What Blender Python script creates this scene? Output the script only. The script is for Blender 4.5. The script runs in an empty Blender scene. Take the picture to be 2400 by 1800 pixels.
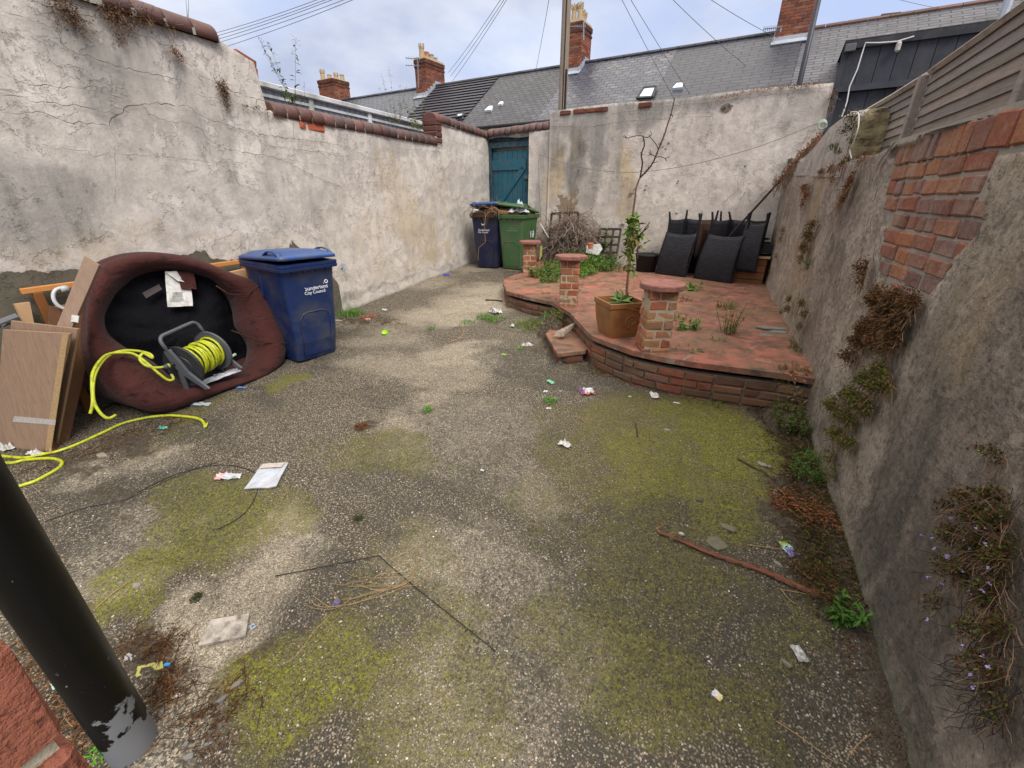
import bpy, math, random
from mathutils import Vector, Matrix, noise
import mathutils
random.seed(7)
S = bpy.context.scene
COL = S.collection
R = math.radians
# ------------------------------------------------------------------ camera
H = 1.68; K = .055
YAW = R(23.9); PIT = math.atan(404.5/915.)
FPX = 915*2400/2212.
FW = Vector((-math.sin(YAW)*math.cos(PIT), math.cos(YAW)*math.cos(PIT), -math.sin(PIT)))
RT = Vector((math.cos(YAW), math.sin(YAW), 0)); UP = RT.cross(FW)
CAM = Vector((0, 0, H))
cd = bpy.data.cameras.new('camera'); cam = bpy.data.objects.new('camera', cd); COL.objects.link(cam)
cd.sensor_width = 36; cd.lens = 36*FPX/2400; cd.clip_start = .05; cd.clip_end = 2000
cam.matrix_world = Matrix((( RT.x, UP.x, -FW.x, 0), (RT.y, UP.y, -FW.y, 0), (RT.z, UP.z, -FW.z, H), (0, 0, 0, 1)))
S.camera = cam
# ------------------------------------------------------------------ sky, sun, exposure
SUN_EL = R(48); SUN_AZ = R(128)     # azimuth clockwise from +Y
W = bpy.data.worlds.new('World'); S.world = W; W.use_nodes = True
nt = W.node_tree; nt.nodes.clear()
def wn(t, **k):
    n = nt.nodes.new(t)
    for a, b in k.items(): setattr(n, a, b)
    return n
sky = wn('ShaderNodeTexSky', sky_type='NISHITA', sun_disc=False, sun_elevation=SUN_EL, sun_rotation=SUN_AZ, altitude=50, air_density=1.1, dust_density=1.5, ozone_density=1.2)
tc = wn('ShaderNodeTexCoord'); mp = wn('ShaderNodeMapping'); mp.inputs['Scale'].default_value = (1, 1, 2.2)
mp.inputs['Location'].default_value = (.35, .1, .0)
n1 = wn('ShaderNodeTexNoise'); n1.inputs['Scale'].default_value = 2.1; n1.inputs['Detail'].default_value = 5; n1.inputs['Roughness'].default_value = .5; n1.inputs['Distortion'].default_value = .35
cr = wn('ShaderNodeValToRGB'); cr.color_ramp.elements[0].position = .40; cr.color_ramp.elements[1].position = .60
n2 = wn('ShaderNodeTexNoise'); n2.inputs['Scale'].default_value = 3.2; n2.inputs['Detail'].default_value = 5
cr2 = wn('ShaderNodeValToRGB'); cr2.color_ramp.elements[0].position = .38; cr2.color_ramp.elements[1].position = .66
cr2.color_ramp.elements[0].color = (2.3, 2.65, 3.7, 1); cr2.color_ramp.elements[1].color = (4.6, 4.85, 5.4, 1)
mx = wn('ShaderNodeMixRGB'); mul = wn('ShaderNodeMixRGB'); mul.blend_type = 'MIX'
hz = wn('ShaderNodeMixRGB'); hz.inputs['Fac'].default_value = .92; hz.inputs['Color2'].default_value = (2.8, 3.35, 4.9, 1)
bg = wn('ShaderNodeBackground'); bg.inputs['Strength'].default_value = .11
ow = wn('ShaderNodeOutputWorld')
L = nt.links.new
L(tc.outputs['Generated'], mp.inputs['Vector']); L(mp.outputs[0], n1.inputs['Vector']); L(mp.outputs[0], n2.inputs['Vector'])
L(n1.outputs['Fac'], cr.inputs['Fac']); L(n2.outputs['Fac'], cr2.inputs['Fac'])
L(sky.outputs[0], hz.inputs['Color1'])
L(cr.outputs[0], mx.inputs['Fac']); L(hz.outputs[0], mx.inputs['Color1']); L(cr2.outputs[0], mx.inputs['Color2'])
sxyz = wn('ShaderNodeSeparateXYZ'); L(tc.outputs['Generated'], sxyz.inputs[0])
zr = wn('ShaderNodeValToRGB'); zr.color_ramp.elements[0].position = .42; zr.color_ramp.elements[1].position = .75; L(sxyz.outputs['Z'], zr.inputs['Fac'])
ovc = wn('ShaderNodeMixRGB'); ovc.inputs['Color2'].default_value = (10.0, 9.3, 8.5, 1); L(zr.outputs[0], ovc.inputs['Fac']); L(mx.outputs[0], ovc.inputs['Color1'])
L(ovc.outputs[0], bg.inputs['Color']); L(bg.outputs[0], ow.inputs['Surface'])
sl = bpy.data.lights.new('sun', 'SUN'); sl.energy = 1.5; sl.angle = R(24); sl.color = (1, .96, .9)
so = bpy.data.objects.new('sun', sl); COL.objects.link(so)
sd = Vector((math.sin(SUN_AZ)*math.cos(SUN_EL), math.cos(SUN_AZ)*math.cos(SUN_EL), math.sin(SUN_EL)))
so.rotation_euler = sd.to_track_quat('Z', 'Y').to_euler(); so.location = sd*30
S.view_settings.view_transform = 'Standard'; S.view_settings.look = 'None'; S.view_settings.gamma = 1
S.view_settings.exposure = .85
S.render.engine = 'CYCLES'

# ------------------------------------------------------------------ measuring helpers (pixels of the 2400x1800 photo to metres)
def ray(x, y): return FW*FPX + RT*(x-1200) + UP*(900-y)
def G(x, y, dz=0.):                      # point on the sloping ground
    d = ray(x, y); return CAM + d*((dz-H)/(d.z-K*d.y))
def Z(x, y, z): d = ray(x, y); return CAM + d*((z-H)/d.z)
def X(x, y, xx): d = ray(x, y); return CAM + d*(xx/d.x)
def Yp(x, y, yy): d = ray(x, y); return CAM + d*(yy/d.y)
def PL(x, y, P, N): d = ray(x, y); N = Vector(N); return CAM + d*((Vector(P)-CAM).dot(N)/d.dot(N))
def D(x, y, dep): return CAM + ray(x, y)*(dep/FPX)
def gz(p): return K*p[1]
def nz(x, y=0, z=0, s=1., o=3): return noise.fractal(Vector((x*s, y*s, z*s)), .8, 2.1, o)

# ------------------------------------------------------------------ scene-graph helpers
def tag(o, label=None, cat=None, group=None, kind=None):
    if label: o['label'] = label
    if cat: o['category'] = cat
    if group: o['group'] = group
    if kind: o['kind'] = kind
    return o
def thing(name, label, cat, loc=(0, 0, 0), rz=0, group=None):
    o = bpy.data.objects.new(name, None); o.empty_display_size = .1; COL.objects.link(o)
    o.location = loc; o.rotation_euler = (0, 0, rz)
    return tag(o, label, cat, group)
def dup(root):
    r = root.copy(); COL.objects.link(r)
    for ch in root.children:
        c = ch.copy(); COL.objects.link(c); c.parent = r
        for g in ch.children:
            d = g.copy(); COL.objects.link(d); d.parent = c
    return r
class MB:
    def __init__(s, off=(0, 0, 0)):
        s.V = []; s.F = []; s.T = []; s.o = Vector(off)
    def add(s, vs, fs, t=(1, 1, 1)):
        b = len(s.V); s.V += [Vector(v)-s.o for v in vs]; s.F += [[b+i for i in f] for f in fs]
        s.T += [t]*len(fs) if not isinstance(t, list) else t
    def box(s, c, sz, rot=None, t=(1, 1, 1), j=0., bev=0.):
        hx, hy, hz_ = sz[0]/2, sz[1]/2, sz[2]/2
        if bev > 0:
            b = min(bev, hx*.9, hy*.9, hz_*.9); vs = []
            for sx in (-1, 1):
                for sy in (-1, 1):
                    for sz_ in (-1, 1):
                        vs += [(sx*(hx-b), sy*(hy-b), sz_*hz_), (sx*(hx-b), sy*hy, sz_*(hz_-b)), (sx*hx, sy*(hy-b), sz_*(hz_-b))]
            def i(sx, sy, sz_, k): return ((sx > 0)*4+(sy > 0)*2+(sz_ > 0))*3+k
            fs = []
            for q in (-1, 1):
                fs.append([i(-1, -1, q, 0), i(1, -1, q, 0), i(1, 1, q, 0), i(-1, 1, q, 0)][::q])
                fs.append([i(-1, q, -1, 1), i(-1, q, 1, 1), i(1, q, 1, 1), i(1, q, -1, 1)][::q])
                fs.append([i(q, -1, -1, 2), i(q, 1, -1, 2), i(q, 1, 1, 2), i(q, -1, 1, 2)][::q])
            for a in (-1, 1):
                for c_ in (-1, 1):
                    q = a*c_
                    fs.append([i(-1, a, c_, 0), i(1, a, c_, 0), i(1, a, c_, 1), i(-1, a, c_, 1)][::-q])
                    fs.append([i(a, -1, c_, 0), i(a, 1, c_, 0), i(a, 1, c_, 2), i(a, -1, c_, 2)][::q])
                    fs.append([i(a, c_, -1, 1), i(a, c_, 1, 1), i(a, c_, 1, 2), i(a, c_, -1, 2)][::-q])
                    for e in (-1, 1): fs.append([i(a, c_, e, 0), i(a, c_, e, 1), i(a, c_, e, 2)][::-a*c_*e])
        else:
            vs = [(x, y, z) for x in (-hx, hx) for y in (-hy, hy) for z in (-hz_, hz_)]
            fs = [[0, 1, 3, 2], [4, 6, 7, 5], [0, 4, 5, 1], [2, 3, 7, 6], [0, 2, 6, 4], [1, 5, 7, 3]]
        M = rot if rot is not None else Matrix.Identity(3)
        c = Vector(c)
        s.add([c + M @ Vector((v[0]+random.uniform(-j, j), v[1]+random.uniform(-j, j), v[2]+random.uniform(-j, j))) for v in vs], fs, t)
    def tube(s, pts, r, n=8, t=(1, 1, 1), cap=True, flat=1.):
        pts = [Vector(p) for p in pts]; m = len(pts)
        rs = r if isinstance(r, (list, tuple)) else [r]*m
        vs = []; up = None
        for k in range(m):
            d = (pts[min(k+1, m-1)]-pts[max(k-1, 0)])
            if d.length < 1e-9: d = Vector((0, 0, 1))
            d.normalize()
            if up is None: up = Vector((0, 0, 1)) if abs(d.z) < .9 else Vector((1, 0, 0))
            a = d.cross(up)
            if a.length < 1e-6: a = d.orthogonal()
            a.normalize(); b = a.cross(d).normalized(); up = b
            for i in range(n):
                w = 2*math.pi*i/n; vs.append(pts[k]+a*(math.cos(w)*rs[k])+b*(math.sin(w)*rs[k]*flat))
        fs = [[k*n+i, k*n+(i+1) % n, (k+1)*n+(i+1) % n, (k+1)*n+i] for k in range(m-1) for i in range(n)]
        if cap: fs += [list(range(n))[::-1], [(m-1)*n+i for i in range(n)]]
        s.add(vs, fs, t)
    def loft(s, loops, t=(1, 1, 1), cap0=True, cap1=True):
        n = len(loops[0]); vs = [p for l in loops for p in l]
        fs = [[k*n+i, k*n+(i+1) % n, (k+1)*n+(i+1) % n, (k+1)*n+i] for k in range(len(loops)-1) for i in range(n)]
        if cap0: fs.append(list(range(n))[::-1])
        if cap1: fs.append([(len(loops)-1)*n+i for i in range(n)])
        s.add(vs, fs, t)
    def lathe(s, prof, c=(0, 0, 0), n=24, t=(1, 1, 1), M=None, cap=True):
        c = Vector(c); M = M or Matrix.Identity(3)
        s.loft([[c + M @ Vector((r*math.cos(2*math.pi*i/n), r*math.sin(2*math.pi*i/n), z)) for i in range(n)] for r, z in prof], t, cap, cap)
    def slab(s, quad, th, t=(1, 1, 1)):           # polygon (world points) given a thickness along -normal
        q = [Vector(p) for p in quad]; nn = (q[1]-q[0]).cross(q[-1]-q[0]).normalized()*th
        m = len(q); vs = q+[p-nn for p in q]
        fs = [list(range(m)), [m+i for i in range(m)][::-1]]+[[i, m+i, m+(i+1) % m, (i+1) % m] for i in range(m)]
        s.add(vs, fs, t)
    def build(s, name, mat, parent=None, smooth=False, bevel=0., sub=0):
        me = bpy.data.meshes.new(name); me.from_pydata([tuple(v) for v in s.V], [], s.F)
        a = me.attributes.new('tint', 'FLOAT_COLOR', 'CORNER'); buf = []
        for f, t in zip(s.F, s.T): buf += [t[0], t[1], t[2], 1.]*len(f)
        a.data.foreach_set('color', buf)
        me.materials.append(mat)
        if smooth: me.polygons.foreach_set('use_smooth', [True]*len(me.polygons))
        me.update()
        o = bpy.data.objects.new(name, me); COL.objects.link(o)
        if parent is not None: o.parent = parent
        elif s.o.length > 0: o.location = s.o
        if bevel > 0:
            m = o.modifiers.new('b', 'BEVEL'); m.width = bevel; m.segments = 2; m.limit_method = 'ANGLE'; m.angle_limit = R(40)
        if sub: m = o.modifiers.new('s', 'SUBSURF'); m.levels = sub; m.render_levels = sub
        return o
def rotm(z=0, x=0, y=0): return (Matrix.Rotation(z, 3, 'Z') @ Matrix.Rotation(x, 3, 'X') @ Matrix.Rotation(y, 3, 'Y'))
def frame(d, up=(0, 0, 1)):          # matrix whose X axis is d and Z near up
    d = Vector(d).normalized(); u = Vector(up); y = u.cross(d).normalized(); z = d.cross(y)
    return Matrix(((d.x, y.x, z.x), (d.y, y.y, z.y), (d.z, y.z, z.z)))
def tv(a=.85, b=1.15, g=.06):
    k = random.uniform(a, b); return (k*random.uniform(1-g, 1+g), k, k*random.uniform(1-g, 1+g))

# ------------------------------------------------------------------ materials
class NM:
    def __init__(s, name):
        m = bpy.data.materials.new(name); m.use_nodes = True; s.m = m; s.t = m.node_tree; s.t.nodes.clear()
        s.out = s.n('ShaderNodeOutputMaterial'); s.b = s.n('ShaderNodeBsdfPrincipled'); s.l(s.b.outputs[0], s.out.inputs[0])
        s.tc = s.n('ShaderNodeTexCoord'); s.geo = s.n('ShaderNodeNewGeometry'); s.P = s.geo.outputs['Position']; s.bh = None
    def n(s, t, **k):
        x = s.t.nodes.new(t)
        for a, b in k.items(): setattr(x, a, b)
        return x
    def l(s, a, b): s.t.links.new(a, b)
    def put(s, sock, v):
        if isinstance(v, bpy.types.NodeSocket): s.l(v, sock)
        elif isinstance(v, (tuple, list)) and len(v) == 3 and sock.type == 'RGBA': sock.default_value = (*v, 1)
        else: sock.default_value = v
    def vec(s, scale=(1, 1, 1), obj=False, rot=(0, 0, 0)):
        m = s.n('ShaderNodeMapping'); s.l(s.tc.outputs['Object'] if obj else s.P, m.inputs[0]); m.inputs['Scale'].default_value = scale; m.inputs['Rotation'].default_value = rot
        return m.outputs[0]
    def noise(s, sc, det=4, rough=.55, v=None, dist=0.):
        x = s.n('ShaderNodeTexNoise'); x.inputs['Scale'].default_value = sc; x.inputs['Detail'].default_value = det; x.inputs['Roughness'].default_value = rough; x.inputs['Distortion'].default_value = dist
        s.l(v if v is not None else s.P, x.inputs['Vector']); return x.outputs['Fac']
    def vor(s, sc, feat='F1', out='Distance', v=None, rnd=1.):
        x = s.n('ShaderNodeTexVoronoi'); x.feature = feat; x.inputs['Scale'].default_value = sc; x.inputs['Randomness'].default_value = rnd
        s.l(v if v is not None else s.P, x.inputs['Vector']); return x.outputs[out]
    def ramp(s, f, stops):
        x = s.n('ShaderNodeValToRGB'); e = x.color_ramp.elements
        while len(e) < len(stops): e.new(.5)
        for q, (p, c) in zip(e, stops):
            q.position = p; q.color = (c, c, c, 1) if not isinstance(c, tuple) else (*c, 1)
        s.put(x.inputs[0], f); return x.outputs[0]
    def mix(s, f, a, b, mode='MIX'):
        x = s.n('ShaderNodeMixRGB'); x.blend_type = mode; s.put(x.inputs[0], f); s.put(x.inputs[1], a); s.put(x.inputs[2], b); return x.outputs[0]
    def math(s, op, a, b=0., clamp=False):
        x = s.n('ShaderNodeMath'); x.operation = op; x.use_clamp = clamp; s.put(x.inputs[0], a); s.put(x.inputs[1], b); return x.outputs[0]
    def attr(s, name, out='Color'):
        x = s.n('ShaderNodeAttribute'); x.attribute_name = name; return x.outputs[out]
    def sep(s, c):
        x = s.n('ShaderNodeSeparateColor'); s.put(x.inputs[0], c); return x.outputs
    def bump(s, h, dist, strength=1.):
        x = s.n('ShaderNodeBump'); x.inputs['Distance'].default_value = dist; x.inputs['Strength'].default_value = strength; s.put(x.inputs['Height'], h)
        if s.bh is not None: s.l(s.bh, x.inputs['Normal'])
        s.bh = x.outputs[0]
    def fin(s, col, rough=.8, metal=0., spec=.4, **k):
        s.put(s.b.inputs['Base Color'], col); s.put(s.b.inputs['Roughness'], rough); s.b.inputs['Metallic'].default_value = metal
        s.b.inputs['Specular IOR Level'].default_value = spec
        for a, b in k.items(): s.b.inputs[a.replace('_', ' ')].default_value = b
        if s.bh is not None: s.l(s.bh, s.b.inputs['Normal'])
        return s.m
def simple(name, col, rough=.7, var=.25, sc=8., bsc=60., bd=.001, metal=0., spec=.4, dirt=None, dsc=3., obj=False, tint=True, **k):
    m = NM(name); v = m.tc.outputs['Object'] if obj else m.P
    f = m.noise(sc, 5, .6, v); c = m.mix(f, tuple(x*(1-var) for x in col), tuple(min(1, x*(1+var)) for x in col))
    if tint: c = m.mix(1., c, m.attr('tint'), 'MULTIPLY')
    if dirt:
        d = m.ramp(m.noise(dsc, 6, .65, v), [(.45, 0.), (.68, .8)]); c = m.mix(d, c, dirt)
    if bd: m.bump(m.noise(bsc, 4, .6, v), bd)
    r = m.math('ADD', m.math('MULTIPLY', m.noise(sc*2, 3, .6, v), .25), rough-.12)
    return m.fin(c, r, metal, spec, **k)
# ================================================================== GROUND
def blobval(P, blobs, warp=.22, ws=2.2):
    v = 0.
    wx = warp*nz(P.x, P.y, P.z+3, ws); wy = warp*nz(P.x+9, P.y, P.z, ws)
    for c, r, a in blobs:
        dx = P.x+wx-c.x; dy = P.y+wy-c.y; dz = (P.z-c.z) if len(r) == 3 else 0
        q = (dx/r[0])**2+(dy/r[1])**2+((dz+wy)/r[2])**2 if len(r) == 3 else (dx/r[0])**2+(dy/r[1])**2
        if q < 2.2: v = max(v, a*min(1, max(0, 1.5-q*.75)))
    return min(1, v)
def gb(lst): return [(G(x, y), (r, r*k), a) for x, y, r, k, a in lst]
MOSS = gb([(1740, 1040, .34, 1.3, 1), (1640, 960, .35, 1, .9), (1540, 1090, .35, 1.2, .85), (1480, 980, .4, 1, .65), (1700, 1180, .22, 1.2, .8), (1790, 1110, .14, 2, .8), (620, 1560, .16, 1, 1), (690, 1640, .2, 1, .9), (560, 1660, .1, 1, .7), (850, 1540, .22, .8, .8),
    (360, 1310, .16, 1, .85), (300, 1400, .12, 1, .9), (260, 1450, .1, 1, .8), (480, 1230, .3, .7, .75), (420, 1150, .25, .7, .6), (620, 1190, .3, .6, .6), (900, 1060, .4, .6, .5), (690, 885, .15, 1, .8), (640, 905, .12, 1, .8), (1600, 1620, .25, .8, .6), (1800, 1700, .2, 1, .5), (1480, 1560, .3, .8, .45),
    (1560, 1330, .35, .8, .5), (1300, 1180, .35, .8, .35), (1050, 1560, .25, 1, .45), (1000, 1680, .15, 1, .5), (1380, 1060, .3, 1, .45), (960, 1330, .3, .7, .35), (400, 1010, .2, 1, .35), (1850, 1500, .1, 2, .4), (1330, 1000, .35, .7, .35), (480, 960, .12, 1, .5)])
DARK = gb([(1700, 1330, .25, .6, .7), (1850, 1420, .15, .8, .8), (1950, 1600, .12, 1.4, .8), (1550, 1420, .3, .4, .6), (1350, 1700, .25, .5, .6), (200, 1180, .3, .4, .6), (1480, 880, .4, .25, .7), (440, 985, .5, .3, .8), (600, 925, .3, .3, .7), (740, 850, .25, .3, .6), (130, 1080, .4, .25, .8), (1110, 640, .3, .2, .6), (1200, 636, .3, .15, .6), (1600, 1500, .3, .5, .55), (1750, 1450, .3, .5, .6), (1250, 1620, .25, .5, .6), (1400, 1250, .4, .4, .45), (1800, 1250, .2, .8, .8), (1900, 1500, .15, 1.4, .8), (350, 1700, .12, 1, .7), (800, 1330, .3, .3, .5), (1200, 840, .3, .8, .9), (1260, 880, .25, .8, .85), (1150, 1000, .5, .6, .45), (1020, 1090, .5, .5, .5), (1640, 1380, .28, .8, .85), (1590, 1270, .25, 1, .7), (1500, 1290, .12, 2, .6), (830, 775, .3, .5, .5), (760, 860, .25, .7, .3), (980, 1180, .45, .5, .4), (500, 1000, .2, .8, .5),  # stains, plus shade painted before the chair, bins, boards and right wall
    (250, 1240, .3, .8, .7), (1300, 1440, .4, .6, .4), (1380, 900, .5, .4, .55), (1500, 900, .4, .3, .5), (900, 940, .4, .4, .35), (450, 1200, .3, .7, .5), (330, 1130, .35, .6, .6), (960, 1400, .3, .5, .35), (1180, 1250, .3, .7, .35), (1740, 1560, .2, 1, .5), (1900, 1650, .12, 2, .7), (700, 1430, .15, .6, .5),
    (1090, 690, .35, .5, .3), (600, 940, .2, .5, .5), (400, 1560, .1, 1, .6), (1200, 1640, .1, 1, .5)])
PALE = gb([(1130, 1000, .4, .8, .45), (1080, 830, .45, .7, .7), (1000, 1060, .3, .6, .4), (1150, 1340, .4, .5, .5), (960, 1000, .3, .6, .45), (1200, 1130, .4, .5, .3), (1120, 1640, .2, 1, .4), (940, 860, .5, .5, .5), (480, 1440, .22, .8, 1), (570, 1400, .15, 1, .6), (410, 1650, .12, 1.4, 1), (380, 1590, .08, 1, .8), (660, 1270, .22, .7, .75), (620, 1310, .12, 1, .7), (1010, 930, .2, .8, .5), (1060, 880, .3, .8, .45), (1130, 700, .6, 1.4, .9), (1020, 740, .5, .8, .8), (900, 790, .4, .8, .45), (930, 970, .12, 1, .6), (300, 1240, .2, .7, .7), (360, 1060, .15, .8, .6),
    (230, 1100, .12, 1, .7), (1140, 1500, .25, .7, .35), (1000, 660, .5, .9, .6), (800, 760, .2, .6, .4), (1360, 1500, .2, .7, .3), (250, 1330, .12, 1, .6), (320, 1370, .1, 1, .5), (1060, 630, .6, .6, .6)])
SOIL = gb([(1830, 980, .16, 1.4, 1), (1900, 1130, .14, 1.6, 1), (1870, 1050, .14, 1.6, 1), (1930, 1260, .13, 1.6, 1), (1960, 1350, .1, 2, 1), (2020, 1500, .08, 2, 1), (2070, 1640, .08, 2.4, 1), (2110, 1760, .08, 2.4, 1), (830, 752, .3, .35, .9), (900, 750, .2, .4, .6), (1290, 760, .35, .5, 1), (1230, 720, .3, .5, .9), (1250, 820, .18, .6, .8), (1400, 880, .3, .12, .8), (1560, 910, .3, .1, .8), (1700, 940, .3, .14, .9),
    (340, 1545, .1, .8, .9), (370, 1500, .09, .8, .8), (300, 1050, .3, .35, .9), (180, 1100, .25, .3, .8), (500, 1680, .06, .8, .7), (850, 1003, .09, .5, .9), (250, 1160, .14, .6, .7), (1830, 1210, .1, 1, .8), (560, 1580, .06, 1.5, .7), (1020, 665, .1, .8, .3), (1500, 820, .25, .1, .6), (1800, 1430, .12, .4, .6), (300, 1210, .12, .4, .6), (250, 1540, .08, 1, .7), (1790, 1330, .08, .5, .5)])
def gh(x, y):
    yy = min(max(y, -1.5), 9.3); return K*yy
def lin(a, b, st):
    n = max(1, int(round((b-a)/st))); return [a+(b-a)*i/n for i in range(n+1)]
xs = [-150, -60, -25, -10, -6, -4.6]+lin(-4.45, 1.0, .034)+[1.3, 3, 8, 20, 60, 150]
ys = [-150, -50, -15, -5, -2]+lin(-.7, 8.9, .036)+[9.3, 11, 15, 25, 60, 160]
V = []; A = []; A2 = []
for y in ys:
    for x in xs:
        z = gh(x, y); inn = -4.46 < x < 1.01 and -.71 < y < 8.91
        P = Vector((x, y, 0))
        if inn:
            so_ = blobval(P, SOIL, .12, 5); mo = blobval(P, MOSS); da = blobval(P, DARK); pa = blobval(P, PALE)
            e = nz(x, y, 0, 3.1, 4)
            z += .006*nz(x, y, 2, 1.2)+.0022*nz(x, y, 5, 14)+so_*(.012+.012*nz(x, y, 1, 12))-.002*pa
            fl = abs(x-.84); z += .03*max(0, 1-fl/.12)*(1+.5*e)
        else: so_ = mo = da = pa = 0
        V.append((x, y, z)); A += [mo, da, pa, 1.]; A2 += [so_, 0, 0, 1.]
nx = len(xs)
F = [(j*nx+i, j*nx+i+1, (j+1)*nx+i+1, (j+1)*nx+i) for j in range(len(ys)-1) for i in range(nx-1)]
me = bpy.data.meshes.new('ground'); me.from_pydata(V, [], F)
for nm, buf in (('m1', A), ('m2', A2)): a = me.attributes.new(nm, 'FLOAT_COLOR', 'POINT'); a.data.foreach_set('color', buf)
me.polygons.foreach_set('use_smooth', [True]*len(F))
ground = bpy.data.objects.new('ground', me); COL.objects.link(ground); tag(ground, 'mossy exposed-aggregate concrete yard floor', 'ground', kind='structure')
m = NM('aggregate concrete')
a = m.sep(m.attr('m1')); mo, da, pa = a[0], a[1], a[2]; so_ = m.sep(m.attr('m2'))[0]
wv = m.n('ShaderNodeVectorMath'); wv.operation = 'ADD'; nn = m.n('ShaderNodeTexNoise'); nn.inputs['Scale'].default_value = 60; m.l(m.P, nn.inputs['Vector'])
sc_ = m.n('ShaderNodeVectorMath'); sc_.operation = 'SCALE'; m.l(nn.outputs['Color'], sc_.inputs[0]); sc_.inputs['Scale'].default_value = .012
m.l(m.P, wv.inputs[0]); m.l(sc_.outputs[0], wv.inputs[1]); pv = wv.outputs[0]
vd = m.vor(104, v=pv); vc = m.sep(m.vor(104, out='Color', v=pv))
vd2 = m.vor(240, v=pv); vc2 = m.sep(m.vor(240, out='Color', v=pv))
peb = m.ramp(vc[0], [(0, (.06, .05, .04)), (.18, (.20, .145, .09)), (.36, (.45, .345, .225)), (.52, (.64, .50, .33)), (.64, (.22, .175, .13)), (.76, (.68, .56, .39)), (.88, (.33, .29, .25)), (1, (.88, .82, .70))])
cem = m.mix(m.noise(9, 6, .65), (.30, .255, .185), (.55, .48, .37))
small = m.ramp(vc2[1], [(0, .3), (.4, .8), (.8, 1.15), (1, 1.9)])
cem = m.mix(1., cem, small, 'MULTIPLY')
pf = m.math('SUBTRACT', m.ramp(vd, [(.28, 1.), (.52, 0.)]), m.math('MULTIPLY', pa, m.ramp(m.noise(40, 3), [(.35, .95), (.65, .45)])), True)
pn = m.math('MULTIPLY', pf, m.ramp(vc[1], [(.15, .3), (.35, 1.)]))
c = m.mix(pn, cem, peb)
gap = m.ramp(vd, [(.36, 0.), (.56, .9)])
c = m.mix(m.math('MULTIPLY', gap, m.math('SUBTRACT', 1., m.math('MULTIPLY', pa, .8), True)), c, (.030, .025, .017))
c = m.mix(m.math('MULTIPLY', m.ramp(m.noise(62, 5, .75), [(.34, .9), (.47, 0.)]), m.math('SUBTRACT', 1., m.math('MULTIPLY', pa, .6), True)), c, (.035, .030, .022))
# black lichen and dirt, plus painted contact shade at object feet and right wall
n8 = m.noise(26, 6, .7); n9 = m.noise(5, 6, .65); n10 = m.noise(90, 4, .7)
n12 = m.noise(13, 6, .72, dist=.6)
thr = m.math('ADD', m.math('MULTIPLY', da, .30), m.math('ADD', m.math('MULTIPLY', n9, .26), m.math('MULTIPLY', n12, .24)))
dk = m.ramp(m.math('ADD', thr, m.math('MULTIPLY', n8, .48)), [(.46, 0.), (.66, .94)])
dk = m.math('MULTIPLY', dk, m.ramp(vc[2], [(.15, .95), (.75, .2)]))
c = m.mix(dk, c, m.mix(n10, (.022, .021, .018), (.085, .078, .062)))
# moss
mt = m.math('ADD', m.math('MULTIPLY', mo, .53), m.math('ADD', m.math('MULTIPLY', n8, .40), m.math('ADD', m.math('MULTIPLY', n9, .22), m.math('MULTIPLY', n12, .30))))
mf = m.ramp(mt, [(.56, 0.), (.74, .55), (1.0, .97)])
mc = m.mix(m.noise(34, 5, .7), (.035, .036, .009), (.33, .30, .04)); mc = m.mix(m.math('MULTIPLY', m.ramp(mo, [(.55, 0.), (1., .75)]), m.ramp(n8, [(.35, .2), (.6, 1.)])), mc, (.32, .33, .03))
mc = m.mix(m.ramp(n10, [(.38, .85), (.52, 0.)]), mc, (.025, .026, .013))
c = m.mix(m.math('MULTIPLY', mf, m.ramp(vc[2], [(.1, .15), (.5, 1.)])), c, mc)
# soil
sf = m.ramp(m.math('ADD', so_, m.math('MULTIPLY', m.math('SUBTRACT', n8, .5), 1.9)), [(.35, 0.), (.95, .95)])
c = m.mix(sf, c, m.mix(m.noise(70, 5, .7), (.022, .017, .012), (.11, .082, .055)))
# white grit, sparse
gr = m.vor(17, out='Distance'); gc = m.sep(m.vor(17, out='Color'))
c = m.mix(m.math('MULTIPLY', m.ramp(gr, [(.045, 1.), (.06, 0.)]), m.ramp(gc[0], [(.62, 0.), (.64, 1.)])), c, m.mix(gc[2], (.62, .58, .5), (.4, .34, .25)))
hgt = m.math('ADD', m.math('MULTIPLY', pf, m.math('SUBTRACT', 1., vd, True)), m.math('MULTIPLY', n8, .8))
m.bump(n9, .02, .5); m.bump(hgt, .008, 1.); m.bump(m.math('MULTIPLY', n10, mf), .004)
me.materials.append(m.fin(c, m.math('ADD', .62, m.math('MULTIPLY', n9, .35)), spec=.35))

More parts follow.
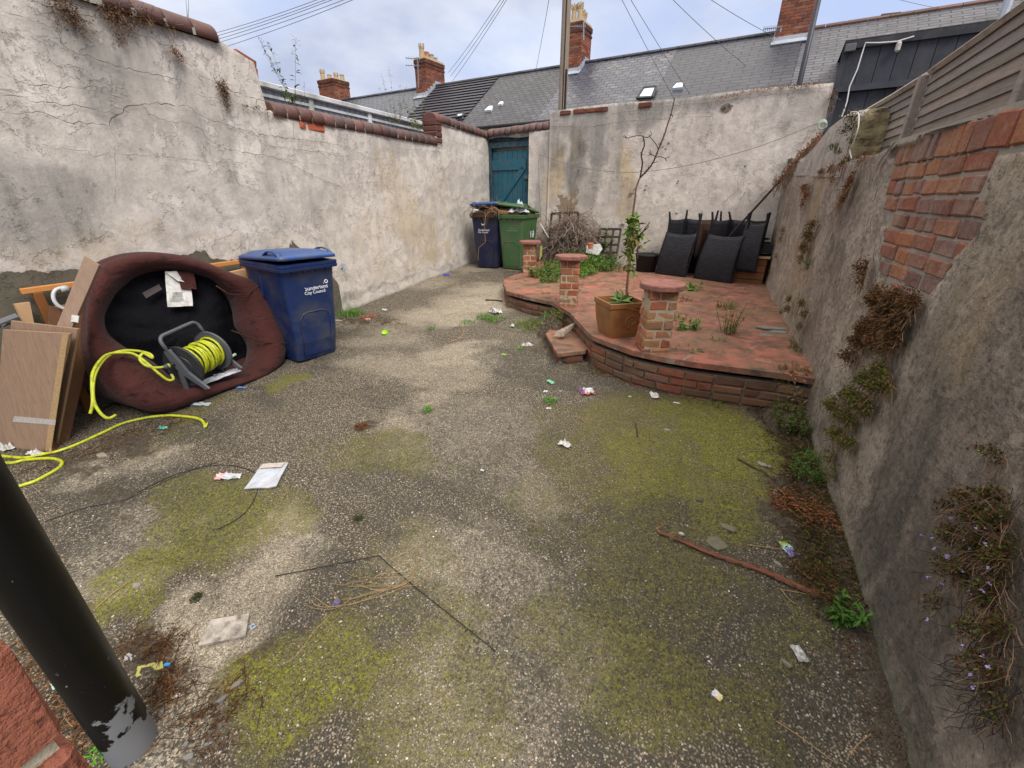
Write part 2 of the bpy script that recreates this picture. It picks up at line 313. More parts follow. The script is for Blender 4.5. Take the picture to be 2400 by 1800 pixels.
# ================================================================== WALL MATERIALS
def render_mat(name, base, base2, mortar, grey=(.13, .128, .12), yel=(.36, .26, .12), grit=.0015, bigb=.006, gsc=120, speck=.3):
    m = NM(name); a = m.sep(m.attr('m1')); g_, y_, b_ = a[0], a[1], a[2]; al = m.sep(m.attr('m2')); alg = al[0]; drk = al[1]
    n1 = m.noise(1.4, 7, .62, dist=.4); n2 = m.noise(7, 7, .68); n3 = m.noise(34, 5, .7); st = m.noise(3.4, 6, .65, m.vec((2.2, 2.2, .35)))
    n0 = m.noise(.55, 5, .6, dist=.8); c = m.mix(m.ramp(m.math('ADD', m.math('MULTIPLY', n1, .6), m.math('MULTIPLY', n0, .4)), [(.38, 0.), (.62, 1.)]), base, base2); c = m.mix(m.ramp(n2, [(.36, .6), (.56, 0.)]), c, tuple(x*.66 for x in base)); c = m.mix(m.ramp(n3, [(.34, .6*speck), (.52, 0.)]), c, tuple(x*.5 for x in base)); c = m.mix(m.ramp(n3, [(.56, 0.), (.7, .5*speck)]), c, tuple(min(1, x*1.2) for x in base2))
    fl = m.ramp(m.noise(2.6, 9, .68, dist=.3), [(.545, 0.), (.56, 1.)]); fl2 = m.ramp(m.noise(3.7, 9, .70, m.vec((1, 1, 1), rot=(1, 1, 1))), [(.60, 0.), (.612, 1.)]); c = m.mix(m.math('MULTIPLY', fl, .30), c, tuple(min(1, x*1.1) for x in base2)); c = m.mix(m.math('MULTIPLY', fl2, .38), c, tuple(x*.7 for x in base)); m.bump(m.math('SUBTRACT', fl, fl2), .003)
    yf = m.ramp(m.math('ADD', m.math('MULTIPLY', y_, .55), m.math('ADD', m.math('MULTIPLY', st, .5), m.math('MULTIPLY', n2, .35))), [(.52, 0.), (1.2, .85)]); c = m.mix(yf, c, m.mix(n2, yel, tuple(min(1, x*1.35) for x in yel)))
    gf = m.ramp(m.math('ADD', m.math('MULTIPLY', g_, .62), m.math('ADD', m.math('MULTIPLY', st, .45), m.math('MULTIPLY', n2, .42))), [(.56, 0.), (1.22, .95)]); c = m.mix(gf, c, m.mix(n3, tuple(x*.55 for x in grey), tuple(x*1.25 for x in grey)))
    bf = m.ramp(m.math('ADD', b_, m.math('MULTIPLY', m.math('SUBTRACT', n2, .5), .7)), [(.485, 0.), (.525, 1.)]); c = m.mix(bf, c, m.mix(n3, tuple(x*.75 for x in mortar), tuple(x*1.3 for x in mortar)))
    af = m.ramp(m.math('ADD', alg, m.math('MULTIPLY', m.math('SUBTRACT', n2, .5), .8)), [(.3, 0.), (.9, .75)]); c = m.mix(af, c, m.mix(n3, (.09, .10, .06), (.2, .21, .15)))
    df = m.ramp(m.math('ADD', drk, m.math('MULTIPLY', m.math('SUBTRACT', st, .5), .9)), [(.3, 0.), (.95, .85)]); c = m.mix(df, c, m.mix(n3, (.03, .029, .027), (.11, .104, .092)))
    sp = m.vor(gsc*.35, out='Distance'); c = m.mix(m.ramp(sp, [(.10, .6), (.18, 0.)]), c, tuple(x*.4 for x in base))
    m.bump(n1, .04, .7); m.bump(n2, bigb, 1.); m.bump(m.math('SUBTRACT', n3, m.math('MULTIPLY', bf, 1.2)), .002+.007*max(0, speck-.3)); m.bump(m.noise(gsc, 4, .7), grit)
    return m.fin(c, .9, spec=.2)
M_LW = render_mat('old cream render', (.52, .465, .41), (.70, .64, .57), (.125, .112, .082))
M_BW = render_mat('lime washed render', (.52, .46, .405), (.68, .62, .55), (.27, .20, .14))
M_RW = render_mat('grey roughcast render', (.24, .195, .155), (.50, .425, .345), (.2, .17, .14), grey=(.085, .077, .068), yel=(.30, .22, .11), grit=.010, bigb=.014, gsc=85, speck=1.3)
brickc = [(.30, .085, .045), (.36, .12, .06), (.24, .075, .045), (.40, .17, .09), (.28, .11, .075), (.22, .085, .06), (.34, .10, .05)]
def brick_mat(name, k=1., sat=1., rough=.85, dirt=(.16, .135, .11), damt=.5, bd=.004, sp=.3):
    m = NM(name); t = m.attr('tint'); n2 = m.noise(16, 6, .7); n3 = m.noise(70, 5, .7); n4 = m.noise(4.5, 5, .6)
    c = m.mix(n2, m.mix(1., t, (.62, .6, .6), 'MULTIPLY'), m.mix(1., t, (1.3, 1.3, 1.3), 'MULTIPLY'))
    c = m.mix(m.ramp(n3, [(.3, .6), (.48, 0.)]), c, (.07, .04, .03)); c = m.mix(m.ramp(m.math('ADD', m.math('MULTIPLY', n2, .5), m.math('MULTIPLY', n4, .5)), [(.47, 0.), (.68, damt)]), c, dirt)
    m.bump(n2, bd*1.5); m.bump(n3, bd*.6)
    return m.fin(c, rough, spec=sp)
M_BRK = brick_mat('weathered brick'); M_COP = brick_mat('glazed coping brick', rough=.5, dirt=(.07, .055, .05), damt=.75, bd=.003, sp=.5)
M_BRK2 = brick_mat('orange weathered brick', dirt=(.30, .26, .21), damt=.75, bd=.009)
M_MORT = simple('lime mortar', (.31, .285, .24), .95, .35, 20, 90, .004)
M_CRK = simple('crack shadow', (.11, .094, .08), 1., .5, 30, 50, .0)

def wall_grid(name, P0, dirv, nrm, u0, u1, zb, ztop, mat, thick=.24, cell=.045, paint=None, disp=.012, parent=None, recess=None, flare=0.):
    """front face: a fine grid bulging a little; then back, top and end faces"""
    us = lin(u0, u1, cell); zt = max(ztop(u) for u in us); nv = max(2, int((zt-zb(u0))/cell)); V = []; A = []; A2 = []
    dv = Vector(dirv); nn = Vector(nrm)
    for u in us:
        b = zb(u); t = ztop(u)
        for k in range(nv+1):
            z = b+(t-b)*k/nv; P = P0+dv*u; P = Vector((P.x, P.y, z))
            off = disp*(nz(P.x, P.y, z, .9, 3)+.35*nz(P.x, P.y, z, 4.5, 3))
            c1, c2 = paint(P) if paint else ((0, 0, 0), (0, 0, 0))
            if c1[2] > .5: off -= .006
            if flare: off += flare*max(0, 1-(z-gz(P))/.5)**2
            if recess: off -= recess(P)
            V.append(P+nn*off); A += [*c1, 1.]; A2 += [*c2, 0, 1.] if len(c2) == 2 else [*c2, 1.]
    n = nv+1; nu = len(us); F = []
    flip = dv.cross(Vector((0, 0, 1))).dot(nn) < 0
    for i in range(nu-1):
        for k in range(nv):
            f = [i*n+k, (i+1)*n+k, (i+1)*n+k+1, i*n+k+1]; F.append(f[::-1] if flip else f)
    m0 = len(V)
    for i, u in enumerate(us):
        P = P0+dv*u-nn*thick
        for z in (zb(u)-.3, ztop(u)): V.append(Vector((P.x, P.y, z))); A += [0, 0, 0, 1.]; A2 += [0, 0, 0, 1.]
    for i in range(nu-1):
        a, b, c, d = i*n+nv, (i+1)*n+nv, m0+2*(i+1)+1, m0+2*i+1; f = [a, b, c, d]; F.append(f[::-1] if flip else f)
        f = [m0+2*i, m0+2*i+1, m0+2*i+3, m0+2*i+2]; F.append(f[::-1] if flip else f)
    F.append([k for k in range(nv+1)][::-1]+[m0, m0+1]); e = nu-1; F.append([e*n+k for k in range(nv+1)]+[m0+2*e+1, m0+2*e])
    me = bpy.data.meshes.new(name); me.from_pydata([tuple(v) for v in V], [], F)
    for nm, buf in (('m1', A), ('m2', A2)): a = me.attributes.new(nm, 'FLOAT_COLOR', 'POINT'); a.data.foreach_set('color', buf)
    me.polygons.foreach_set('use_smooth', [True]*(nv*(nu-1))+[False]*(len(F)-nv*(nu-1))); me.materials.append(mat)
    o = bpy.data.objects.new(name, me); COL.objects.link(o)
    if parent: o.parent = parent
    return o
def ribbon(mb, pts, w, nrm, off=.0, jag=.012, seg=.03):
    nn = Vector(nrm).normalized(); Q = []
    for a, b in zip(pts[:-1], pts[1:]):
        a = Vector(a); b = Vector(b); k = max(1, int((b-a).length/seg))
        for i in range(k): Q.append(a.lerp(b, i/k))
    Q.append(Vector(pts[-1])); vs = []
    for i, q in enumerate(Q):
        d = (Q[min(i+1, len(Q)-1)]-Q[max(i-1, 0)]); sd_ = d.cross(nn).normalized()
        q = q+sd_*(jag*random.uniform(-1, 1))+nn*off
        ww = w*random.uniform(.35, 1.25)*(.25 if i in (0, len(Q)-1) else 1); vs += [q+sd_*ww/2, q-sd_*ww/2]
    mb.add(vs, [[2*i, 2*i+1, 2*i+3, 2*i+2] for i in range(len(Q)-1)])
def cracks(name, lists, fn, w, nrm, off, parent, jag=.01):
    mb = MB()
    for l in lists:
        ww = w
        if isinstance(l, tuple): l, ww = l
        ww *= .5
        ribbon(mb, [fn(*q) for q in l], ww, nrm, off, jag)
    return mb.build(name, M_CRK, parent)

# ================================================================== LEFT WALL
LX = -4.40
lw = thing('rendered_wall', 'long cream rendered wall with stepped top and cracks on the left of the yard', 'wall', (LX, 4, 0))
def LP(x, y): return X(x, y, LX)
def wb(lst): return [(f(x, y), (rx, rx, rz), a) for f, x, y, rx, rz, a in lst]
def lb(l): return [(LP(x, y), (.3, ru*.9, rz*.9), a*.60) for x, y, ru, rz, a in l]
LG = lb([(180, 110, .25, .35, .8), (230, 160, .18, .4, .9), (280, 90, .3, .3, .7), (330, 150, .2, .3, .6), (400, 135, .1, .3, .8), (60, 470, .5, .3, .95), (130, 520, .35, .2, .8), (30, 560, .5, .2, .6), (210, 460, .3, .25, .6), (480, 320, .2, .25, .7), (530, 350, .12, .3, .8), (450, 190, .12, .2, .6), (640, 395, .2, .3, .6), (635, 380, .1, .3, .7), (730, 490, .25, .3, .6), (660, 500, .2, .2, .5), (810, 360, .2, .3, .6), (860, 290, .3, .2, .5), (350, 300, .3, .3, .35), (380, 270, .25, .2, .4),
    (930, 340, .4, .15, .6), (980, 350, .3, .12, .6), (1060, 340, .3, .2, .4), (20, 230, .1, .5, .5), (860, 350, .3, .25, .5), (680, 270, .3, .15, .5), (560, 250, .2, .2, .5), (620, 330, .3, .2, .4), (760, 400, .2, .4, .35), (880, 440, .2, .5, .4), (1060, 570, .3, .2, .3), (830, 690, .5, .06, .8), (930, 660, .6, .05, .8), (1040, 625, .6, .05, .7), (1120, 560, .2, .3, .6)])
LY = lb([(930, 430, .3, .5, .8), (960, 520, .35, .5, .9), (1000, 560, .4, .4, .9), (1010, 600, .3, .15, 1), (1045, 590, .2, .2, .9), (920, 500, .3, .3, .7), (890, 400, .15, .3, .7), (1080, 400, .4, .5, .3), (970, 620, .3, .15, .7), (900, 630, .3, .15, .5), (300, 560, .8, .12, .6), (200, 590, .6, .1, .6), (550, 560, .7, .1, .45), (700, 590, .4, .3, .25), (870, 560, .3, .4, .5), (1030, 480, .3, .5, .45)])
def lpaint(P):
    g_ = blobval(P, LG, .12, 3); y_ = blobval(P, LY, .15, 3); h = P.z-gz(P); b_ = 0.
    # bare mortar band low down behind the rubbish and by the bin
    e = .06*nz(P.y, 1, 1, 2.4, 4)
    top = (1.19 if P.y < 2.7 else 1.12) if P.y < 3.62 else -1
    if P.y < 1.3: top = 1.16
    if 3.62 <= P.y < 4.25: top = 1.22-(P.y-3.62)*.85
    if P.y < 4.3: b_ = min(1, max(0, .5+(top+e+.04*math.sin(P.y*2.3)+.03*nz(P.y, 3, 2, 9)-P.z)/.12))
    al = .6*max(0, 1-h/.09) if P.y > 3.9 else max(0, .5*(1-h/.3))
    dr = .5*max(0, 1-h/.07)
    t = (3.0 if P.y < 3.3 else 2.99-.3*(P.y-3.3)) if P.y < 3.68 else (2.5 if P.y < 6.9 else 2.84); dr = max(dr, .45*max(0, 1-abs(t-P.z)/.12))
    return (g_, y_, b_), (al, dr)
LZ0 = lambda u: gh(LX, u)-.05
def ltA(u): return 3.0 if u < 3.32 else 2.99-.30*(u-3.32)
P0 = Vector((LX, 0, 0))
wall_grid('rendered_face', P0, (0, 1, 0), (1, 0, 0), -1.6, 8.96, LZ0, lambda u: ltA(u) if u < 3.67 else (2.50 if u < 6.87 else 2.84-.035*(u-6.9)), M_LW, paint=lpaint, parent=lw, disp=.016, cell=.04).location = -lw.location
def coping(mb, a, b, r, n, w=.3, lean=0., cols=None, skip=()):
    """row of half-round coping bricks from a to b"""
    a = Vector(a); b = Vector(b); d = (b-a); Lh = d.length; d.normalize(); s = d.cross(Vector((0, 0, 1))).normalized(); u = s.cross(d)
    cols = cols or [(.085, .032, .024), (.11, .038, .026), (.07, .03, .025), (.13, .045, .03), (.06, .028, .024)]
    for i in range(n):
        if i in skip: continue
        p = a.lerp(b, i/n)+d*.004; q = a.lerp(b, (i+1)/n)-d*.006; t = random.choice(cols); k = random.uniform(.75, 1.2); t = tuple(x*k for x in t)
        jz = random.uniform(-.006, .006); tw = random.uniform(-.012, .012); loops = []
        for f, sc in ((0., .9), (.06, 1.), (.94, 1.), (1., .92)):
            c = p.lerp(q, f); lp = []
            for k_ in range(13):
                w_ = math.pi*k_/12; lp.append(c+s*(math.cos(w_)*w/2*sc+tw)+u*(math.sin(w_)*r*sc+jz+.03))
            lp += [c-s*w/2*sc+s*tw-u*.02, c+s*w/2*sc+s*tw-u*.02]; loops.append(lp)
        mb.loft(loops, t)
mb = MB(lw.location); coping(mb, (LX-.12, -1.4, 2.985), (LX-.12, 3.30, 2.985), .10, 21, .31); mb.build('upper_coping', M_COP, lw, True)
mb = MB(lw.location); coping(mb, (LX-.12, 3.74, 2.475), (LX-.12, 6.85, 2.475), .10, 18, .29); mb.build('lower_coping', M_COP, lw, True)
mb = MB(lw.location); coping(mb, (LX-.12, 6.98, 2.82), (LX-.12, 8.78, 2.755), .11, 11, .29); mb.build('far_coping', M_COP, lw, True)
mb = MB(lw.location)        # bullnose brick end of the far section, facing the camera
for i in range(4):
    t = random.choice(brickc[:3]); t = tuple(x*.45 for x in t); z = 2.50+.085*i
    mb.box((LX-.12, 6.93, z+.04), (.27, .17, .077), None, t, .003, .012)
lp = []
for y in (6.85, 6.86, 7.02): lp.append([Vector((LX-.12+math.cos(math.pi*k/12)*.145, y, 2.82+math.sin(math.pi*k/12)*(.13 if y > 6.855 else .12))) for k in range(13)])
mb.loft(lp, (.14, .04, .028)); mb.build('brick_end', M_COP, lw)
mb = MB(lw.location)        # mortar bedding under the copings, broken upper end
mb.box((LX-.10, 1.0, 2.99), (.265, 4.6, .05), None, (1, 1, 1), 0); mb.box((LX-.12, 5.3, 2.485), (.262, 3.1, .045)); mb.box((LX-.12, 7.9, 2.80), (.262, 1.76, .055))
mb.build('mortar_bed', M_MORT, lw)
mb = MB(lw.location)        # exposed bricks: step end and hole under lower coping
for (x0, y0, x1, y1) in ((548, 117, 600, 150), (560, 140, 604, 172)):
    a = LP(x0, y0); b = LP(x1, y1); mb.box((LX-.13, (a.y+b.y)/2+.02, (a.z+b.z)/2-.02), (.24, abs(b.y-a.y), .1), rotm(x=-.25), random.choice(brickc), .006, .01)
for (x0, y0, x1, y1) in ((700, 282, 716, 304), (719, 284, 760, 312)):
    a = LP(x0, y0); b = LP(x1, y1); mb.box((LX-.085, (a.y+b.y)/2, (a.z+b.z)/2), (.2, abs(b.y-a.y), .075), None, (.42, .10, .045), .006, .008)
mb.build('exposed_brick', M_BRK, lw)
C1 = lambda l: [(x/2.765, y/2.765) for x, y in l]
C2 = lambda l: [(600+x/2.765, y/2.765) for x, y in l]
cracks('cracks', [(C1([(0, 80), (150, 115), (350, 185)]), .006), (C1([(0, 170), (130, 195), (260, 235), (390, 270)]), .004), (C1([(350, 110), (360, 200), (390, 280), (410, 315), (480, 350), (560, 365), (640, 400), (740, 425), (860, 460), (980, 485), (1130, 515)]), .010),
    (C1([(180, 5), (290, 35), (500, 90), (560, 105), (620, 110), (680, 130), (800, 165)]), .010), (C1([(800, 165), (840, 195), (880, 225), (930, 235)]), .020), (C1([(930, 235), (980, 250), (1030, 290), (1110, 310), (1160, 400), (1240, 440), (1290, 490), (1380, 530), (1500, 590), (1640, 640), (1720, 665)]), .010),
    (C1([(70, 555), (130, 540), (330, 560), (500, 570), (590, 555), (700, 610), (820, 660)]), .008), (C1([(0, 480), (70, 515), (130, 540)]), .006), (C1([(1130, 685), (1210, 690), (1300, 760), (1400, 790), (1500, 830), (1620, 850), (1660, 890), (1710, 945), (1850, 955), (2000, 980), (2212, 1000)]), .008),
    (C1([(0, 610), (100, 620), (230, 670), (350, 670), (470, 685), (600, 710), (770, 745)]), .010), (C1([(700, 820), (715, 770), (770, 745), (800, 710), (850, 680), (900, 680), (980, 665), (1130, 685)]), .014), (C1([(900, 680), (960, 740), (1050, 780), (1130, 795), (1230, 800), (1300, 850), (1370, 930), (1450, 965), (1600, 990), (1760, 1015), (1850, 1050), (2000, 1130), (2212, 1220)]), .008),
    (C1([(0, 730), (270, 735), (420, 790), (550, 798), (700, 820)]), .009), (C1([(250, 940), (400, 965), (550, 975), (600, 1020), (700, 990), (800, 1005), (950, 1010), (1100, 1020), (1300, 1045), (1480, 1055)]), .005), (C1([(700, 820), (740, 900), (740, 1050), (745, 1200), (735, 1330)]), .004), (C1([(1120, 450), (1140, 560), (1130, 665)]), .005), (C1([(1160, 400), (1120, 450)]), .012),
    (C1([(1140, 590), (1250, 615), (1400, 640), (1550, 680), (1700, 720)]), .004), (C1([(530, 20), (550, 100)]), .004),
    (C2([(0, 870), (300, 905), (560, 945)]), .010), (C2([(560, 945), (620, 970), (720, 1025), (820, 1030)]), .007), (C2([(100, 1020), (300, 1050), (450, 1075), (550, 1130)]), .005), (C2([(580, 1195), (740, 1180), (810, 1180), (860, 1240), (910, 1285)]), .007), (C2([(440, 1180), (580, 1215)]), .005), (C2([(235, 780), (235, 890)]), .006), (C2([(1170, 935), (1205, 945)]), .03), (C2([(1240, 910), (1340, 935), (1480, 1000)]), .007), (C2([(900, 960), (1100, 975), (1240, 990)]), .006)],
    LP, .008, (1, 0, 0), .021, lw).location = -lw.location
# ================================================================== BACK WALL (runs from the left corner, with the gate opening)
B0 = Vector((-4.46, 8.70, 0)); BD = Vector((5.41, -.85, 0)).normalized(); BN = Vector((BD.y, -BD.x, 0))
def BP(x, y): return PL(x, y, B0, BN)
def Bu(P): return (P-B0).dot(BD)
bw = thing('back_wall', 'tall pale rendered wall with stained face behind the paved terrace', 'wall', B0)
def bb(l): return [(BP(x, y), (ru, .5, rz), a*.85) for x, y, ru, rz, a in l]
BG = bb([(1390, 290, .2, .25, .7), (1330, 290, .2, .2, .6), (1300, 330, .2, .5, .7), (1350, 380, .2, .6, .85), (1270, 400, .12, .6, .4), (1400, 340, .2, .5, .7), (1500, 270, .5, .2, .7), (1600, 240, .5, .15, .7), (1440, 300, .3, .3, .5), (1440, 420, .15, .5, .5), (1550, 360, .15, .3, .3), (1700, 225, .6, .15, .5), (1380, 560, .3, .2, .5), (1370, 450, .25, .3, .6), (1640, 330, .1, .3, .3), (1860, 240, .4, .3, .5), (1900, 300, .3, .3, .4), (1650, 290, .15, .2, .35), (1460, 470, .2, .3, .4), (1780, 320, .4, .2, .2), (1260, 470, .1, .4, .5), (1730, 500, .3, .2, .25), (1570, 590, .8, .1, .5)])
BY = bb([(1310, 400, .12, .4, .9), (1290, 440, .15, .4, .7), (1350, 350, .15, .3, .7), (1470, 430, .14, .5, .8), (1455, 380, .1, .4, .6), (1260, 540, .2, .3, .6), (1500, 540, .3, .2, .3), (1330, 480, .15, .3, .6)])
BB = bb([(1325, 485, .16, .22, 1), (1345, 462, .1, .1, 1), (1312, 470, .1, .1, 1)])
def bpaint(P):
    g_ = blobval(P, BG, .14, 3); y_ = blobval(P, BY, .12, 3); b_ = blobval(P, BB, .12, 8); h = P.z-.46
    dr = max(.5*max(0, 1-(3.1-P.z)/.2), .4*max(0, 1-h/.2)); return (g_, y_, b_*.72), (.35*max(0, 1-h/.25), dr)
uL = Bu(BP(1289, 285)); uG0 = .06; uG1 = Bu(BP(1240, 325)); uE = Bu(BP(1955, 192))
zb = lambda u: .3
wall_grid('main_section', B0, BD, BN, uL, uE, zb, lambda u: 3.10-.01*(u-uL)+.01*math.sin(u*3), M_BW, .26, .045, bpaint, .015, bw).location = -B0
wall_grid('gate_pier', B0, BD, BN, uG1, uL-.001, zb, lambda u: 2.80, M_BW, .26, .045, bpaint, .012, bw).location = -B0
o = wall_grid('lintel', B0, BD, BN, uG0-.02, uG1-.001, lambda u: 2.70+.03*math.sin(u*5)+.05*(u/uG1), lambda u: 2.82, M_BW, .26, .03, lambda P: ((.9, .2, 0), (.1, .5)), .03, bw); o.location = -B0
mb = MB(B0); a = B0+BD*.08-BN*.11; b = B0+BD*(uL-.02)-BN*.11; coping(mb, (a.x, a.y, 2.79), (b.x, b.y, 2.83), .095, 10, .27, cols=[(.12, .06, .05), (.14, .065, .052), (.10, .05, .044)]); mb.build('coping', M_COP, bw, True)
mb = MB(B0)
for i in (1, 2, 3, 4, 7, 24):      # red bricks showing through under the broken top edge
    u = uL+.12+i*.225+random.uniform(-.04, .04)
    P = B0+BD*u; z = 3.05-.01*(u-uL)
    vis = True
    c = P-BN*(.055 if vis else .075); mb.box((c.x, c.y, z-.01), (.21, .16, .07), frame(BD), tuple(q*.55 for q in random.choice(brickc[:3])), .006, .012)
mb.build('exposed_brick', M_BRK, bw)
C3 = lambda l: [(1200+x/2.765, y/2.765) for x, y in l]
cracks('cracks', [(C3([(240, 820), (500, 825), (640, 800), (900, 775), (1040, 770)]), .012), (C3([(1040, 770), (1180, 760), (1300, 755)]), .008), (C3([(1310, 740), (1290, 830), (1270, 850), (1250, 960), (1370, 1030), (1405, 1040)]), .007), (C3([(1480, 1070), (1465, 1200), (1470, 1230), (1340, 1340)]), .010), (C3([(1510, 1240), (1460, 1340), (1410, 1410)]), .009),
    (C3([(610, 745), (900, 700), (1400, 655), (1700, 612), (2060, 592)]), .007), (C3([(1100, 1215), (1250, 1240), (1400, 1200)]), .004), (C3([(1240, 960), (1220, 1150), (1195, 1300)]), .004), (C3([(1400, 1060), (1600, 1030), (1720, 1050)]), .004), (C3([(430, 1050), (425, 1130), (400, 1200), (415, 1300)]), .014), (C3([(2010, 600), (2020, 640), (2070, 640)]), .008), (C3([(470, 1260), (570, 1330), (700, 1320)]), .005), (C3([(1500, 860), (1700, 790), (1800, 800)]), .004)], BP, .008, BN, .019, bw).location = -B0
mb = MB(B0)               # little chips of missing render, dark
for x, y, r in ((1703, 253, .09), (1712, 250, .05), (1696, 256, .05), (1567, 337, .03), (1548, 338, .03), (1560, 350, .02), (1588, 430, .02), (1746, 390, .025), (1512, 445, .03), (1515, 435, .02), (1590, 425, .02), (1586, 500, .025), (1500, 580, .02), (1530, 590, .03), (1460, 527, .05), (1355, 400, .03), (1352, 415, .02), (1480, 455, .05), (1490, 460, .03)):
    P = BP(x, y)+BN*.019; k = 9; Mf = frame(BD); mb.add([P+Mf @ Vector((r*random.uniform(.5, 1.1)*math.cos(q*6.283/k), 0, .75*r*random.uniform(.5, 1.1)*math.sin(q*6.283/k))) for q in range(k)], [list(range(k))[::-1]])
mb.build('chipped_patches', simple('dirty chip', (.17, .14, .11), .9, .4, 30, 60, .003), bw)
# ================================================================== GATE
gt = thing('garden_gate', 'blue painted ledged and braced wooden gate in the far left corner', 'gate', B0+BD*.5)
M_TEAL = simple('teal gloss paint', (.008, .095, .145), .5, .35, 14, 60, .001, dirt=(.06, .10, .11), dsc=9, spec=.4)
M_DTEAL = simple('dark teal paint', (.008, .045, .075), .55, .35, 14, 60, .001, dirt=(.10, .11, .10), dsc=14)
Mf = frame(BD)
def gbx(mb, u0, u1, z0, z1, d0, d1, t=(1, 1, 1), bev=.004, rot=None):
    c = B0+BD*(u0+u1)/2-BN*(d0+d1)/2; mb.box((c.x, c.y, (z0+z1)/2), (u1-u0, d1-d0, z1-z0), Mf if rot is None else Mf @ rot, t, 0, bev)
gl, gr_ = .10, uG1-.02; zt = 2.60
mb = MB(gt.location); gbx(mb, .045, gl+.01, .4, 2.64, .06, .16); gbx(mb, gr_-.045, uG1-.004, .4, 2.69, .06, .16); gbx(mb, .05, uG1-.006, 2.57, 2.67, .055, .165); gbx(mb, .05, uG1-.01, 2.675, 2.76, .08, .16, (.5, .6, .6)); mb.build('frame', M_DTEAL, gt)
mb = MB(gt.location); nb = 7
for i in range(nb):
    a = gl+.03+(gr_-.06-gl-.03)*i/nb; b = gl+.03+(gr_-.06-gl-.03)*(i+1)/nb
    gbx(mb, a+.002, b-.004, .47, zt-.085-.01*abs(i-3)*.3+random.uniform(-.004, .004), .10, .125, tv(.9, 1.1))
mb.build('board_panel', M_TEAL, gt)
mb = MB(gt.location); gbx(mb, gl+.02, gr_-.09, 2.17, 2.36, .075, .099); mb.build('ledge_rail', M_TEAL, gt)
mb = MB(gt.location); gbx(mb, gl+.03, gr_-.06, .62, .8, .075, .099); mb.build('ledge_rail', M_TEAL, gt)
mb = MB(gt.location)
a = BP(1222, 392); b = BP(1172, 472); ua, ub = Bu(a), Bu(b); dz = a.z-b.z; ub2 = ub-(ua-ub)*(b.z-.8)/dz*0.35; zb2 = b.z-dz*.35
Lb = math.hypot(ua-ub2, a.z-zb2); ang = math.atan2(a.z-zb2, ua-ub2); um = (ua+ub2)/2; c = B0+BD*um-BN*.087
mb.box((c.x, c.y, (a.z+zb2)/2), (Lb, .024, .11), Mf @ Matrix.Rotation(-ang, 3, 'Y'), (1, 1, 1), 0, .003); mb.build('brace', M_TEAL, gt)
M_IRON = simple('black iron', (.025, .026, .028), .5, .3, 30, 80, .0005, metal=.5)
mb = MB(gt.location); P = BP(1228, 415); gbx(mb, Bu(P)-.03, Bu(P)+.07, P.z-.03, P.z+.03, .07, .1, (6, 6, 6)); gbx(mb, Bu(P)-.03, Bu(P)+.09, P.z-.05, P.z-.035, .05, .1); mb.build('latch', M_IRON, gt)
P = BP(1229, 440); q = B0+BD*Bu(P)-BN*.07; mb = MB(gt.location); mb.tube([(q.x, q.y, P.z+.06), (q.x, q.y-.03, P.z+.045), (q.x, q.y-.03, P.z-.06), (q.x, q.y, P.z-.08)], .007, 6); mb.build('handle', M_IRON, gt, True)
# ================================================================== RIGHT WALL
RX = .86
rw = thing('party_wall', 'grey roughcast party wall on the right with a patch of bare red brick', 'wall', (RX, 3.5, 0))
def RP(x, y): return X(x, y, RX)
def rb(l): return [(RP(x, y), (.4, ru, rz), a*.75) for x, y, ru, rz, a in l]
RG = rb([(2100, 1150, .15, .5, .9), (2060, 1250, .1, .4, .9), (2130, 1300, .12, .4, .9), (2200, 1100, .2, .3, .6), (2140, 1000, .2, .2, .7), (2300, 1000, .15, .3, .4), (2120, 1450, .08, .4, .9), (2180, 1500, .08, .4, .8), (2300, 600, .2, .2, .4), (2200, 800, .15, .3, .5), (1950, 600, .25, .6, .5), (1980, 520, .25, .5, .5), (2360, 850, .2, .3, .5), (2250, 1300, .1, .3, .7), (1890, 560, .3, .4, .4), (2000, 450, .2, .3, .4), (2330, 1650, .1, .3, .7), (2200, 1700, .08, .3, .8)])
RY = rb([(1905, 500, .2, .5, .9), (1880, 600, .4, .4, .7), (1925, 420, .3, .4, .6), (2300, 720, .15, .25, .7), (2250, 820, .1, .2, .5), (1860, 700, .5, .3, .5), (2340, 500, .2, .2, .4), (2330, 560, .1, .15, .4)])
PATCH = [RP(*q) for q in ((2098, 352), (2400, 236), (2500, 200), (2500, 330), (2330, 356), (2305, 430), (2296, 545), (2246, 590), (2216, 645), (2200, 668), (2150, 700), (2072, 672), (2060, 640), (2072, 565), (2066, 470), (2085, 400))]
def inpoly(P, poly):
    c = False; n = len(poly); j = n-1
    for i in range(n):
        a, b = poly[i], poly[j]
        if (a.z > P.z) != (b.z > P.z) and P.y < (b.y-a.y)*(P.z-a.z)/(b.z-a.z)+a.y: c = not c
        j = i
    return c
def rrec(P):
    q = Vector((P.x, P.y+.008*nz(P.y, P.z, 2, 25), P.z+.008*nz(P.y, P.z, 7, 25))); return .045 if inpoly(q, PATCH) else 0.
def rpaint(P):
    g_ = blobval(P, RG, .1, 4); y_ = blobval(P, RY, .12, 4); h = P.z-gz(P)
    al = 1.0*max(0, 1-h/(.20+.05*nz(P.y, 0, 0, 3))); dr = .55*max(0, min(1, 1-(h-.15)/.9)) if P.y < 3.3 else .3*max(0, 1-h/.5)  # dr paints shade: wall darkened toward its foot and near end
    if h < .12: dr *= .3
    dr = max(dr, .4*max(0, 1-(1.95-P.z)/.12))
    return (g_, y_, 0.), (al, dr)
def rtop(u):
    if u < 3.3: return 1.955
    if u < 4.42: return 1.93-.01*math.sin(u*9)
    if u < 5.55: return 1.93
    return 1.95+.10*(u-5.55)
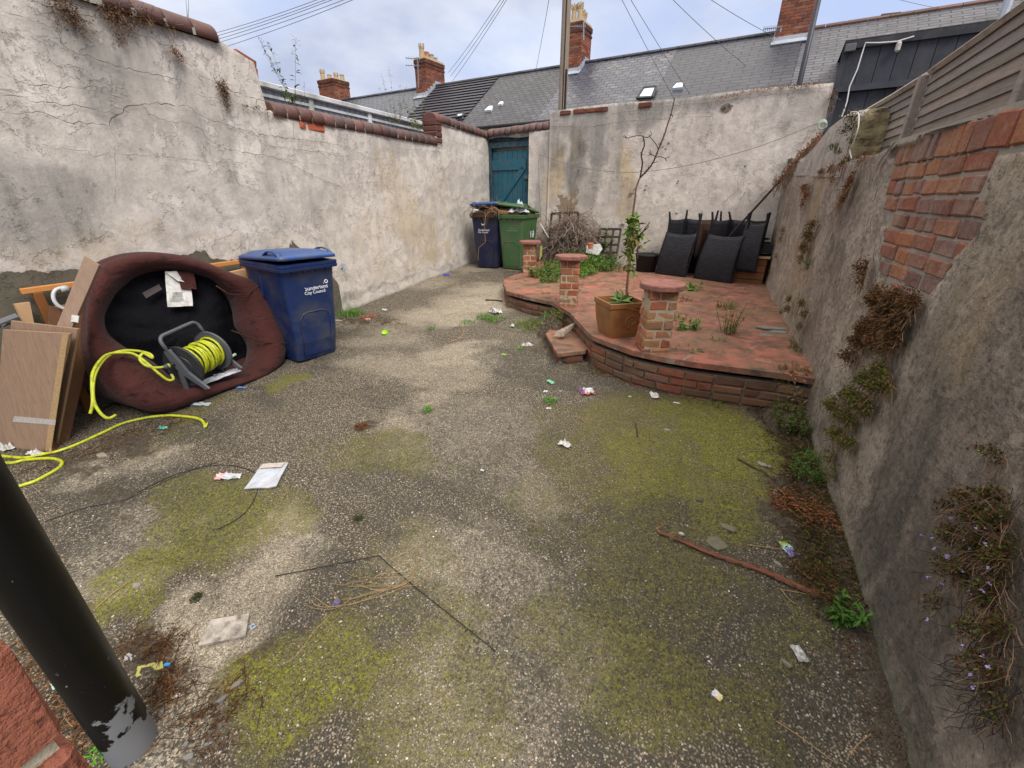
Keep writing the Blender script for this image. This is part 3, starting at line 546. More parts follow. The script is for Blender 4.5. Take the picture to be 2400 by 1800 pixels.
R0 = Vector((RX, 0, 0)); NZ = (-1, 0, 0)
wall_grid('near_section', R0, (0, 1, 0), NZ, .3, 3.9, lambda u: gh(0, u)-.04, rtop, M_RW, .22, .026, rpaint, .022, rw, rrec, .03).location = -rw.location
wall_grid('far_section', R0, (0, 1, 0), NZ, 3.901, 8.02, lambda u: gh(0, u)-.04, rtop, M_RW, .22, .05, rpaint, .03, rw, None, .03).location = -rw.location
mb = MB(rw.location); mb.box((RX+.031, 2.0, 1.6), (.022, 3.0, .75), None, (.95, .93, .9)); mb.build('mortar_backing', M_MORT, rw)
mb = MB(rw.location); rbc = [(.29, .125, .08), (.23, .105, .075), (.33, .15, .09), (.19, .095, .08), (.36, .16, .085), (.25, .135, .11), (.30, .105, .06), (.36, .15, .07)]
y = .7
while y < 3.24:                  # brick-on-edge top course
    w = random.choice([.075, .078, .105, .16]) if y > 2.35 else random.choice([.16, .19, .14])
    mb.box((RX+.048+random.uniform(-.006, .004), y+w/2, 1.895), (.085, w-.009, .115), rotm(x=random.uniform(-.05, .09)), random.choice(rbc), .0025, .007); y += w
z = 1.832; row = 0
while z > 1.20:
    y = .9+(.11 if row % 2 else 0)
    while y < 3.4:
        w = random.choice([.215, .215, .105, .16]); c = Vector((RX, y+w/2, z-.034))
        if inpoly(c+Vector((0, w*.3, .02)), PATCH) or (inpoly(c, PATCH) and inpoly(c-Vector((0, w*.3, 0)), PATCH)):
            mb.box((RX+.044+random.uniform(-.005, .006), y+w/2, z-.034+random.uniform(-.004, .004)), (.07, w-.012, .065), rotm(x=random.uniform(-.03, .03), z=random.uniform(-.03, .03)), random.choice(rbc), .0025, .007)
        y += w
    z -= .077; row += 1
mb.build('exposed_brick', M_BRK2, rw)
# raised pier standing on the wall beside the fence end
def RB(x, y): return X(x, y, RX)
M_PIER = render_mat('lichened pier render', (.42, .38, .27), (.55, .50, .36), (.2, .17, .12), grey=(.1, .1, .06), yel=(.45, .38, .16))
mb = MB(rw.location); loops = []
pro = [(4.42, 1.88, 2.24), (4.47, 1.88, 2.275), (4.9, 1.9, 2.32), (5.4, 1.92, 2.30), (5.9, 1.95, 2.20), (6.6, 1.97, 2.12), (7.2, 2.0, 2.14), (7.98, 2.02, 2.16)]
for y, z0, z1 in pro:
    x0, x1 = RX-.015, RX+.23; e = .01*nz(y, 1, 1, 3)
    loops.append([Vector(p) for p in ((x0+e, y, z0-.06), (x0+e, y, (z0+z1)/2), (x0+.01, y, z1-.03), (x0+.05, y, z1), (x1-.06, y, z1+.01), (x1, y, z1-.04), (x1, y, z0-.06))])
mb.loft(loops); o = mb.build('raised_pier', render_mat('grey pier render', (.30, .27, .235), (.42, .38, .33), (.2, .17, .14)), rw)
mb = MB(rw.location)
L_ = []
for i in range(15):
    z = 1.885+.027*i; w_ = .105*(1 if i < 11 else (1-.06*(i-10)**1.6)); l = []
    for k in range(14):
        a_ = 2*math.pi*k/14; ex = lambda v: math.copysign(abs(v)**.45, v); p = Vector((RX+.10+ex(math.cos(a_))*w_, 4.40+ex(math.sin(a_))*.055, z)); p += Vector((.010*nz(p.x*3, p.y*3, z, 9), .016*nz(p.x, p.y+4, z, 14), 0)); l.append(p)
    L_.append(l)
mb.loft(L_, (.72, .64, .42))
mb.build('lichened_brick_end', simple('lichened brick', (.42, .39, .33), .9, .5, 25, 60, .012, dirt=(.05, .035, .02), dsc=9), rw)
C8 = lambda l: [(1800+x/3.687, 400+y/3.687) for x, y in l]
C6 = lambda l: [(1700+x/3.16, 700+y/3.16) for x, y in l]
cracks('cracks', [(C8([(845, 170), (820, 215), (785, 265)]), .012), (C8([(880, 625), (855, 675)]), .012), (C6([(1560, 760), (1600, 790), (1640, 840)]), .005), (C6([(1600, 690), (1680, 810), (1740, 880), (1800, 940)]), .008), (C6([(1400, 900), (1500, 1040), (1640, 1250), (1720, 1320), (1840, 1450)]), .006), (C6([(1265, 1255), (1240, 1300), (1215, 1365)]), .012), (C6([(580, 410), (600, 380)]), .006), (C6([(670, 440), (688, 415)]), .010), (C6([(2060, 1320), (2200, 1480)]), .004)], RP, .008, NZ, .024, rw).location = -rw.location
mb = MB(rw.location)                                     # open joints and holes
for l, w in ((C8([(1905, 485), (1900, 560), (1880, 620)]), .022), (C8([(1000, 130), (985, 180), (962, 265)]), .018), (C8([(988, 310), (935, 440), (930, 560)]), .010), (C8([(985, 620), (960, 740), (985, 960)]), .012), (C8([(305, 1050), (290, 1120)]), .06), (C8([(290, 1120), (275, 1180), (250, 1260)]), .035), ([(2115, 330), (2095, 352), (2072, 385), (2064, 405)], .035), ([(2005, 300), (2008, 340), (1990, 372)], .01), (C8([(310, 150), (340, 120), (400, 140)]), .02)):
    ribbon(mb, [RP(*q) for q in l], w, NZ, .026, .004, .02)
mb.build('holes', M_CRK, rw)
# ================================================================== FENCE on the far side of the right wall
FX = 1.06
fn = thing('lap_fence', 'weathered grey lap panel fence above the right-hand wall', 'fence', (FX, 3, 1.95))
M_FEN = NM('grey weathered boards'); m = M_FEN; v = m.vec((14, 1.2, 22)); f = m.noise(3, 6, .7, v); f2 = m.noise(12, 4, .7)
c = m.mix(f, (.13, .105, .085), (.36, .31, .27)); c = m.mix(1., c, m.attr('tint'), 'MULTIPLY'); c = m.mix(m.ramp(f2, [(.5, 0.), (.7, .5)]), c, (.14, .13, .09)); m.bump(f, .004); M_FEN = m.fin(c, .9, spec=.2)
pys = [5.12, 3.84, 2.62, .9]
for i in range(3):
    a, b = pys[i]-.03, pys[i+1]+.03; mb = MB(fn.location); zt0, zt1 = [(2.335, 2.34), (2.35, 2.42), (2.42, 2.47)][i]; zb0 = 1.955
    n = 7
    for k in range(n):
        f0 = k/n; f1 = (k+1)/n+.03; zA0 = zb0+(zt0-zb0)*f0; zA1 = zb0+(zt0-zb0)*f1; zB0 = zb0+(zt1-zb0)*f0; zB1 = zb0+(zt1-zb0)*f1; t = tv(.75, 1.2)
        nseg = 8; w = []
        for s_ in range(nseg+1):
            g_ = s_/nseg; y = a+(b-a)*g_; e = .004*nz(y, k, i, 6); w.append([Vector((FX-.016, y, zA0+(zB0-zA0)*g_+e)), Vector((FX-.008, y, zA0+(zB0-zA0)*g_+e)), Vector((FX+.008, y, zA1+(zB1-zA1)*g_)), Vector((FX-.004, y, zA1+(zB1-zA1)*g_+.001))])
        mb.loft(w, t)
    mb.build('panel', M_FEN, fn)
    mb = MB(fn.location); mb.tube([(FX-.018, a, zt0+.014), (FX-.018, (a+b)/2, (zt0+zt1)/2+.010), (FX-.018, b, zt1+.016)], .02, 4, (1.6, 1.6, 1.6)); mb.build('capping_rail', M_FEN, fn)
for y, z in ((3.84, 2.35), (2.62, 2.42)):
    mb = MB(fn.location); mb.box((FX-.035, y, (1.93+z)/2), (.045, .05, z-1.93), None, (1.1, 1.1, 1.12), 0, .004); mb.build('batten', M_FEN, fn)
mb = MB(fn.location); mb.box((FX+.05, 2.5, (1.9+2.5)/2), (.09, .09, .62), None, (.25, .22, .2)); mb.build('post', M_FEN, fn)
# ================================================================== HOUSES OPPOSITE (one row, ridge level, each house a thing)
HA = R(-6.5); HD = Vector((math.cos(HA), math.sin(HA), 0)); HN = Vector((HD.y, -HD.x, 0))   # HN points to the camera
HR = Vector((-5.38, 18.30, 6.1)); PITCH = R(35); RUN = 3.08
HM = frame(HD)          # X along the row, Y away from the camera
def Hs(x): return (x-HR.x)/HD.x
def hp(s, back, z): return HR+HD*s-HN*back+Vector((0, 0, z-HR.z))
def slate_mat(name, c1, c2, cw, chh, spots=None, mortar=.25, wet=.5, lines=True):
    m = NM(name); o = m.tc.outputs['Object']
    b = m.n('ShaderNodeTexBrick'); m.l(o, b.inputs['Vector']); b.inputs['Scale'].default_value = 1; b.inputs['Brick Width'].default_value = cw; b.inputs['Row Height'].default_value = chh
    b.inputs['Mortar Size'].default_value = .018 if lines else .004; b.inputs['Mortar Smooth'].default_value = .4; b.inputs['Color1'].default_value = (*c1, 1); b.inputs['Color2'].default_value = (*c2, 1); b.inputs['Mortar'].default_value = (*[x*mortar for x in c1], 1)
    n = m.noise(.9, 6, .65, o); n2 = m.noise(6, 4, .6, o); c = m.mix(m.ramp(n, [(.4, .45), (.65, 0.)]), b.outputs['Color'], tuple(x*.5 for x in c1)); c = m.mix(m.ramp(n2, [(.55, 0.), (.75, .35)]), c, tuple(min(1, x*1.9) for x in c2))
    if spots: d = m.sep(m.vor(6.5, out='Color', v=m.vec((1, 1.6, 1), True))); c = m.mix(m.ramp(m.math('MULTIPLY', d[0], m.math('ADD', n, .5)), [(.92, 0.), (.94, .6)]), c, spots)
    c = m.mix(1., c, m.attr('tint'), 'MULTIPLY'); m.bump(m.math('SUBTRACT', n2, m.math('MULTIPLY', b.outputs['Fac'], .8)), .012); c = m.mix(1., c, (.68, .68, .70), 'MULTIPLY')
    return m.fin(c, wet, spec=.5)
M_S1 = slate_mat('blue grey slate', (.11, .12, .145), (.155, .165, .195), .28, .19, wet=.42)
M_S2 = slate_mat('patched grey slate', (.085, .087, .096), (.15, .15, .162), .25, .165, wet=.55)
M_S3 = slate_mat('mottled slate', (.09, .098, .13), (.135, .145, .18), .30, .18, spots=(.30, .27, .22), wet=.35)
M_S4 = slate_mat('smooth dark slate', (.08, .085, .105), (.098, .103, .124), .5, .17, wet=.42, mortar=.4)
M_S5 = slate_mat('coarse grey slate', (.15, .15, .17), (.20, .20, .22), .42, .14, wet=.55, mortar=.35)
M_TILE = simple('charcoal interlocking tile', (.065, .062, .075), .5, .2, 2, 30, .002, obj=False)
M_RIDGE = simple('clay ridge tile', (.19, .12, .095), .8, .3, 6, 40, .003)
M_LEAD = simple('lead flashing', (.42, .45, .50), .5, .25, 5, 40, .003, metal=.2)
M_CREAM = simple('cream painted wall', (.62, .58, .48), .8, .2, 2, 50, .002, dirt=(.4, .37, .3))
M_GUT = simple('black gutter', (.02, .02, .022), .5, .2, 4)
M_GLASS = simple('skylight glass', (.72, .80, .86), .15, .06, 1, 10, 0, spec=.8, tint=False)
M_FRAME = simple('dark grey window frame', (.035, .035, .04), .5, .2, 4)
M_POT = simple('buff chimney pot', (.40, .30, .18), .85, .4, 14, 40, .004)
M_POTR = simple('terracotta chimney pot', (.45, .16, .08), .8, .3, 14, 40, .004)
M_CBRK = brick_mat('chimney brick', dirt=(.06, .04, .035), damt=.55)
def house(name, label, s0, s1, mat, tiles=False, tint=(1, 1, 1), rz=6.10, ridge=M_S4, rz1=None):
    t = thing(name, label, 'house', HR+HD*((s0+s1)/2)-Vector((0, 0, HR.z)), group='terraced houses across the back lane')
    ez = rz-RUN*math.tan(PITCH); L_ = s1-s0
    # roof: object-space X along the row, Y down-slope, so that courses follow the slope
    for side in (1, -1):
        sl_ = RUN/math.cos(PITCH)+.12; mb = MB()
        if tiles and side == 1:
            n = 17; st = sl_/n
            for k in range(n): mb.add([(-L_/2, -k*st, .02), (L_/2, -k*st, .02), (L_/2, -(k+1)*st, .062), (-L_/2, -(k+1)*st, .062), (-L_/2, -(k+1)*st, .015), (L_/2, -(k+1)*st, .015)], [[0, 3, 2, 1], [3, 4, 5, 2]], [tv(.9, 1.1), (.15, .15, .15)])
            mb.add([(-L_/2, 0, 0), (L_/2, 0, 0), (L_/2, -sl_, 0), (-L_/2, -sl_, 0)], [[0, 3, 2, 1]])
        else: mb.box((0, -sl_/2, 0), (L_, sl_, .05), None, tint)
        o = mb.build('roof' if side == 1 else 'rear_slope', mat, t)
        yv = -HN*(1 if side == 1 else -1)          # object Y (up slope)
        Yv = (yv*math.cos(PITCH)+Vector((0, 0, 1))*math.sin(PITCH)).normalized(); Xv = HD*(1 if side == 1 else -1); Zv = Xv.cross(Yv)
        o.matrix_local = Matrix(((Xv.x, Yv.x, Zv.x, 0), (Xv.y, Yv.y, Zv.y, 0), (Xv.z, Yv.z, Zv.z, rz), (0, 0, 0, 1)))
        if side == 1: roof = o
    mb = MB(t.location); nr = max(1, int(L_/.45))
    for k in range(nr):
        a = hp(s0+L_*k/nr+.006, 0, rz+.03); b = hp(s0+L_*(k+1)/nr-.006, 0, rz+.03); mb.tube([a, b], .09, 8, (tv(.8, 1.15)), flat=.8)
    mb.build('ridge_tiles', ridge, t)
    mb = MB(t.location)
    for bk, bz in ((-RUN+.28, ez+.12), (RUN-.28, ez+.12)):
        c = hp((s0+s1)/2, bk, bz/2); mb.box((c.x, c.y, bz/2), (L_-.006, .24, bz), HM)
    mb.build('wall', M_CREAM, t)
    mb = MB(t.location); a = hp(s0+.01, -RUN-.12, ez-.03); b = hp(s1-.01, -RUN-.12, ez-.03); mb.tube([a, b], .055, 8)
    for k in range(int(L_/.55)):
        c = hp(s0+.3+k*.55, -RUN+.08, ez-.22); mb.box(c, (.07, .2, .10), HM)
    mb.build('gutter', M_GUT, t)
    return t, roof
sx = [Hs(-24.5), Hs(-18.1), Hs(-13.0), Hs(-8.81), Hs(-5.55), Hs(-1.96), Hs(1.55), Hs(8.2)]
hA = house('terraced_house', 'far terraced house with pale blue grey slates, furthest left along the lane', sx[0], sx[1], M_S1, rz=6.1)
hB = house('terraced_house', 'terraced house with blue grey slates between the two left chimneys', sx[1], sx[2]+1.0, M_S1, rz=6.1)
hC = house('terraced_house', 'terraced house with a ridged charcoal tile roof', sx[2]+1.0, sx[3], M_TILE, tiles=True, rz=6.10, ridge=M_TILE)
hD = house('terraced_house', 'terraced house with worn patched grey slates above the gate', sx[3], sx[4], M_S2, rz=6.10)
hE = house('terraced_house', 'terraced house with mottled slates and a black framed roof window', sx[4], sx[5], M_S3, rz=6.10)
hF = house('terraced_house', 'terraced house with smooth dark slates left of the tall right chimney', sx[5], sx[6], M_S4, rz=6.10)
hG = house('terraced_house', 'terraced house with coarse pale slates and a black boarded dormer', sx[6], sx[7], M_S5, rz=6.07, ridge=M_RIDGE)
def onroof(x, y, up=.0):
    n = HN*math.sin(PITCH)+Vector((0, 0, math.cos(PITCH))); return PL(x, y, HR+n*up, n)
RFN = HN*math.sin(PITCH)+Vector((0, 0, math.cos(PITCH)))
def rooflight(h, q, name, frm=True, glass=M_GLASS, t=(1, 1, 1)):
    P = [onroof(*p, .10) for p in q]; c = sum(P, Vector())/4; off = h[0].location
    if frm:
        mb = MB(off); 
        for i in range(4):
            a, b = P[i], P[(i+1) % 4]; mb.tube([a, b], .045, 4)
        fo = mb.build(name, M_FRAME, h[0])
    mb = MB(off); mb.slab([c+(p-c)*.93+RFN*.0 for p in P], .08, t); g = mb.build('pane' if frm else name, glass, fo if frm else h[0]); return g
rooflight(hE, ((1493, 230), (1528, 228), (1538, 203), (1508, 206)), 'roof_window')
rooflight(hF, ((1575, 206), (1600, 204), (1601, 193), (1586, 194)), 'glass_slate', False)
rooflight(hD, ((1134, 259), (1151, 257), (1155, 247), (1146, 248)), 'glass_slate', False, t=(.7, .85, .8)); rooflight(hD, ((1166, 245), (1175, 243), (1180, 237), (1172, 238)), 'glass_slate', False, t=(.9, .9, .95))
rooflight(hC, ((1068, 275), (1082, 273), (1090, 264), (1072, 266)), 'roof_window', True)
def chimney(h, s, w, dpt, zt, pots, rb_=2.2, back=.0, flash=True, yel=True):
    off = h[0].location; mb = MB(off); z = HR.z-dpt*.5; rows = int((zt-z)/.075); t0 = None
    c0 = hp(s, back, 0)
    for r in range(rows+1):
        zz = z+r*.075; gw = 0
        if zt-.30 < zz < zt-.22: gw = .04
        if zt-.22 <= zz < zt-.15: gw = .0
        if zz >= zt-.15: gw = .05
        W_, D_ = w+gw, dpt+gw; o_ = (r % 2)*.11
        for side, ln, other in ((0, W_, D_), (1, W_, D_), (2, D_, W_), (3, D_, W_)):
            x = -ln/2-o_
            while x < ln/2-.01:
                a = max(x, -ln/2); b = min(x+.215, ln/2); x += .225
                if b-a < .03: continue
                m_ = (a+b)/2; t = random.choice(brickc); k = random.uniform(.6, 1.0)*(.55 if zz > zt-.3 else 1); t = tuple(q*k for q in t)
                if side == 0: lc = Vector((m_, -other/2+.04, 0)); sz = (b-a-.012, .08, .066)
                elif side == 1: lc = Vector((m_, other/2-.04, 0)); sz = (b-a-.012, .08, .066)
                elif side == 2: lc = Vector((-other/2+.041, m_, 0)); sz = (.079, b-a-.012, .066)
                else: lc = Vector((other/2-.041, m_, 0)); sz = (.079, b-a-.012, .066)
                mb.box(Vector((c0.x, c0.y, zz))+HM @ lc, sz, HM, t)
    o = mb.build('chimney', M_CBRK, h[0])
    mb = MB(off); mb.box((c0.x, c0.y, (z+zt)/2), (w-.03, dpt-.03, zt-z), HM, (1.1, 1.05, 1)); mb.box((c0.x, c0.y, zt+.03), (w-.02, dpt-.02, .07), HM, (1.6, 1.4, 1.1)); mb.build('mortar_core', M_MORT, o)
    for (a, b, hh, rr, mt, crown) in pots:
        c = Vector((c0.x, c0.y, zt+.05))+HM @ Vector((a, b, 0)); mb = MB(off)
        mb.lathe([(rr*1.05, 0), (rr, .03), (rr*.85, hh*.8), (rr*.95, hh*.82), (rr*.95, hh), (rr*.75, hh), (rr*.7, hh*.7)], c, 12)
        if crown:
            for k in range(5):
                g_ = 2*math.pi*k/5; p = c+Vector((math.cos(g_)*rr*.85, math.sin(g_)*rr*.85, hh)); mb.box(p+Vector((0, 0, .04)), (.05, .05, .12), rotm(g_))
        mb.build('chimney_pot', mt, o)
    if flash:
        mb = MB(off)
        for sgn in (-1, 1):
            for k in range(8):
                bk = -dpt/2-.05+k*(dpt+.1)/8; zz = HR.z-abs(bk)*math.tan(PITCH) if bk < 0 else HR.z
                c = hp(s+sgn*(w/2+.012), bk+back, zz+.10); mb.box(c, (.02, (dpt+.1)/8, .2), HM, tv(.8, 1.1))
        c = hp(s, -dpt/2-.02, HR.z-dpt/2*math.tan(PITCH)+.06); mb.box(c, (w+.12, .03, .16), HM); c = hp(s, -dpt/2-.12, HR.z-(dpt/2+.1)*math.tan(PITCH)+.05); mb.box(c, (w+.1, .2, .03), HM @ Matrix.Rotation(PITCH, 3, 'X')); mb.build('flashing', M_LEAD, o)
    return o
P4 = lambda rr, n, ms, cr: [(0, -.45+.9*k/(n-1), random.uniform(.24, .36), rr, ms[k % len(ms)], cr[k % len(cr)]) for k in range(n)]
c1 = PL(1000, 200, HR+HN*.3, HN); s1_ = (c1-HR).dot(HD)
chimney(hC, s1_-.02, .62, 1.25, 7.02, [(0, -.45, .40, .12, M_POT, True), (0, -.15, .28, .12, M_POTR, False), (0, .15, .26, .13, M_MORT, False), (0, .42, .2, .11, M_MORT, False)])
c2 = PL(1347, 130, HR+HN*.3, HN); chimney(hE, (c2-HR).dot(HD)+.02, .55, .95, 7.25, [(-.1, -.35, .36, .1, M_POT, True), (.12, -.33, .38, .1, M_POT, True), (0, -.05, .34, .1, M_POT, True), (.0, .15, .33, .1, M_POT, True), (0, .34, .3, .1, M_POT, True)])
c3 = PL(1858, 60, HR+HN*.3, HN); chimney(hG, (c3-HR).dot(HD)+.03, .85, .95, 7.35, [(-.2, -.3, .35, .11, M_POT, True), (.2, .3, .3, .11, M_POTR, False)])
c0_ = PL(766, 190, HR+HN*.3, HN); chimney(hA, (c0_-HR).dot(HD)+.1, 1.1, 1.0, 6.95, [(-.35, -.3, .36, .12, M_POT, True), (-.1, -.1, .26, .12, M_POT, False), (.15, .1, .25, .12, M_POT, True), (.4, .25, .27, .12, M_POT, False)], flash=False)
# stepped cap course on the ridge of the right-hand roof, black dormer
M_BLKB = simple('black stained boards', (.026, .028, .037), .6, .3, 5, 40, .002, dirt=(.05, .05, .055))
dm = Vector((0, 0, 0)); DP = HR+HN*3.5
def dq(x, y): return PL(x, y, DP, HN)
ofs = hG[0].location; a = dq(1985, 112); b = dq(1947, 288); sL = (a-HR).dot(HD); sR = sx[7]-.3; zT = a.z; zM = dq(1967, 206).z; zB = b.z-1.5
mb = MB(ofs); n = 17
for k in range(n):
    u0 = sL+(sR-sL)*k/n; u1 = sL+(sR-sL)*(k+1)/n
    for z0, z1, bk in ((zM+.03, zT-.02, -3.47), (zB, zM-.10, -3.39)):
        c = hp((u0+u1)/2, bk, (z0+z1)/2); mb.box(c, (u1-u0-.012, .03, z1-z0), HM, tv(.85, 1.2))
c = hp((sL+sR)/2, -2.1, (zB+zT)/2); mb.box(c, (sR-sL-.02, 2.5, zT-zB-.04), HM, (.8, .8, .8))
o = mb.build('dormer', M_BLKB, hG[0])
mb = MB(ofs); c = hp((sL+sR)/2, -3.51, zM-.03); mb.box(c, (sR-sL, .07, .12), HM, (1.3, 1.3, 1.3)); c = hp((sL+sR)/2, -3.50, zT+.03); mb.box(c, (sR-sL+.1, .12, .14), HM, (.7, .7, .7))
for u in (sL+.02, sL+1.18): c = hp(u, -3.46, zM-.6); mb.box(c, (.1, .1, 1.2), HM, (1.5, 1.5, 1.5))
c = hp(sL-.01, -3.46, (zT+zM)/2); mb.box(c, (.1, .1, zT-zM), HM, (1.2, 1.2, 1.2)); mb.build('trim_boards', M_BLKB, o)
mb = MB(ofs); c = hp((sL+sR)/2, -2.1, zT+.115); mb.box(c, (sR-sL+.12, 2.9, .03), HM, (.12, .12, .13)); mb.build('flat_roof', M_FEN, o)
mb = MB(ofs); c = hp((sL+sR)/2+.4, -3.2, zT+.16); mb.box(c, (sR-sL-.9, .5, .03), HM @ Matrix.Rotation(.25, 3, 'X'), (1.5, 1.5, 1.5)); mb.build('flashing', M_LEAD, o)
mb = MB(ofs); q = [dq(*p) for p in ((2140, 88), (2100, 100), (2060, 103), (2027, 103), (2020, 125), (2008, 165), (1990, 205), (1984, 240), (1972, 275))]; q = [p+HN*.1 for p in q]; mb.tube(q, .014, 5, (1, 1, 1)); mb.build('white_cable', simple('white cable', (.65, .65, .66), .5, .1), o)
mb = MB(ofs); c = dq(1992, 115)+HN*.1; mb.box(c, (.2, .1, .14), HM, (1, 1, 1), 0, .01); mb.build('junction_box', simple('grey plastic box', (.10, .10, .11), .5), o)
mb = MB(ofs); c = dq(2103, 112)+HN*.1; mb.lathe([(.02, -.1), (.05, -.07), (.05, .05), (.03, .09)], c, 10); mb.build('outdoor_lamp', simple('dull white plastic', (.4, .38, .34), .5), o)
mb = MB(ofs)
for x, y in ((1995, 58), (2086, 38), (2290, 13)):
    p = PL(x, y, HR, HN); mb.box(p+Vector((0, 0, .03)), (.42, .14, .05), HM @ Matrix.Rotation(.05, 3, 'Y'), (.7, .7, .7))
mb.build('slipped_ridge_tiles', M_RIDGE, hG[0])
mb = MB(ofs); p = PL(2358, 18, HR+HN*.9, HN); mb.tube([p-Vector((0, 0, .6)), p+Vector((0, 0, .9))], .09, 8); mb.build('vent_pipe', M_LEAD, hG[0])
# TV aerials
M_ALU = simple('weathered aluminium', (.26, .27, .29), .5, .2, 5, metal=.4)
def aerial(label, base, top, arms):
    t = thing('tv_aerial', label, 'aerial', base, group='tv aerials on the chimneys'); mb = MB(base); mb.tube([base, top], .022, 6); mb.build('mast', M_ALU, t)
    for (a, b, n, l) in arms:
        mb = MB(base); mb.tube([a, b], .014, 5)
        for k in range(n): p = a.lerp(b, k/max(1, n-1)); mb.tube([p-Vector((0, 0, l)), p+Vector((0, 0, l))], .008, 4); mb.tube([p+HN*l, p-HN*l], .008, 4)
        mb.build('boom', M_ALU, t)
Q = lambda x, y: PL(x, y, HR+HN*.75, HN)
aerial('grey aerial with two long booms strapped to the second chimney from the left', Q(981, 205), Q(979, 135), [(Q(952, 136), Q(983, 138), 6, .08), (Q(952, 153), Q(982, 154), 6, .05)])
aerial('small aerial standing behind the pots of the chimney beside the wooden pole', Q(1368, 95), Q(1368, 52), [(Q(1336, 63), Q(1372, 62), 9, .05)])
aerial('small aerial on the left side of the tall right-hand chimney', Q(1829, 75), Q(1830, 63), [(Q(1790, 68), Q(1832, 64), 10, .06)])
# ================================================================== POLES AND WIRES
M_POLE = NM('weathered pole timber'); m = M_POLE; v = m.vec((9, 9, .5)); f = m.noise(4, 6, .7, v); c = m.mix(f, (.12, .085, .06), (.42, .34, .27)); m.bump(f, .02); M_POLE = m.fin(c, .9, spec=.2)
pb = D(1318, 256, 9.9); pole = thing('utility_pole', 'weathered wooden telephone pole rising behind the back wall', 'pole', (pb.x, pb.y, .5))
mb = MB(pole.location); mb.tube([(pb.x, pb.y, .5), (pb.x, pb.y, 3), (pb.x, pb.y, 6), (pb.x, pb.y, 9)], [.105, .10, .095, .09], 14); mb.build('shaft', M_POLE, pole, True)
mb = MB(pole.location); c = Vector((pb.x, pb.y, 0)); d = (Vector((0, 0, 0))-c).normalized(); s_ = d.cross(Vector((0, 0, 1)))
mb.tube([c+d*.09-s_*.055+Vector((0, 0, z)) for z in (3.3, 3.9, 4.25, 4.3)], .022, 6, (.2, .2, .2)); mb.tube([c+d*.105+Vector((0, 0, z)) for z in (3.3, 5, 7, 8.8)], .012, 6, (.3, .3, .3)); mb.build('cable_run', M_GUT, pole)
lb_ = D(1876, 185, 10.2); lt = D(1918, 0, 10.6)
lp_ = thing('street_lamp', 'slim dark metal lamp post in the back lane in front of the tall chimney', 'lamp post', (lb_.x, lb_.y, .5)); mb = MB(lp_.location); mb.tube([(lb_.x, lb_.y, .5), (lb_.x, lb_.y, 7)], [.065, .055], 12); mb.build('column', simple('dark grey painted steel', (.03, .034, .045), .45, .2, 4), lp_, True)
mb = MB(lp_.location); mb.tube([(lb_.x, lb_.y, 7), (lb_.x-.1, lb_.y-.5, 7.1)], .04, 8); mb.box((lb_.x-.12, lb_.y-.8, 7.1), (.25, .6, .1), None, (1, 1, 1), 0, .03); mb.build('lamp_head', M_GUT, lp_)
M_WIRE = simple('overhead cable', (.12, .125, .14), .6, .1, 4)
def wire(label, pts, r=.012, grp='overhead telephone wires', name='overhead_wire'):
    mb = MB(pts[0]); a = [Vector(p) for p in pts]; out = []
    for p, q in zip(a[:-1], a[1:]):
        for k in range(8): out.append(p.lerp(q, k/8)-Vector((0, 0, (p-q).length*.006*4*(k/8)*(1-k/8))))
    out.append(a[-1]); mb.tube(out, r, 5); tag(mb.build(name, M_WIRE), label, 'wire', grp)
wl = 'one of the overhead wires running up and away to the right over the left wall'
for (a, b, c_, d_) in ((508, 75, 755, -5), (508, 83, 775, -5), (508, 92, 790, -5), (508, 100, 818, -5), (530, 109, 838, -5)): wire(wl, [D(a-25, b+8, 13), D(c_, d_, 10)], .0065, 'wires above the left wall')
for (a, b, c_, d_) in ((1051, 170, 1178, -8), (1056, 178, 1186, -8), (1060, 190, 1192, -8)): wire('one of three close parallel wires climbing from the house with the two boom aerial', [D(a, b, 16.5), D(c_, d_, 10)], .0065, 'three close parallel wires')
wire('single wire crossing the sky just left of the wooden pole', [D(1255, 168, 16.2), D(1288, -8, 10)], .0065)
wire('wire running down across the mottled slates to the back wall, leftmost of the pair', [D(1454, -8, 10), D(1590, 250, 12)], .0065); wire('wire running down across the slates to the back wall, right one of the steep pair', [D(1474, -8, 10), D(1618, 222, 12)], .0065)
wire('long wire slanting down over the smooth dark slates', [D(1570, -8, 10), D(1690, 105, 11.5), D(1812, 205, 13)], .0065); wire('long wire slanting down to the black boarded dormer', [D(1655, -8, 10), D(1800, 78, 12), D(1960, 140, 14)], .0065)
wire('dark cable looping down the smooth dark slates', [D(1718, 104, 15.6), D(1690, 165, 14.6), D(1645, 222, 13.5)], .012); wire('thin wire crossing the sky above the coarse slates', [D(2080, -8, 14), D(2215, 22, 15)], .0065)
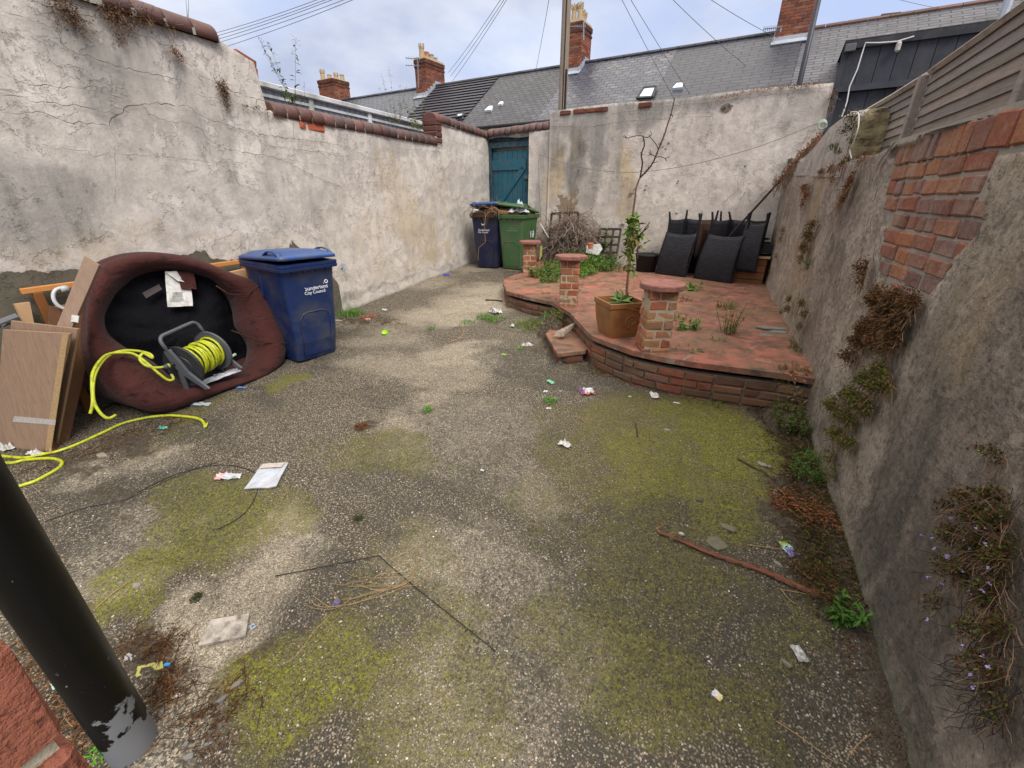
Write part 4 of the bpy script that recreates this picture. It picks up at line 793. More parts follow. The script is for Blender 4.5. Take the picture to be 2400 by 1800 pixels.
# ================================================================== NEIGHBOUR'S LEAN-TO AND LANE WALLS BEYOND
LNX = -5.05
lt_ = thing('lean_to', 'neighbouring lean-to with ribbed clear sheeting and white edge trim behind the left wall', 'lean-to', (LNX, 5, 0))
def LQ(x, y): return X(x, y, LNX)
a0 = LQ(612, 190); a1 = LQ(770, 238); a2 = LQ(962, 292); a3 = LQ(1040, 318)
zE = (a0.z+a2.z)/2
M_PVC = simple('white pvc trim', (.62, .63, .64), .4, .1, 4, dirt=(.25, .24, .2)); M_POLY = NM('ribbed clear sheet'); m = M_POLY; m.bump(m.math('SINE', m.math('MULTIPLY', m.sep(m.P)[1], 60.)), .01); M_POLY = m.fin(m.mix(m.noise(2, 4), (.22, .235, .25), (.38, .40, .42)), .35, spec=.5)
mb = MB(lt_.location); mb.slab([(LNX, 3.0, 2.2), (LNX, 9.2, 2.2), (LNX, 9.2, zE-.02), (LNX, 3.0, zE-.02)][::-1], .02); mb.build('side_sheet', M_POLY, lt_)
mb = MB(lt_.location); mb.add([(LNX+.06, 2.9, zE+.02), (LNX+.06, 9.3, zE+.02), (LNX-2.2, 9.3, zE+.5), (LNX-2.2, 2.9, zE+.5)], [[0, 1, 2, 3]]); mb.build('roof_sheet', M_POLY, lt_)
mb = MB(lt_.location); mb.box((LNX+.05, 6.1, zE), (.08, 6.4, .06), None, (1, 1, 1), 0, .008); mb.box((LNX+.02, 6.1, zE-.10), (.05, 6.4, .03))
for p in (LQ(722, 240), LQ(862, 285)): mb.box((LNX+.03, p.y, zE-.4), (.06, .07, .8), None, (1, 1, 1), 0, .006)
mb.build('edge_trim', M_PVC, lt_)
# ================================================================== PAVED TERRACE
PZ = .46
def T(x, y, z=PZ): return Z(x, y, z)
edge_px = [(1236, 643), (1205, 650), (1184, 660), (1179, 670), (1188, 690), (1230, 702), (1295, 716), (1335, 742), (1362, 772), (1385, 797), (1425, 813), (1483, 834), (1551, 849), (1620, 861), (1703, 872), (1841, 890)]
EP = [T(*p) for p in edge_px]; EP = [Vector((p.x, p.y, 0)) for p in EP]; EP.append(Vector((RX+.04, EP[-1].y-.04, 0)))
poly = EP+[Vector((RX+.04, 7.84, 0)), Vector((-1.2, 8.17, 0)), Vector((-3.05, 8.45, 0)), Vector((-3.05, 7.3, 0))]
tr = thing('paved_terrace', 'raised terrace of red slabs with a low curved brick edge', 'terrace', (-.8, 5.5, .3))
m = NM('red paving slabs'); a_ = .22; o = m.vec((1, 1, 1), rot=(0, 0, .35)); b = m.n('ShaderNodeTexBrick'); m.l(o, b.inputs['Vector']); b.inputs['Scale'].default_value = 1; b.inputs['Brick Width'].default_value = .60; b.inputs['Row Height'].default_value = .45; b.offset = .5
b.inputs['Mortar Size'].default_value = .012; b.inputs['Mortar Smooth'].default_value = .1; b.inputs['Color1'].default_value = (.44, .155, .10, 1); b.inputs['Color2'].default_value = (.35, .13, .09, 1); b.inputs['Mortar'].default_value = (.33, .24, .19, 1)
n1 = m.noise(1.6, 6, .65); n2 = m.noise(9, 6, .7); n3 = m.noise(50, 5, .7); c = m.mix(m.ramp(n2, [(.44, .85), (.58, 0.)]), b.outputs['Color'], (.17, .085, .06)); c = m.mix(m.ramp(n1, [(.43, 0.), (.60, .9)]), c, (.22, .13, .08)); c = m.mix(m.ramp(m.noise(5, 6, .7, dist=.5), [(.50, 0.), (.62, .9)]), c, (.10, .07, .05)); c = m.mix(m.ramp(n3, [(.3, .5), (.45, 0.)]), c, (.12, .06, .04)); c = m.mix(1., c, m.attr('tint'), 'MULTIPLY')
# darker, dirtier toward the right wall and the chairs
m.bump(n2, .006); m.bump(n3, .003); m.bump(m.math('MULTIPLY', b.outputs['Fac'], -1.), .005); M_PAV = m.fin(c, .75, spec=.3)

mb = MB(tr.location); th = .045
top = [Vector((p.x, p.y, PZ)) for p in poly]; mb.slab(top if (top[1]-top[0]).cross(top[5]-top[0]).z > 0 else top[::-1], th)
mb.build('paving', M_PAV, tr)
def brick_course(mb, path, z0, z1, inset, depth=.10, cols=brickc, kk=.85, bl=.215, mort=.012, jit=.004):
    seg = []; tot = 0
    for a, b in zip(path[:-1], path[1:]): l = (b-a).length; seg.append((tot, tot+l, a, b)); tot += l
    def at(s):
        for s0, s1, a, b in seg:
            if s <= s1 or s1 == tot: return a.lerp(b, (s-s0)/max(1e-6, s1-s0)), (b-a).normalized()
    n = int((z1-z0)/.075+.5)
    for r in range(n):
        zz = z1-(r+.5)*(z1-z0)/n; s = -.11*(r % 2)
        while s < tot:
            l = bl*random.choice([1, 1, 1, .5]); e = min(s+l, tot); s0 = max(0, s)
            if e-s0 > .03:
                a, d1 = at(s0); b, d2 = at(e-.0001); d = (b-a).normalized(); nn = Vector((d.y, -d.x, 0)); c = (a+b)/2-nn*(depth/2+inset); t = random.choice(cols); k = random.uniform(.7, 1.1)*kk
                mb.box((c.x, c.y, zz), ((b-a).length-mort, depth, (z1-z0)/n-.011), frame(d), tuple(x*k for x in t), jit, .008)
            s += l+.0
brn = [(.22, .12, .07), (.30, .15, .08), (.24, .10, .06), (.20, .12, .075), (.30, .10, .055)]
mb = MB(tr.location); brick_course(mb, EP, .14, PZ-th-.002, .008, cols=brn, kk=.8); mb.build('brick_edging', M_BRK, tr)
mb = MB(tr.location); pin = []
for i, p in enumerate(EP):
    d = (EP[min(i+1, len(EP)-1)]-EP[max(i-1, 0)]).normalized(); pin.append(p-Vector((d.y, -d.x, 0))*.03)
mb.loft([[Vector((p.x, p.y, .05)), Vector((p.x, p.y, PZ-th-.003)), Vector((p.x-.0, p.y+.06, PZ-th-.003)), Vector((p.x, p.y+.06, .05))] for p in pin], (.75, .7, .6)); mb.build('mortar', M_MORT, tr)
# lower step
sp_ = [Z(x, y, .335) for x, y in ((1279, 782), (1306, 829), (1371, 822), (1400, 800), (1300, 760))]
st_ = thing('brick_step', 'small red topped brick step at the corner of the terrace', 'step', sp_[1])
mb = MB(sp_[1]); q = [Vector((p.x, p.y, .335)) for p in sp_]; mb.slab(q if (q[1]-q[0]).cross(q[2]-q[0]).z > 0 else q[::-1], .035); mb.build('slab', M_PAV, st_)
mb = MB(sp_[1]); brick_course(mb, [Vector((p.x, p.y, 0)) for p in q[:3]], .13, .298, .02, cols=brn, kk=.75); mb.slab([Vector((p.x, p.y, .298)) for p in [(sum(q, Vector())/5).lerp(p, .8) for p in q]], .25, (.25, .2, .2)); mb.build('brick_base', M_BRK, st_)
# ================================================================== BRICK PILLARS
M_PMORT = simple('sandy mortar', (.38, .32, .23), .95, .35, 20, 90, .004); M_CAP = simple('red cast disc', (.28, .11, .085), .85, .5, 14, 50, .005, dirt=(.10, .075, .06), dsc=13); M_PB = brick_mat('pillar brick', dirt=(.20, .15, .11), damt=.75, bd=.006)
def pillar(label, base, top_px, w, rz, courses, caps, z0=PZ, lean=(0, 0)):
    h = (CAM+ray(*top_px)*((base.x**2+base.y**2)**.5/(ray(*top_px).xy.length))).z
    t = thing('brick_pillar', label, 'pillar', (base.x, base.y, z0), rz, 'short brick pillars with round caps'); zz = 0; ch = (h-z0-.04)/courses
    mb = MB(); mc = MB()
    for r in range(courses):
        ox = lean[0]*r+random.uniform(-.005, .005); oy = lean[1]*r+random.uniform(-.005, .005); zc = (r+.5)*ch; a = w/2
        L_, S_ = (.215, .1) if w > .2 else (w*.6, w*.4); L_ = w*.64; S_ = w-L_
        rr = rotm(random.uniform(-.03, .03)); f = r % 2
        for (cx_, cy_, sx_, sy_) in ([(-S_/2, -a+S_/2, L_, S_), (a-S_/2, -S_/2, S_, L_), (S_/2, a-S_/2, L_, S_), (-a+S_/2, S_/2, S_, L_)] if f else [(S_/2, -a+S_/2, L_, S_), (-a+S_/2, -S_/2, S_, L_), (-S_/2, a-S_/2, L_, S_), (a-S_/2, S_/2, S_, L_)]):
            t_ = random.choice([(.38, .14, .065), (.44, .19, .085), (.33, .10, .05), (.40, .17, .09), (.36, .12, .065), (.34, .17, .08)]); k = random.uniform(.8, 1.1)
            mb.box(Vector((ox, oy, zc))+rr @ Vector((cx_, cy_, 0)), (sx_-.010, sy_-.010, ch-.011), rr, tuple(x*k for x in t_), .004, .008)
    mc.box((lean[0]*courses/2, lean[1]*courses/2, (h-z0-.03)/2), (w-.022, w-.022, h-z0-.03)); mc.build('mortar_core', M_PMORT, t); mb.build('brickwork', M_PB, t)
    mb = MB(); rad, sides, tilt = caps; Mt = rotm(x=tilt); c = Vector((lean[0]*courses, lean[1]*courses, h-z0-.035))
    mb.loft([[c+Mt @ Vector((math.cos(2*math.pi*i/sides)*rad*f, math.sin(2*math.pi*i/sides)*rad*f, z)) for i in range(sides)] for f, z in ((.97, 0), (1, .008), (1, .038), (.97, .045))]); mb.build('cap_slab', M_CAP, t)
    return t
b1 = T(1525, 840); b2 = T(1330, 727); b3 = T(1236, 648)
pillar('nearest brick pillar with red disc cap, right beside the square planter', b1+Vector((-.02, .13, 0)), (1550, 665), .225, .42, 7, (.175, 40, .02), lean=(.003, 0))
pillar('middle brick pillar with a worn round cap left of the square planter', b2+Vector((-.02, .10, 0)), (1332, 600), .22, .25, 7, (.185, 11, -.02))
pillar('farthest brick pillar with a small round cap in front of the green bin', b3+Vector((0, .10, 0)), (1232, 566), .205, .2, 6, (.18, 32, .0))
# ================================================================== WHEELIE BINS
def rrect(w, d, r, z, n=4, cx=0, cy=0):
    pts = []
    for (sx_, sy_, a0) in ((1, 1, 0), (-1, 1, 90), (-1, -1, 180), (1, -1, 270)):
        for k in range(n+1):
            a = R(a0+90*k/n); pts.append(Vector((cx+sx_*(w/2-r)+math.cos(a)*r, cy+sy_*(d/2-r)+math.sin(a)*r, z)))
    return pts
def textmesh(name, s, size, mat, M, parent, ext=.0008, align='CENTER', xs_=1.):
    cu = bpy.data.curves.new(name, 'FONT'); cu.body = s; cu.size = size; cu.extrude = ext; cu.align_x = align; cu.resolution_u = 3; cu.space_line = .8
    tmp = bpy.data.objects.new('tmp', cu); COL.objects.link(tmp); bpy.context.view_layer.update()
    me = bpy.data.meshes.new_from_object(tmp.evaluated_get(bpy.context.evaluated_depsgraph_get())); bpy.data.objects.remove(tmp); bpy.data.curves.remove(cu)
    me.name = name; me.materials.clear(); me.materials.append(mat); me.attributes.new('tint', 'FLOAT_COLOR', 'CORNER').data.foreach_set('color', [1.]*4*len(me.loops))
    o = bpy.data.objects.new(name, me); COL.objects.link(o); o.parent = parent; o.matrix_local = M @ Matrix.Diagonal((xs_, 1, 1, 1)); return o
M_WPR = simple('white print', (.75, .78, .82), .6, .15, 30, 60, 0)
M_GPR = simple('faded pale print', (.16, .27, .17), .7, .2, 30, 60, 0)
M_BLK = simple('black rubber', (.015, .015, .016), .7, .3, 20)
def bin_mat(name, col, dirt): return simple(name, col, .36, .14, 3, 200, .0006, spec=.45, dirt=dirt, dsc=4, obj=True)
def wheelie(label, loc, rz, mat, lidmat, deep=.74, lid=0., lidroll=0., body_h=.96, lidlift=0.):
    t = thing('wheelie_bin', label, 'wheelie bin', loc, rz, 'council wheelie bins'); h = body_h; kd = deep/.74; fy = -.30*kd   # local front is -Y
    mb = MB(); L_ = []
    for z, w, d, cy in ((.0, .40, .44, .0), (.015, .435, .48, 0), (.2, .45, .50*kd, -.005), (h-.16, .515, .60*kd, -.01), (h-.06, .53, .63*kd, -.01)): L_.append(rrect(w, d, .055, z, 5, 0, cy))
    mb.loft(L_, cap1=False); 
    inner = [rrect(.50, .58*kd, .05, h-.01, 5, 0, -.01), rrect(.46, .52*kd, .05, h-.3, 5, 0, -.01)]; mb.loft(inner[::-1] if False else inner, (.25, .25, .25), False, True)
    for sx_ in (-.17, -.06, .06, .17): mb.add([(sx_-.008, fy-.015, h-.055), (sx_+.008, fy-.015, h-.055), (sx_+.008, fy-.055, h-.055), (sx_-.008, fy-.055, h-.055), (sx_, fy+.0, h-.13)], [[0, 1, 4], [1, 2, 4], [2, 3, 4], [3, 0, 4]])
    for sy_ in (.05, .19):
        for s in (-1, 1): mb.box((s*.262, sy_*kd, h-.2), (.016, .014, .24), rotm(y=-s*.045))
    mb.build('body', mat, t, False, .004)
    mb = MB(); mb.loft([rrect(.53, .64*kd, .05, h-.065, 5, 0, -.01), rrect(.575, .70*kd, .05, h-.06, 5, 0, -.01), rrect(.58, .71*kd, .05, h-.035, 5, 0, -.01), rrect(.565, .695*kd, .05, h-.03, 5, 0, -.01), rrect(.575, .705*kd, .05, h-.024, 5, 0, -.01), rrect(.575, .705*kd, .05, h+.0, 5, 0, -.01), rrect(.50, .60*kd, .05, h+.003, 5, 0, -.01)], cap0=False, cap1=False); mb.build('rim', mat, t)
    # embossed arch panel on the front
    mb = MB(); ya = lambda z: -(.24+.055*z/h)*kd-.0+ (.0); pts = []
    def fyz(z):
        a0, a1 = .25*kd+.005, .30*kd+.01
        return -(.24+(a0-.24)*z/.2 if z < .2 else a0+(a1-a0)*(z-.2)/(h-.36))-.004
    zt_ = .50
    for x, z in ((-.14, .04), (-.15, .2), (-.155, .36), (-.15, .44), (-.12, zt_-.015), (-.08, zt_), (.08, zt_), (.12, zt_-.015), (.15, .44), (.155, .36), (.15, .2), (.14, .04)): pts.append((x, fyz(z), z))
    mb.tube(pts, .008, 6, (.8, .8, .85)); 
    pl = [(-.14, fyz(.06)-.003, .06), (.14, fyz(.06)-.003, .06), (.15, fyz(.42)-.003, .42), (.1, fyz(.49)-.003, .488), (-.1, fyz(.49)-.003, .488), (-.15, fyz(.42)-.003, .42)]; mb.add(pl, [[0, 1, 2, 3, 4, 5]])
    mb.build('front_panel', mat, t)
    for s in (-1, 1):
        mb = MB(); prof = [(.06, -.02), (.1, -.02), (.1, .02), (.06, .02)]; mb.lathe([(.02, -.025), (.098, -.025), (.1, -.01), (.1, .01), (.098, .025), (.02, .025)], (s*.21, .27*kd, .095), 20, (1, 1, 1), Matrix.Rotation(R(90), 3, 'Y')); mb.build('wheel', M_BLK, t, False)
    # lid, hinged at the back
    le = thing('lid', None, None); 
    mb = MB(); hy = .33*kd; LL = .70*kd
    def lz(v, f): return 0
    loops = []
    for (ins, z, yo) in ((0, -.02, 0), (.0, .006, 0), (.02, .018, 0), (.06, .03, 0), (.11, .052, 0), (.2, .058, 0)):
        loops.append(rrect(.565-2*ins*.75, LL-2*ins, .05, z, 5, 0, -LL/2+.01+yo))
    mb.loft(loops[::1], cap0=True); lid_o = mb.build('lid', lidmat, t, True)
    for s in (-1, 1):
        g_ = MB(); pts = []
        for k in range(11):
            f = k/10; y = -LL+.05+f*.30; z = .012+.05*math.sin(math.pi*f)**.7; pts.append((s*(.262-.0*f), y, z))
        n0 = len(pts); vs = []
        for p in pts: vs += [(p[0]-s*.035, p[1], p[2]+.008), (p[0], p[1], p[2]+.004), (p[0]+s*.004, p[1], p[2]-.008), (p[0]-s*.03, p[1], p[2]-.006)]
        g_.loft([vs[4*i:4*i+4] for i in range(n0)]); o = g_.build('lid_grip', lidmat, lid_o, True)
    bpy.data.objects.remove(le)
    lid_o.matrix_local = Matrix.Translation((0, hy, h+.02+lidlift)) @ Matrix.Rotation(-lid, 4, 'X') @ Matrix.Rotation(lidroll, 4, 'Y')
    g_ = MB(); g_.tube([(-.25, hy+.03, h-.02), (.25, hy+.03, h-.02)], .016, 8); g_.build('handle_bar', mat, t, True)
    return t, fyz
M_NAVY = bin_mat('blue bin plastic', (.009, .025, .098), (.06, .065, .08)); M_NLID = bin_mat('blue lid plastic', (.025, .075, .24), (.09, .10, .11))
M_INK = bin_mat('dark navy bin plastic', (.008, .011, .045), (.03, .03, .04)); M_GRN = bin_mat('green bin plastic', (.048, .118, .042), (.09, .12, .07))
def front_text(t, fyz, s, size, x, z, mat, name='lettering', flat=0, xs_=1.):
    sl = math.atan2(fyz(.5)-fyz(.3), .2); M = Matrix.Translation((x, fyz(z)-.0015, z)) @ Matrix.Rotation(R(90)-sl*-1, 4, 'X'); return textmesh(name, s, size, mat, M, t, xs_=xs_)
b, f = wheelie('blue wheelie bin with closed lid beside the tipped brown chair', (-3.72, 3.0, K*3.0), R(78), M_NAVY, M_NLID, .85, R(2.5), R(1))
front_text(b, f, 'Sunderland', .052, .05, .705, M_WPR); front_text(b, f, 'City Council', .042, .032, .667, M_WPR)
mb = MB(); c = Vector((.155, f(.76)-.002, .765)); mb.tube([c+Vector((math.cos(a_)*.015, 0, math.sin(a_)*.015)) for a_ in [k*6.283/14 for k in range(15)]], .0045, 5); c2 = c+Vector((-.03, 0, -.015)); mb.tube([c2, c2+Vector((.004, 0, .004))], .004, 5); mb.build('logo_ring', M_WPR, b)
b, f = wheelie('navy wheelie bin by the gate, painted 8, lid propped on stems', (-3.86, 7.72, K*7.72), R(4), M_INK, M_NLID, .74, R(13), R(-3), lidlift=.01)
front_text(b, f, '8', .19, -.03, .77, M_WPR, 'painted_number', xs_=.8); front_text(b, f, 'Sunderland', .05, -.02, .675, M_WPR, 'worn_lettering'); front_text(b, f, 'City Council', .04, -.04, .637, M_WPR, 'worn_lettering')
navy_loc = Vector((-3.86, 7.72, K*7.72))
b, f = wheelie('green wheelie bin by the gate with rubbish lifting its lid', (-3.30, 7.74, K*7.74), R(-6), M_GRN, M_GRN, .74, R(9), R(5), lidlift=.03)
front_text(b, f, 'City of', .04, .04, .72, M_GPR, 'faint_lettering'); front_text(b, f, 'SUNDERLAND', .036, .04, .68, M_GPR, 'faint_lettering')
M_ = Matrix.Translation((.258, .05, .56)) @ Matrix.Rotation(R(90), 4, 'Z') @ Matrix.Rotation(R(92.5), 4, 'X'); textmesh('painted_number', '18', .17, M_WPR, M_, b, .002)
gl_ = Vector((-3.30, 7.74, K*7.74))
# ================================================================== helpers for crumpled litter
def crumple(name, label, cat, c, sx_, sy_, rz, mat, h=.03, n=7, group=None, tcol=None, flat=.25, seed=0, parent=None, tilt=None, irr=.35):
    """a thin crumpled sheet lying on the ground, with an irregular torn outline"""
    c = Vector(c); mb = MB(c); Mz = rotm(rz) if tilt is None else tilt; V = []; F = []; T_ = []; m = n
    for i in range(m+1):
        for j in range(m+1):
            u = i/m-.5; v = j/m-.5; e = nz(i*.7, j*.7, seed+c.x*9, 1.1, 3); w = nz(j*.9, i*.5, seed+5+c.y*9, 1.0, 3)
            edge = max(abs(u), abs(v))*2
            x = (u*(1-irr*.4*edge)+e*irr*.3*edge)*sx_; y = (v*(1-irr*.4*edge)+w*irr*.3*edge)*sy_
            z = h*(flat+abs(e+w)*.9)*(1 if edge < .99 else .45)
            V.append(c+Mz @ Vector((x, y, z)))
    for i in range(m):
        for j in range(m): F.append([i*(m+1)+j, (i+1)*(m+1)+j, (i+1)*(m+1)+j+1, i*(m+1)+j+1]); T_.append(tcol(i/m, j/m) if tcol else (1, 1, 1))
    mb.add(V, F, T_); o = mb.build(name, mat, parent, False); md = o.modifiers.new('t', 'SOLIDIFY'); md.thickness = .0015
    if label: tag(o, label, cat, group)
    return o
M_PAPER = simple('damp white paper', (.66, .65, .62), .85, .18, 12, 60, .001, dirt=(.35, .32, .28), dsc=18)
M_PLST = simple('thin white plastic', (.62, .66, .72), .4, .2, 14, 60, .001, dirt=(.3, .3, .3), dsc=20)
M_COL = simple('printed wrapper', (.9, .9, .9), .4, .15, 30, 60, .0006)
M_CARD = simple('wet brown cardboard', (.27, .15, .07), .9, .35, 12, 50, .004, dirt=(.08, .05, .03))
# rubbish in the far bins
P = gl_+Vector((0, -.12, .98)); crumple('plastic_bag', 'white plastic bag bulging out of the green bin', 'bag', P+Vector((.10, -.1, -.0)), .40, .28, .3, M_PLST, .12, 9, seed=4)
o = crumple('plastic_bag', 'small white bag end poking up behind the green bin lid', 'bag', P+Vector((-.10, .42, .08)), .14, .12, .3, M_PLST, .16, 6, seed=8)
mb = MB(P); mb.box(P+Vector((-.08, -.02, .035)), (.40, .34, .06), rotm(.15, .12), (1, 1, 1), .012); mb.box(P+Vector((-.06, .03, .085)), (.36, .3, .04), rotm(-.1, .15), (1.2, 1.2, 1.2), .012); mb.box(P+Vector((.02, .1, .0)), (.46, .4, .08), None, (.3, .25, .2), .02); tag(mb.build('cardboard_box', M_CARD), 'flattened wet cardboard stuffed under the green bin lid', 'cardboard')
M_STEM = simple('dry stem', (.20, .125, .07), .85, .4, 30, 60, .001); M_TWIG = simple('dark twig', (.07, .05, .038), .85, .4, 30, 60, .001)
def tangle(mb, c, rx, ry, rz_, n, L0=.3, r=.003, cols=((1, 1, 1),), droop=.3, seg=5):
    for _ in range(n):
        p = Vector(c)+Vector((random.uniform(-rx, rx), random.uniform(-ry, ry), random.uniform(-rz_, rz_)*.6)); d = Vector((random.uniform(-1, 1), random.uniform(-1, 1), random.uniform(-.5, .8))).normalized(); pts = [p.copy()]
        l = L0*random.uniform(.5, 1.3)/seg
        for k in range(seg): d = (d+Vector((random.uniform(-.5, .5), random.uniform(-.5, .5), random.uniform(-.5, .4)-droop*.5))).normalized(); p = p+d*l; pts.append(p.copy())
        t = random.choice(cols); k = random.uniform(.6, 1.3); mb.tube(pts, r*random.uniform(.6, 1.3), 3, tuple(x*k for x in t), False)
P = navy_loc+Vector((.02, -.12, .99)); mb = MB(P); tangle(mb, P+Vector((0, 0, .04)), .24, .26, .07, 150, .26, .0045, ((1, 1, 1), (1.5, 1.4, 1.2), (.6, .6, .55)))
tangle(mb, P+Vector((.25, -.1, .05)), .08, .2, .09, 90, .2, .004, ((1, 1, 1), (1.5, 1.4, 1.2)))
q = P+Vector((.06, -.27, .02)); mb.tube([q, q+Vector((.03, -.05, -.14)), q+Vector((.0, -.04, -.3)), q+Vector((.01, -.03, -.52)), q+Vector((-.13, -.03, -.62)), q+Vector((-.16, -.02, -.76)), q+Vector((-.16, -.01, -.85))], .005, 5, (1.5, 1.4, 1.3)); mb.box(P+Vector((0, 0, -.03)), (.48, .55, .06), None, (.25, .22, .18), .02)
tag(mb.build('garden_waste', M_STEM), 'tangle of dead plant stems spilling from the navy bin', 'garden waste')
crumple('paper_scrap', 'white carton scrap among the stems in the navy bin', 'litter', P+Vector((-.14, -.24, .03)), .11, .06, .1, M_PAPER, .03, 4)

# ================================================================== OVERTURNED ROUND CHAIR
SP0 = Vector((-3.70, 2.0, .11)); tl_ = R(24); SB = Vector((.10, .995, 0)); SN = Vector((.995*math.cos(tl_), -.10*math.cos(tl_), math.sin(tl_))).normalized()
def SP(x, y, off=0.): return PL(x, y, SP0+SN*off, SN)
def c5(x, y): return (x/2.765, 550+y/2.765)
OUT = [(640, 210), (700, 165), (830, 128), (950, 116), (1100, 120), (1250, 148), (1400, 203), (1500, 248), (1690, 310), (1765, 375), (1830, 500), (1858, 650), (1855, 790), (1815, 885), (1700, 955), (1500, 1005), (1300, 1085), (1130, 1150), (1000, 1155), (880, 1128), (760, 1060), (650, 960), (590, 840), (560, 700), (556, 540), (570, 380), (600, 270)]
INN = [(800, 330), (860, 280), (930, 250), (1060, 228), (1200, 238), (1310, 268), (1390, 305), (1425, 350), (1490, 420), (1520, 500), (1530, 600), (1620, 720), (1600, 830), (1560, 890), (1470, 915), (1300, 945), (1190, 965), (1110, 940), (1040, 880), (960, 820), (880, 780), (800, 735), (730, 680), (690, 640), (665, 560), (690, 470), (740, 390)]
def resamp(poly, c, n):
    out = []
    for k in range(n):
        a = 2*math.pi*k/n; d = Vector((math.cos(a), math.sin(a))); best = None
        for i in range(len(poly)):
            p = Vector(poly[i])-c; q = Vector(poly[(i+1) % len(poly)])-c; e = q-p; den = d.x*e.y-d.y*e.x
            if abs(den) < 1e-9: continue
            t = (p.x*e.y-p.y*e.x)/den; u = (p.x*d.y-p.y*d.x)/den
            if t > 0 and -1e-6 <= u <= 1+1e-6: best = t if best is None else max(best, t)
        out.append(c+d*(best or 1))
    for _ in range(2): out = [(out[i-1]+out[i]*2+out[(i+1) % n])/4 for i in range(n)]
    return out
NS = 96; cc = Vector((1180, 640)); RO = resamp(OUT, cc, NS); RI = resamp(INN, cc, NS)
sofa = thing('swivel_chair', 'large round brown fabric chair tipped over with its black underside showing', 'chair', SP0-Vector((.3, 0, 0)))
def ring(f, off, shrink=0.):
    L_ = []; off0 = off
    for i in range(NS):
        ca = math.cos(2*math.pi*i/NS); sa = math.sin(2*math.pi*i/NS); off = off0
        if f > .2: off = off0-.26*max(0, ca-.2)*(f-.2)**1.2-.05*max(0, -sa)*(f-.2)
        if sa > .2 and ca < .3: off += .04*min(1, (sa-.2)*2)*math.sin(math.pi*min(1, max(0, f)))
        p = RO[i].lerp(RI[i], f)
        if shrink: p = p.lerp(cc, shrink)
        wob = .010*nz(i*.22, f*3, 0, 1., 3)+.007*nz(i*1.3, f*5, 2, 1., 2)+(.012*nz(i*.9, f*2, 7, 1., 2) if sa > .3 else 0); q = SP(*c5(*p), off+wob)
        if q.x < -4.37: q.x = -4.37+.002*(i % 3)
        q.z = max(q.z, gh(0, q.y)+.004); L_.append(q)
    return L_
mb = MB(sofa.location); back = []
for i, p in enumerate(ring(-.02, -.05)):
    q = Vector((p.x-.75, p.y, p.z)); q.x = max(q.x, -4.375); back.append(q)
back2 = [p.lerp(sum(back, Vector())/NS, .04) for p in back]
mid = [(a+b_)/2 for a, b_ in zip(back, ring(.0, -.06))]
mb.loft([back2, back, mid, ring(.0, -.08), ring(.0, -.01), ring(.10, .045), ring(.28, .075), ring(.5, .075), ring(.72, .04), ring(.9, -.02), ring(1., -.08), ring(1.05, -.16), ring(1.0, -.24)], cap0=True, cap1=False)
m = NM('brown moleskin fabric'); n1 = m.noise(3, 6, .65); n2 = m.noise(45, 4, .7); n3 = m.noise(9, 6, .7); c = m.mix(n1, (.036, .013, .012), (.092, .031, .027)); c = m.mix(m.ramp(n3, [(.55, 0.), (.66, .85)]), c, (.018, .012, .011)); c = m.mix(m.ramp(m.vor(38, out='Distance'), [(.16, .75), (.24, 0.)]), c, m.mix(m.ramp(n1, [(.45, 0.), (.55, 1.)]), c, (.03, .014, .012)))
m.bump(n1, .03, .6); m.bump(m.noise(7, 5, .6, m.vec((1, .5, 2.4)), 1.2), .02, .8); m.bump(n3, .004); m.bump(n2, .001); m.b.inputs['Sheen Weight'].default_value = .08; m.b.inputs['Sheen Roughness'].default_value = .5; M_SOFA = m.fin(c, .95, spec=.1)
mb.build('upholstered_body', M_SOFA, sofa, True)
mb = MB(sofa.location); L_ = []
for s, o_ in ((-.06, -.13), (.05, -.15), (.2, -.16), (.4, -.17), (.6, -.165), (.8, -.16), (.97, -.16)):
    l = ring(1., 0, max(s, 0.) if s > 0 else 0.001); l = []
    for i in range(NS):
        p = RI[i].lerp(cc, s); e = .035*nz(p.x*.004, p.y*.012, 1, 1., 4); dd = o_+e
        if p.x > 1400: dd -= min(.25, (p.x-1400)/500)
        if p.y > 700: dd -= .12*min(1, (p.y-700)/100)
        q = SP(*c5(*p), dd); q.x = max(q.x, -4.36); l.append(q)
    L_.append(l)
mb.loft(L_, cap0=False, cap1=True); m = NM('black base cloth'); n1 = m.noise(4, 6, .7, m.vec((1, 3, 1.5))); m.bump(n1, .03); m.bump(m.noise(80, 3), .0008); M_BCL = m.fin(m.mix(n1, (.003, .003, .004), (.010, .010, .014)), .85, spec=.12); mb.build('base_cloth', M_BCL, sofa, True)
mb = MB(sofa.location)      # piping seams
for l in ([(1400, 330), (1480, 385), (1600, 395), (1690, 320)], [(1500, 620), (1600, 660), (1720, 700), (1855, 705)], [(840, 765), (780, 800), (720, 845), (670, 800)]):
    mb.tube([SP(*c5(*q), .055) for q in l], .006, 5, (.35, .35, .35))
mb.build('seam_piping', M_SOFA, sofa, True)
def sq(name, pts, off, mat, parent, t=(1, 1, 1), n=6):
    P = [SP(*c5(*q), off) for q in pts]; mb = MB(parent.location); V = []; F = []
    for i in range(n+1):
        for j in range(n+1): u, v = i/n, j/n; p = P[0].lerp(P[1], u).lerp(P[3].lerp(P[2], u), v)+SN*(.012*nz(i*.5, j*.5, off*50)); V.append(p)
    for i in range(n):
        for j in range(n): F.append([i*(n+1)+j, i*(n+1)+j+1, (i+1)*(n+1)+j+1, (i+1)*(n+1)+j])
    mb.add(V, F, t); return mb.build(name, mat, parent, True)
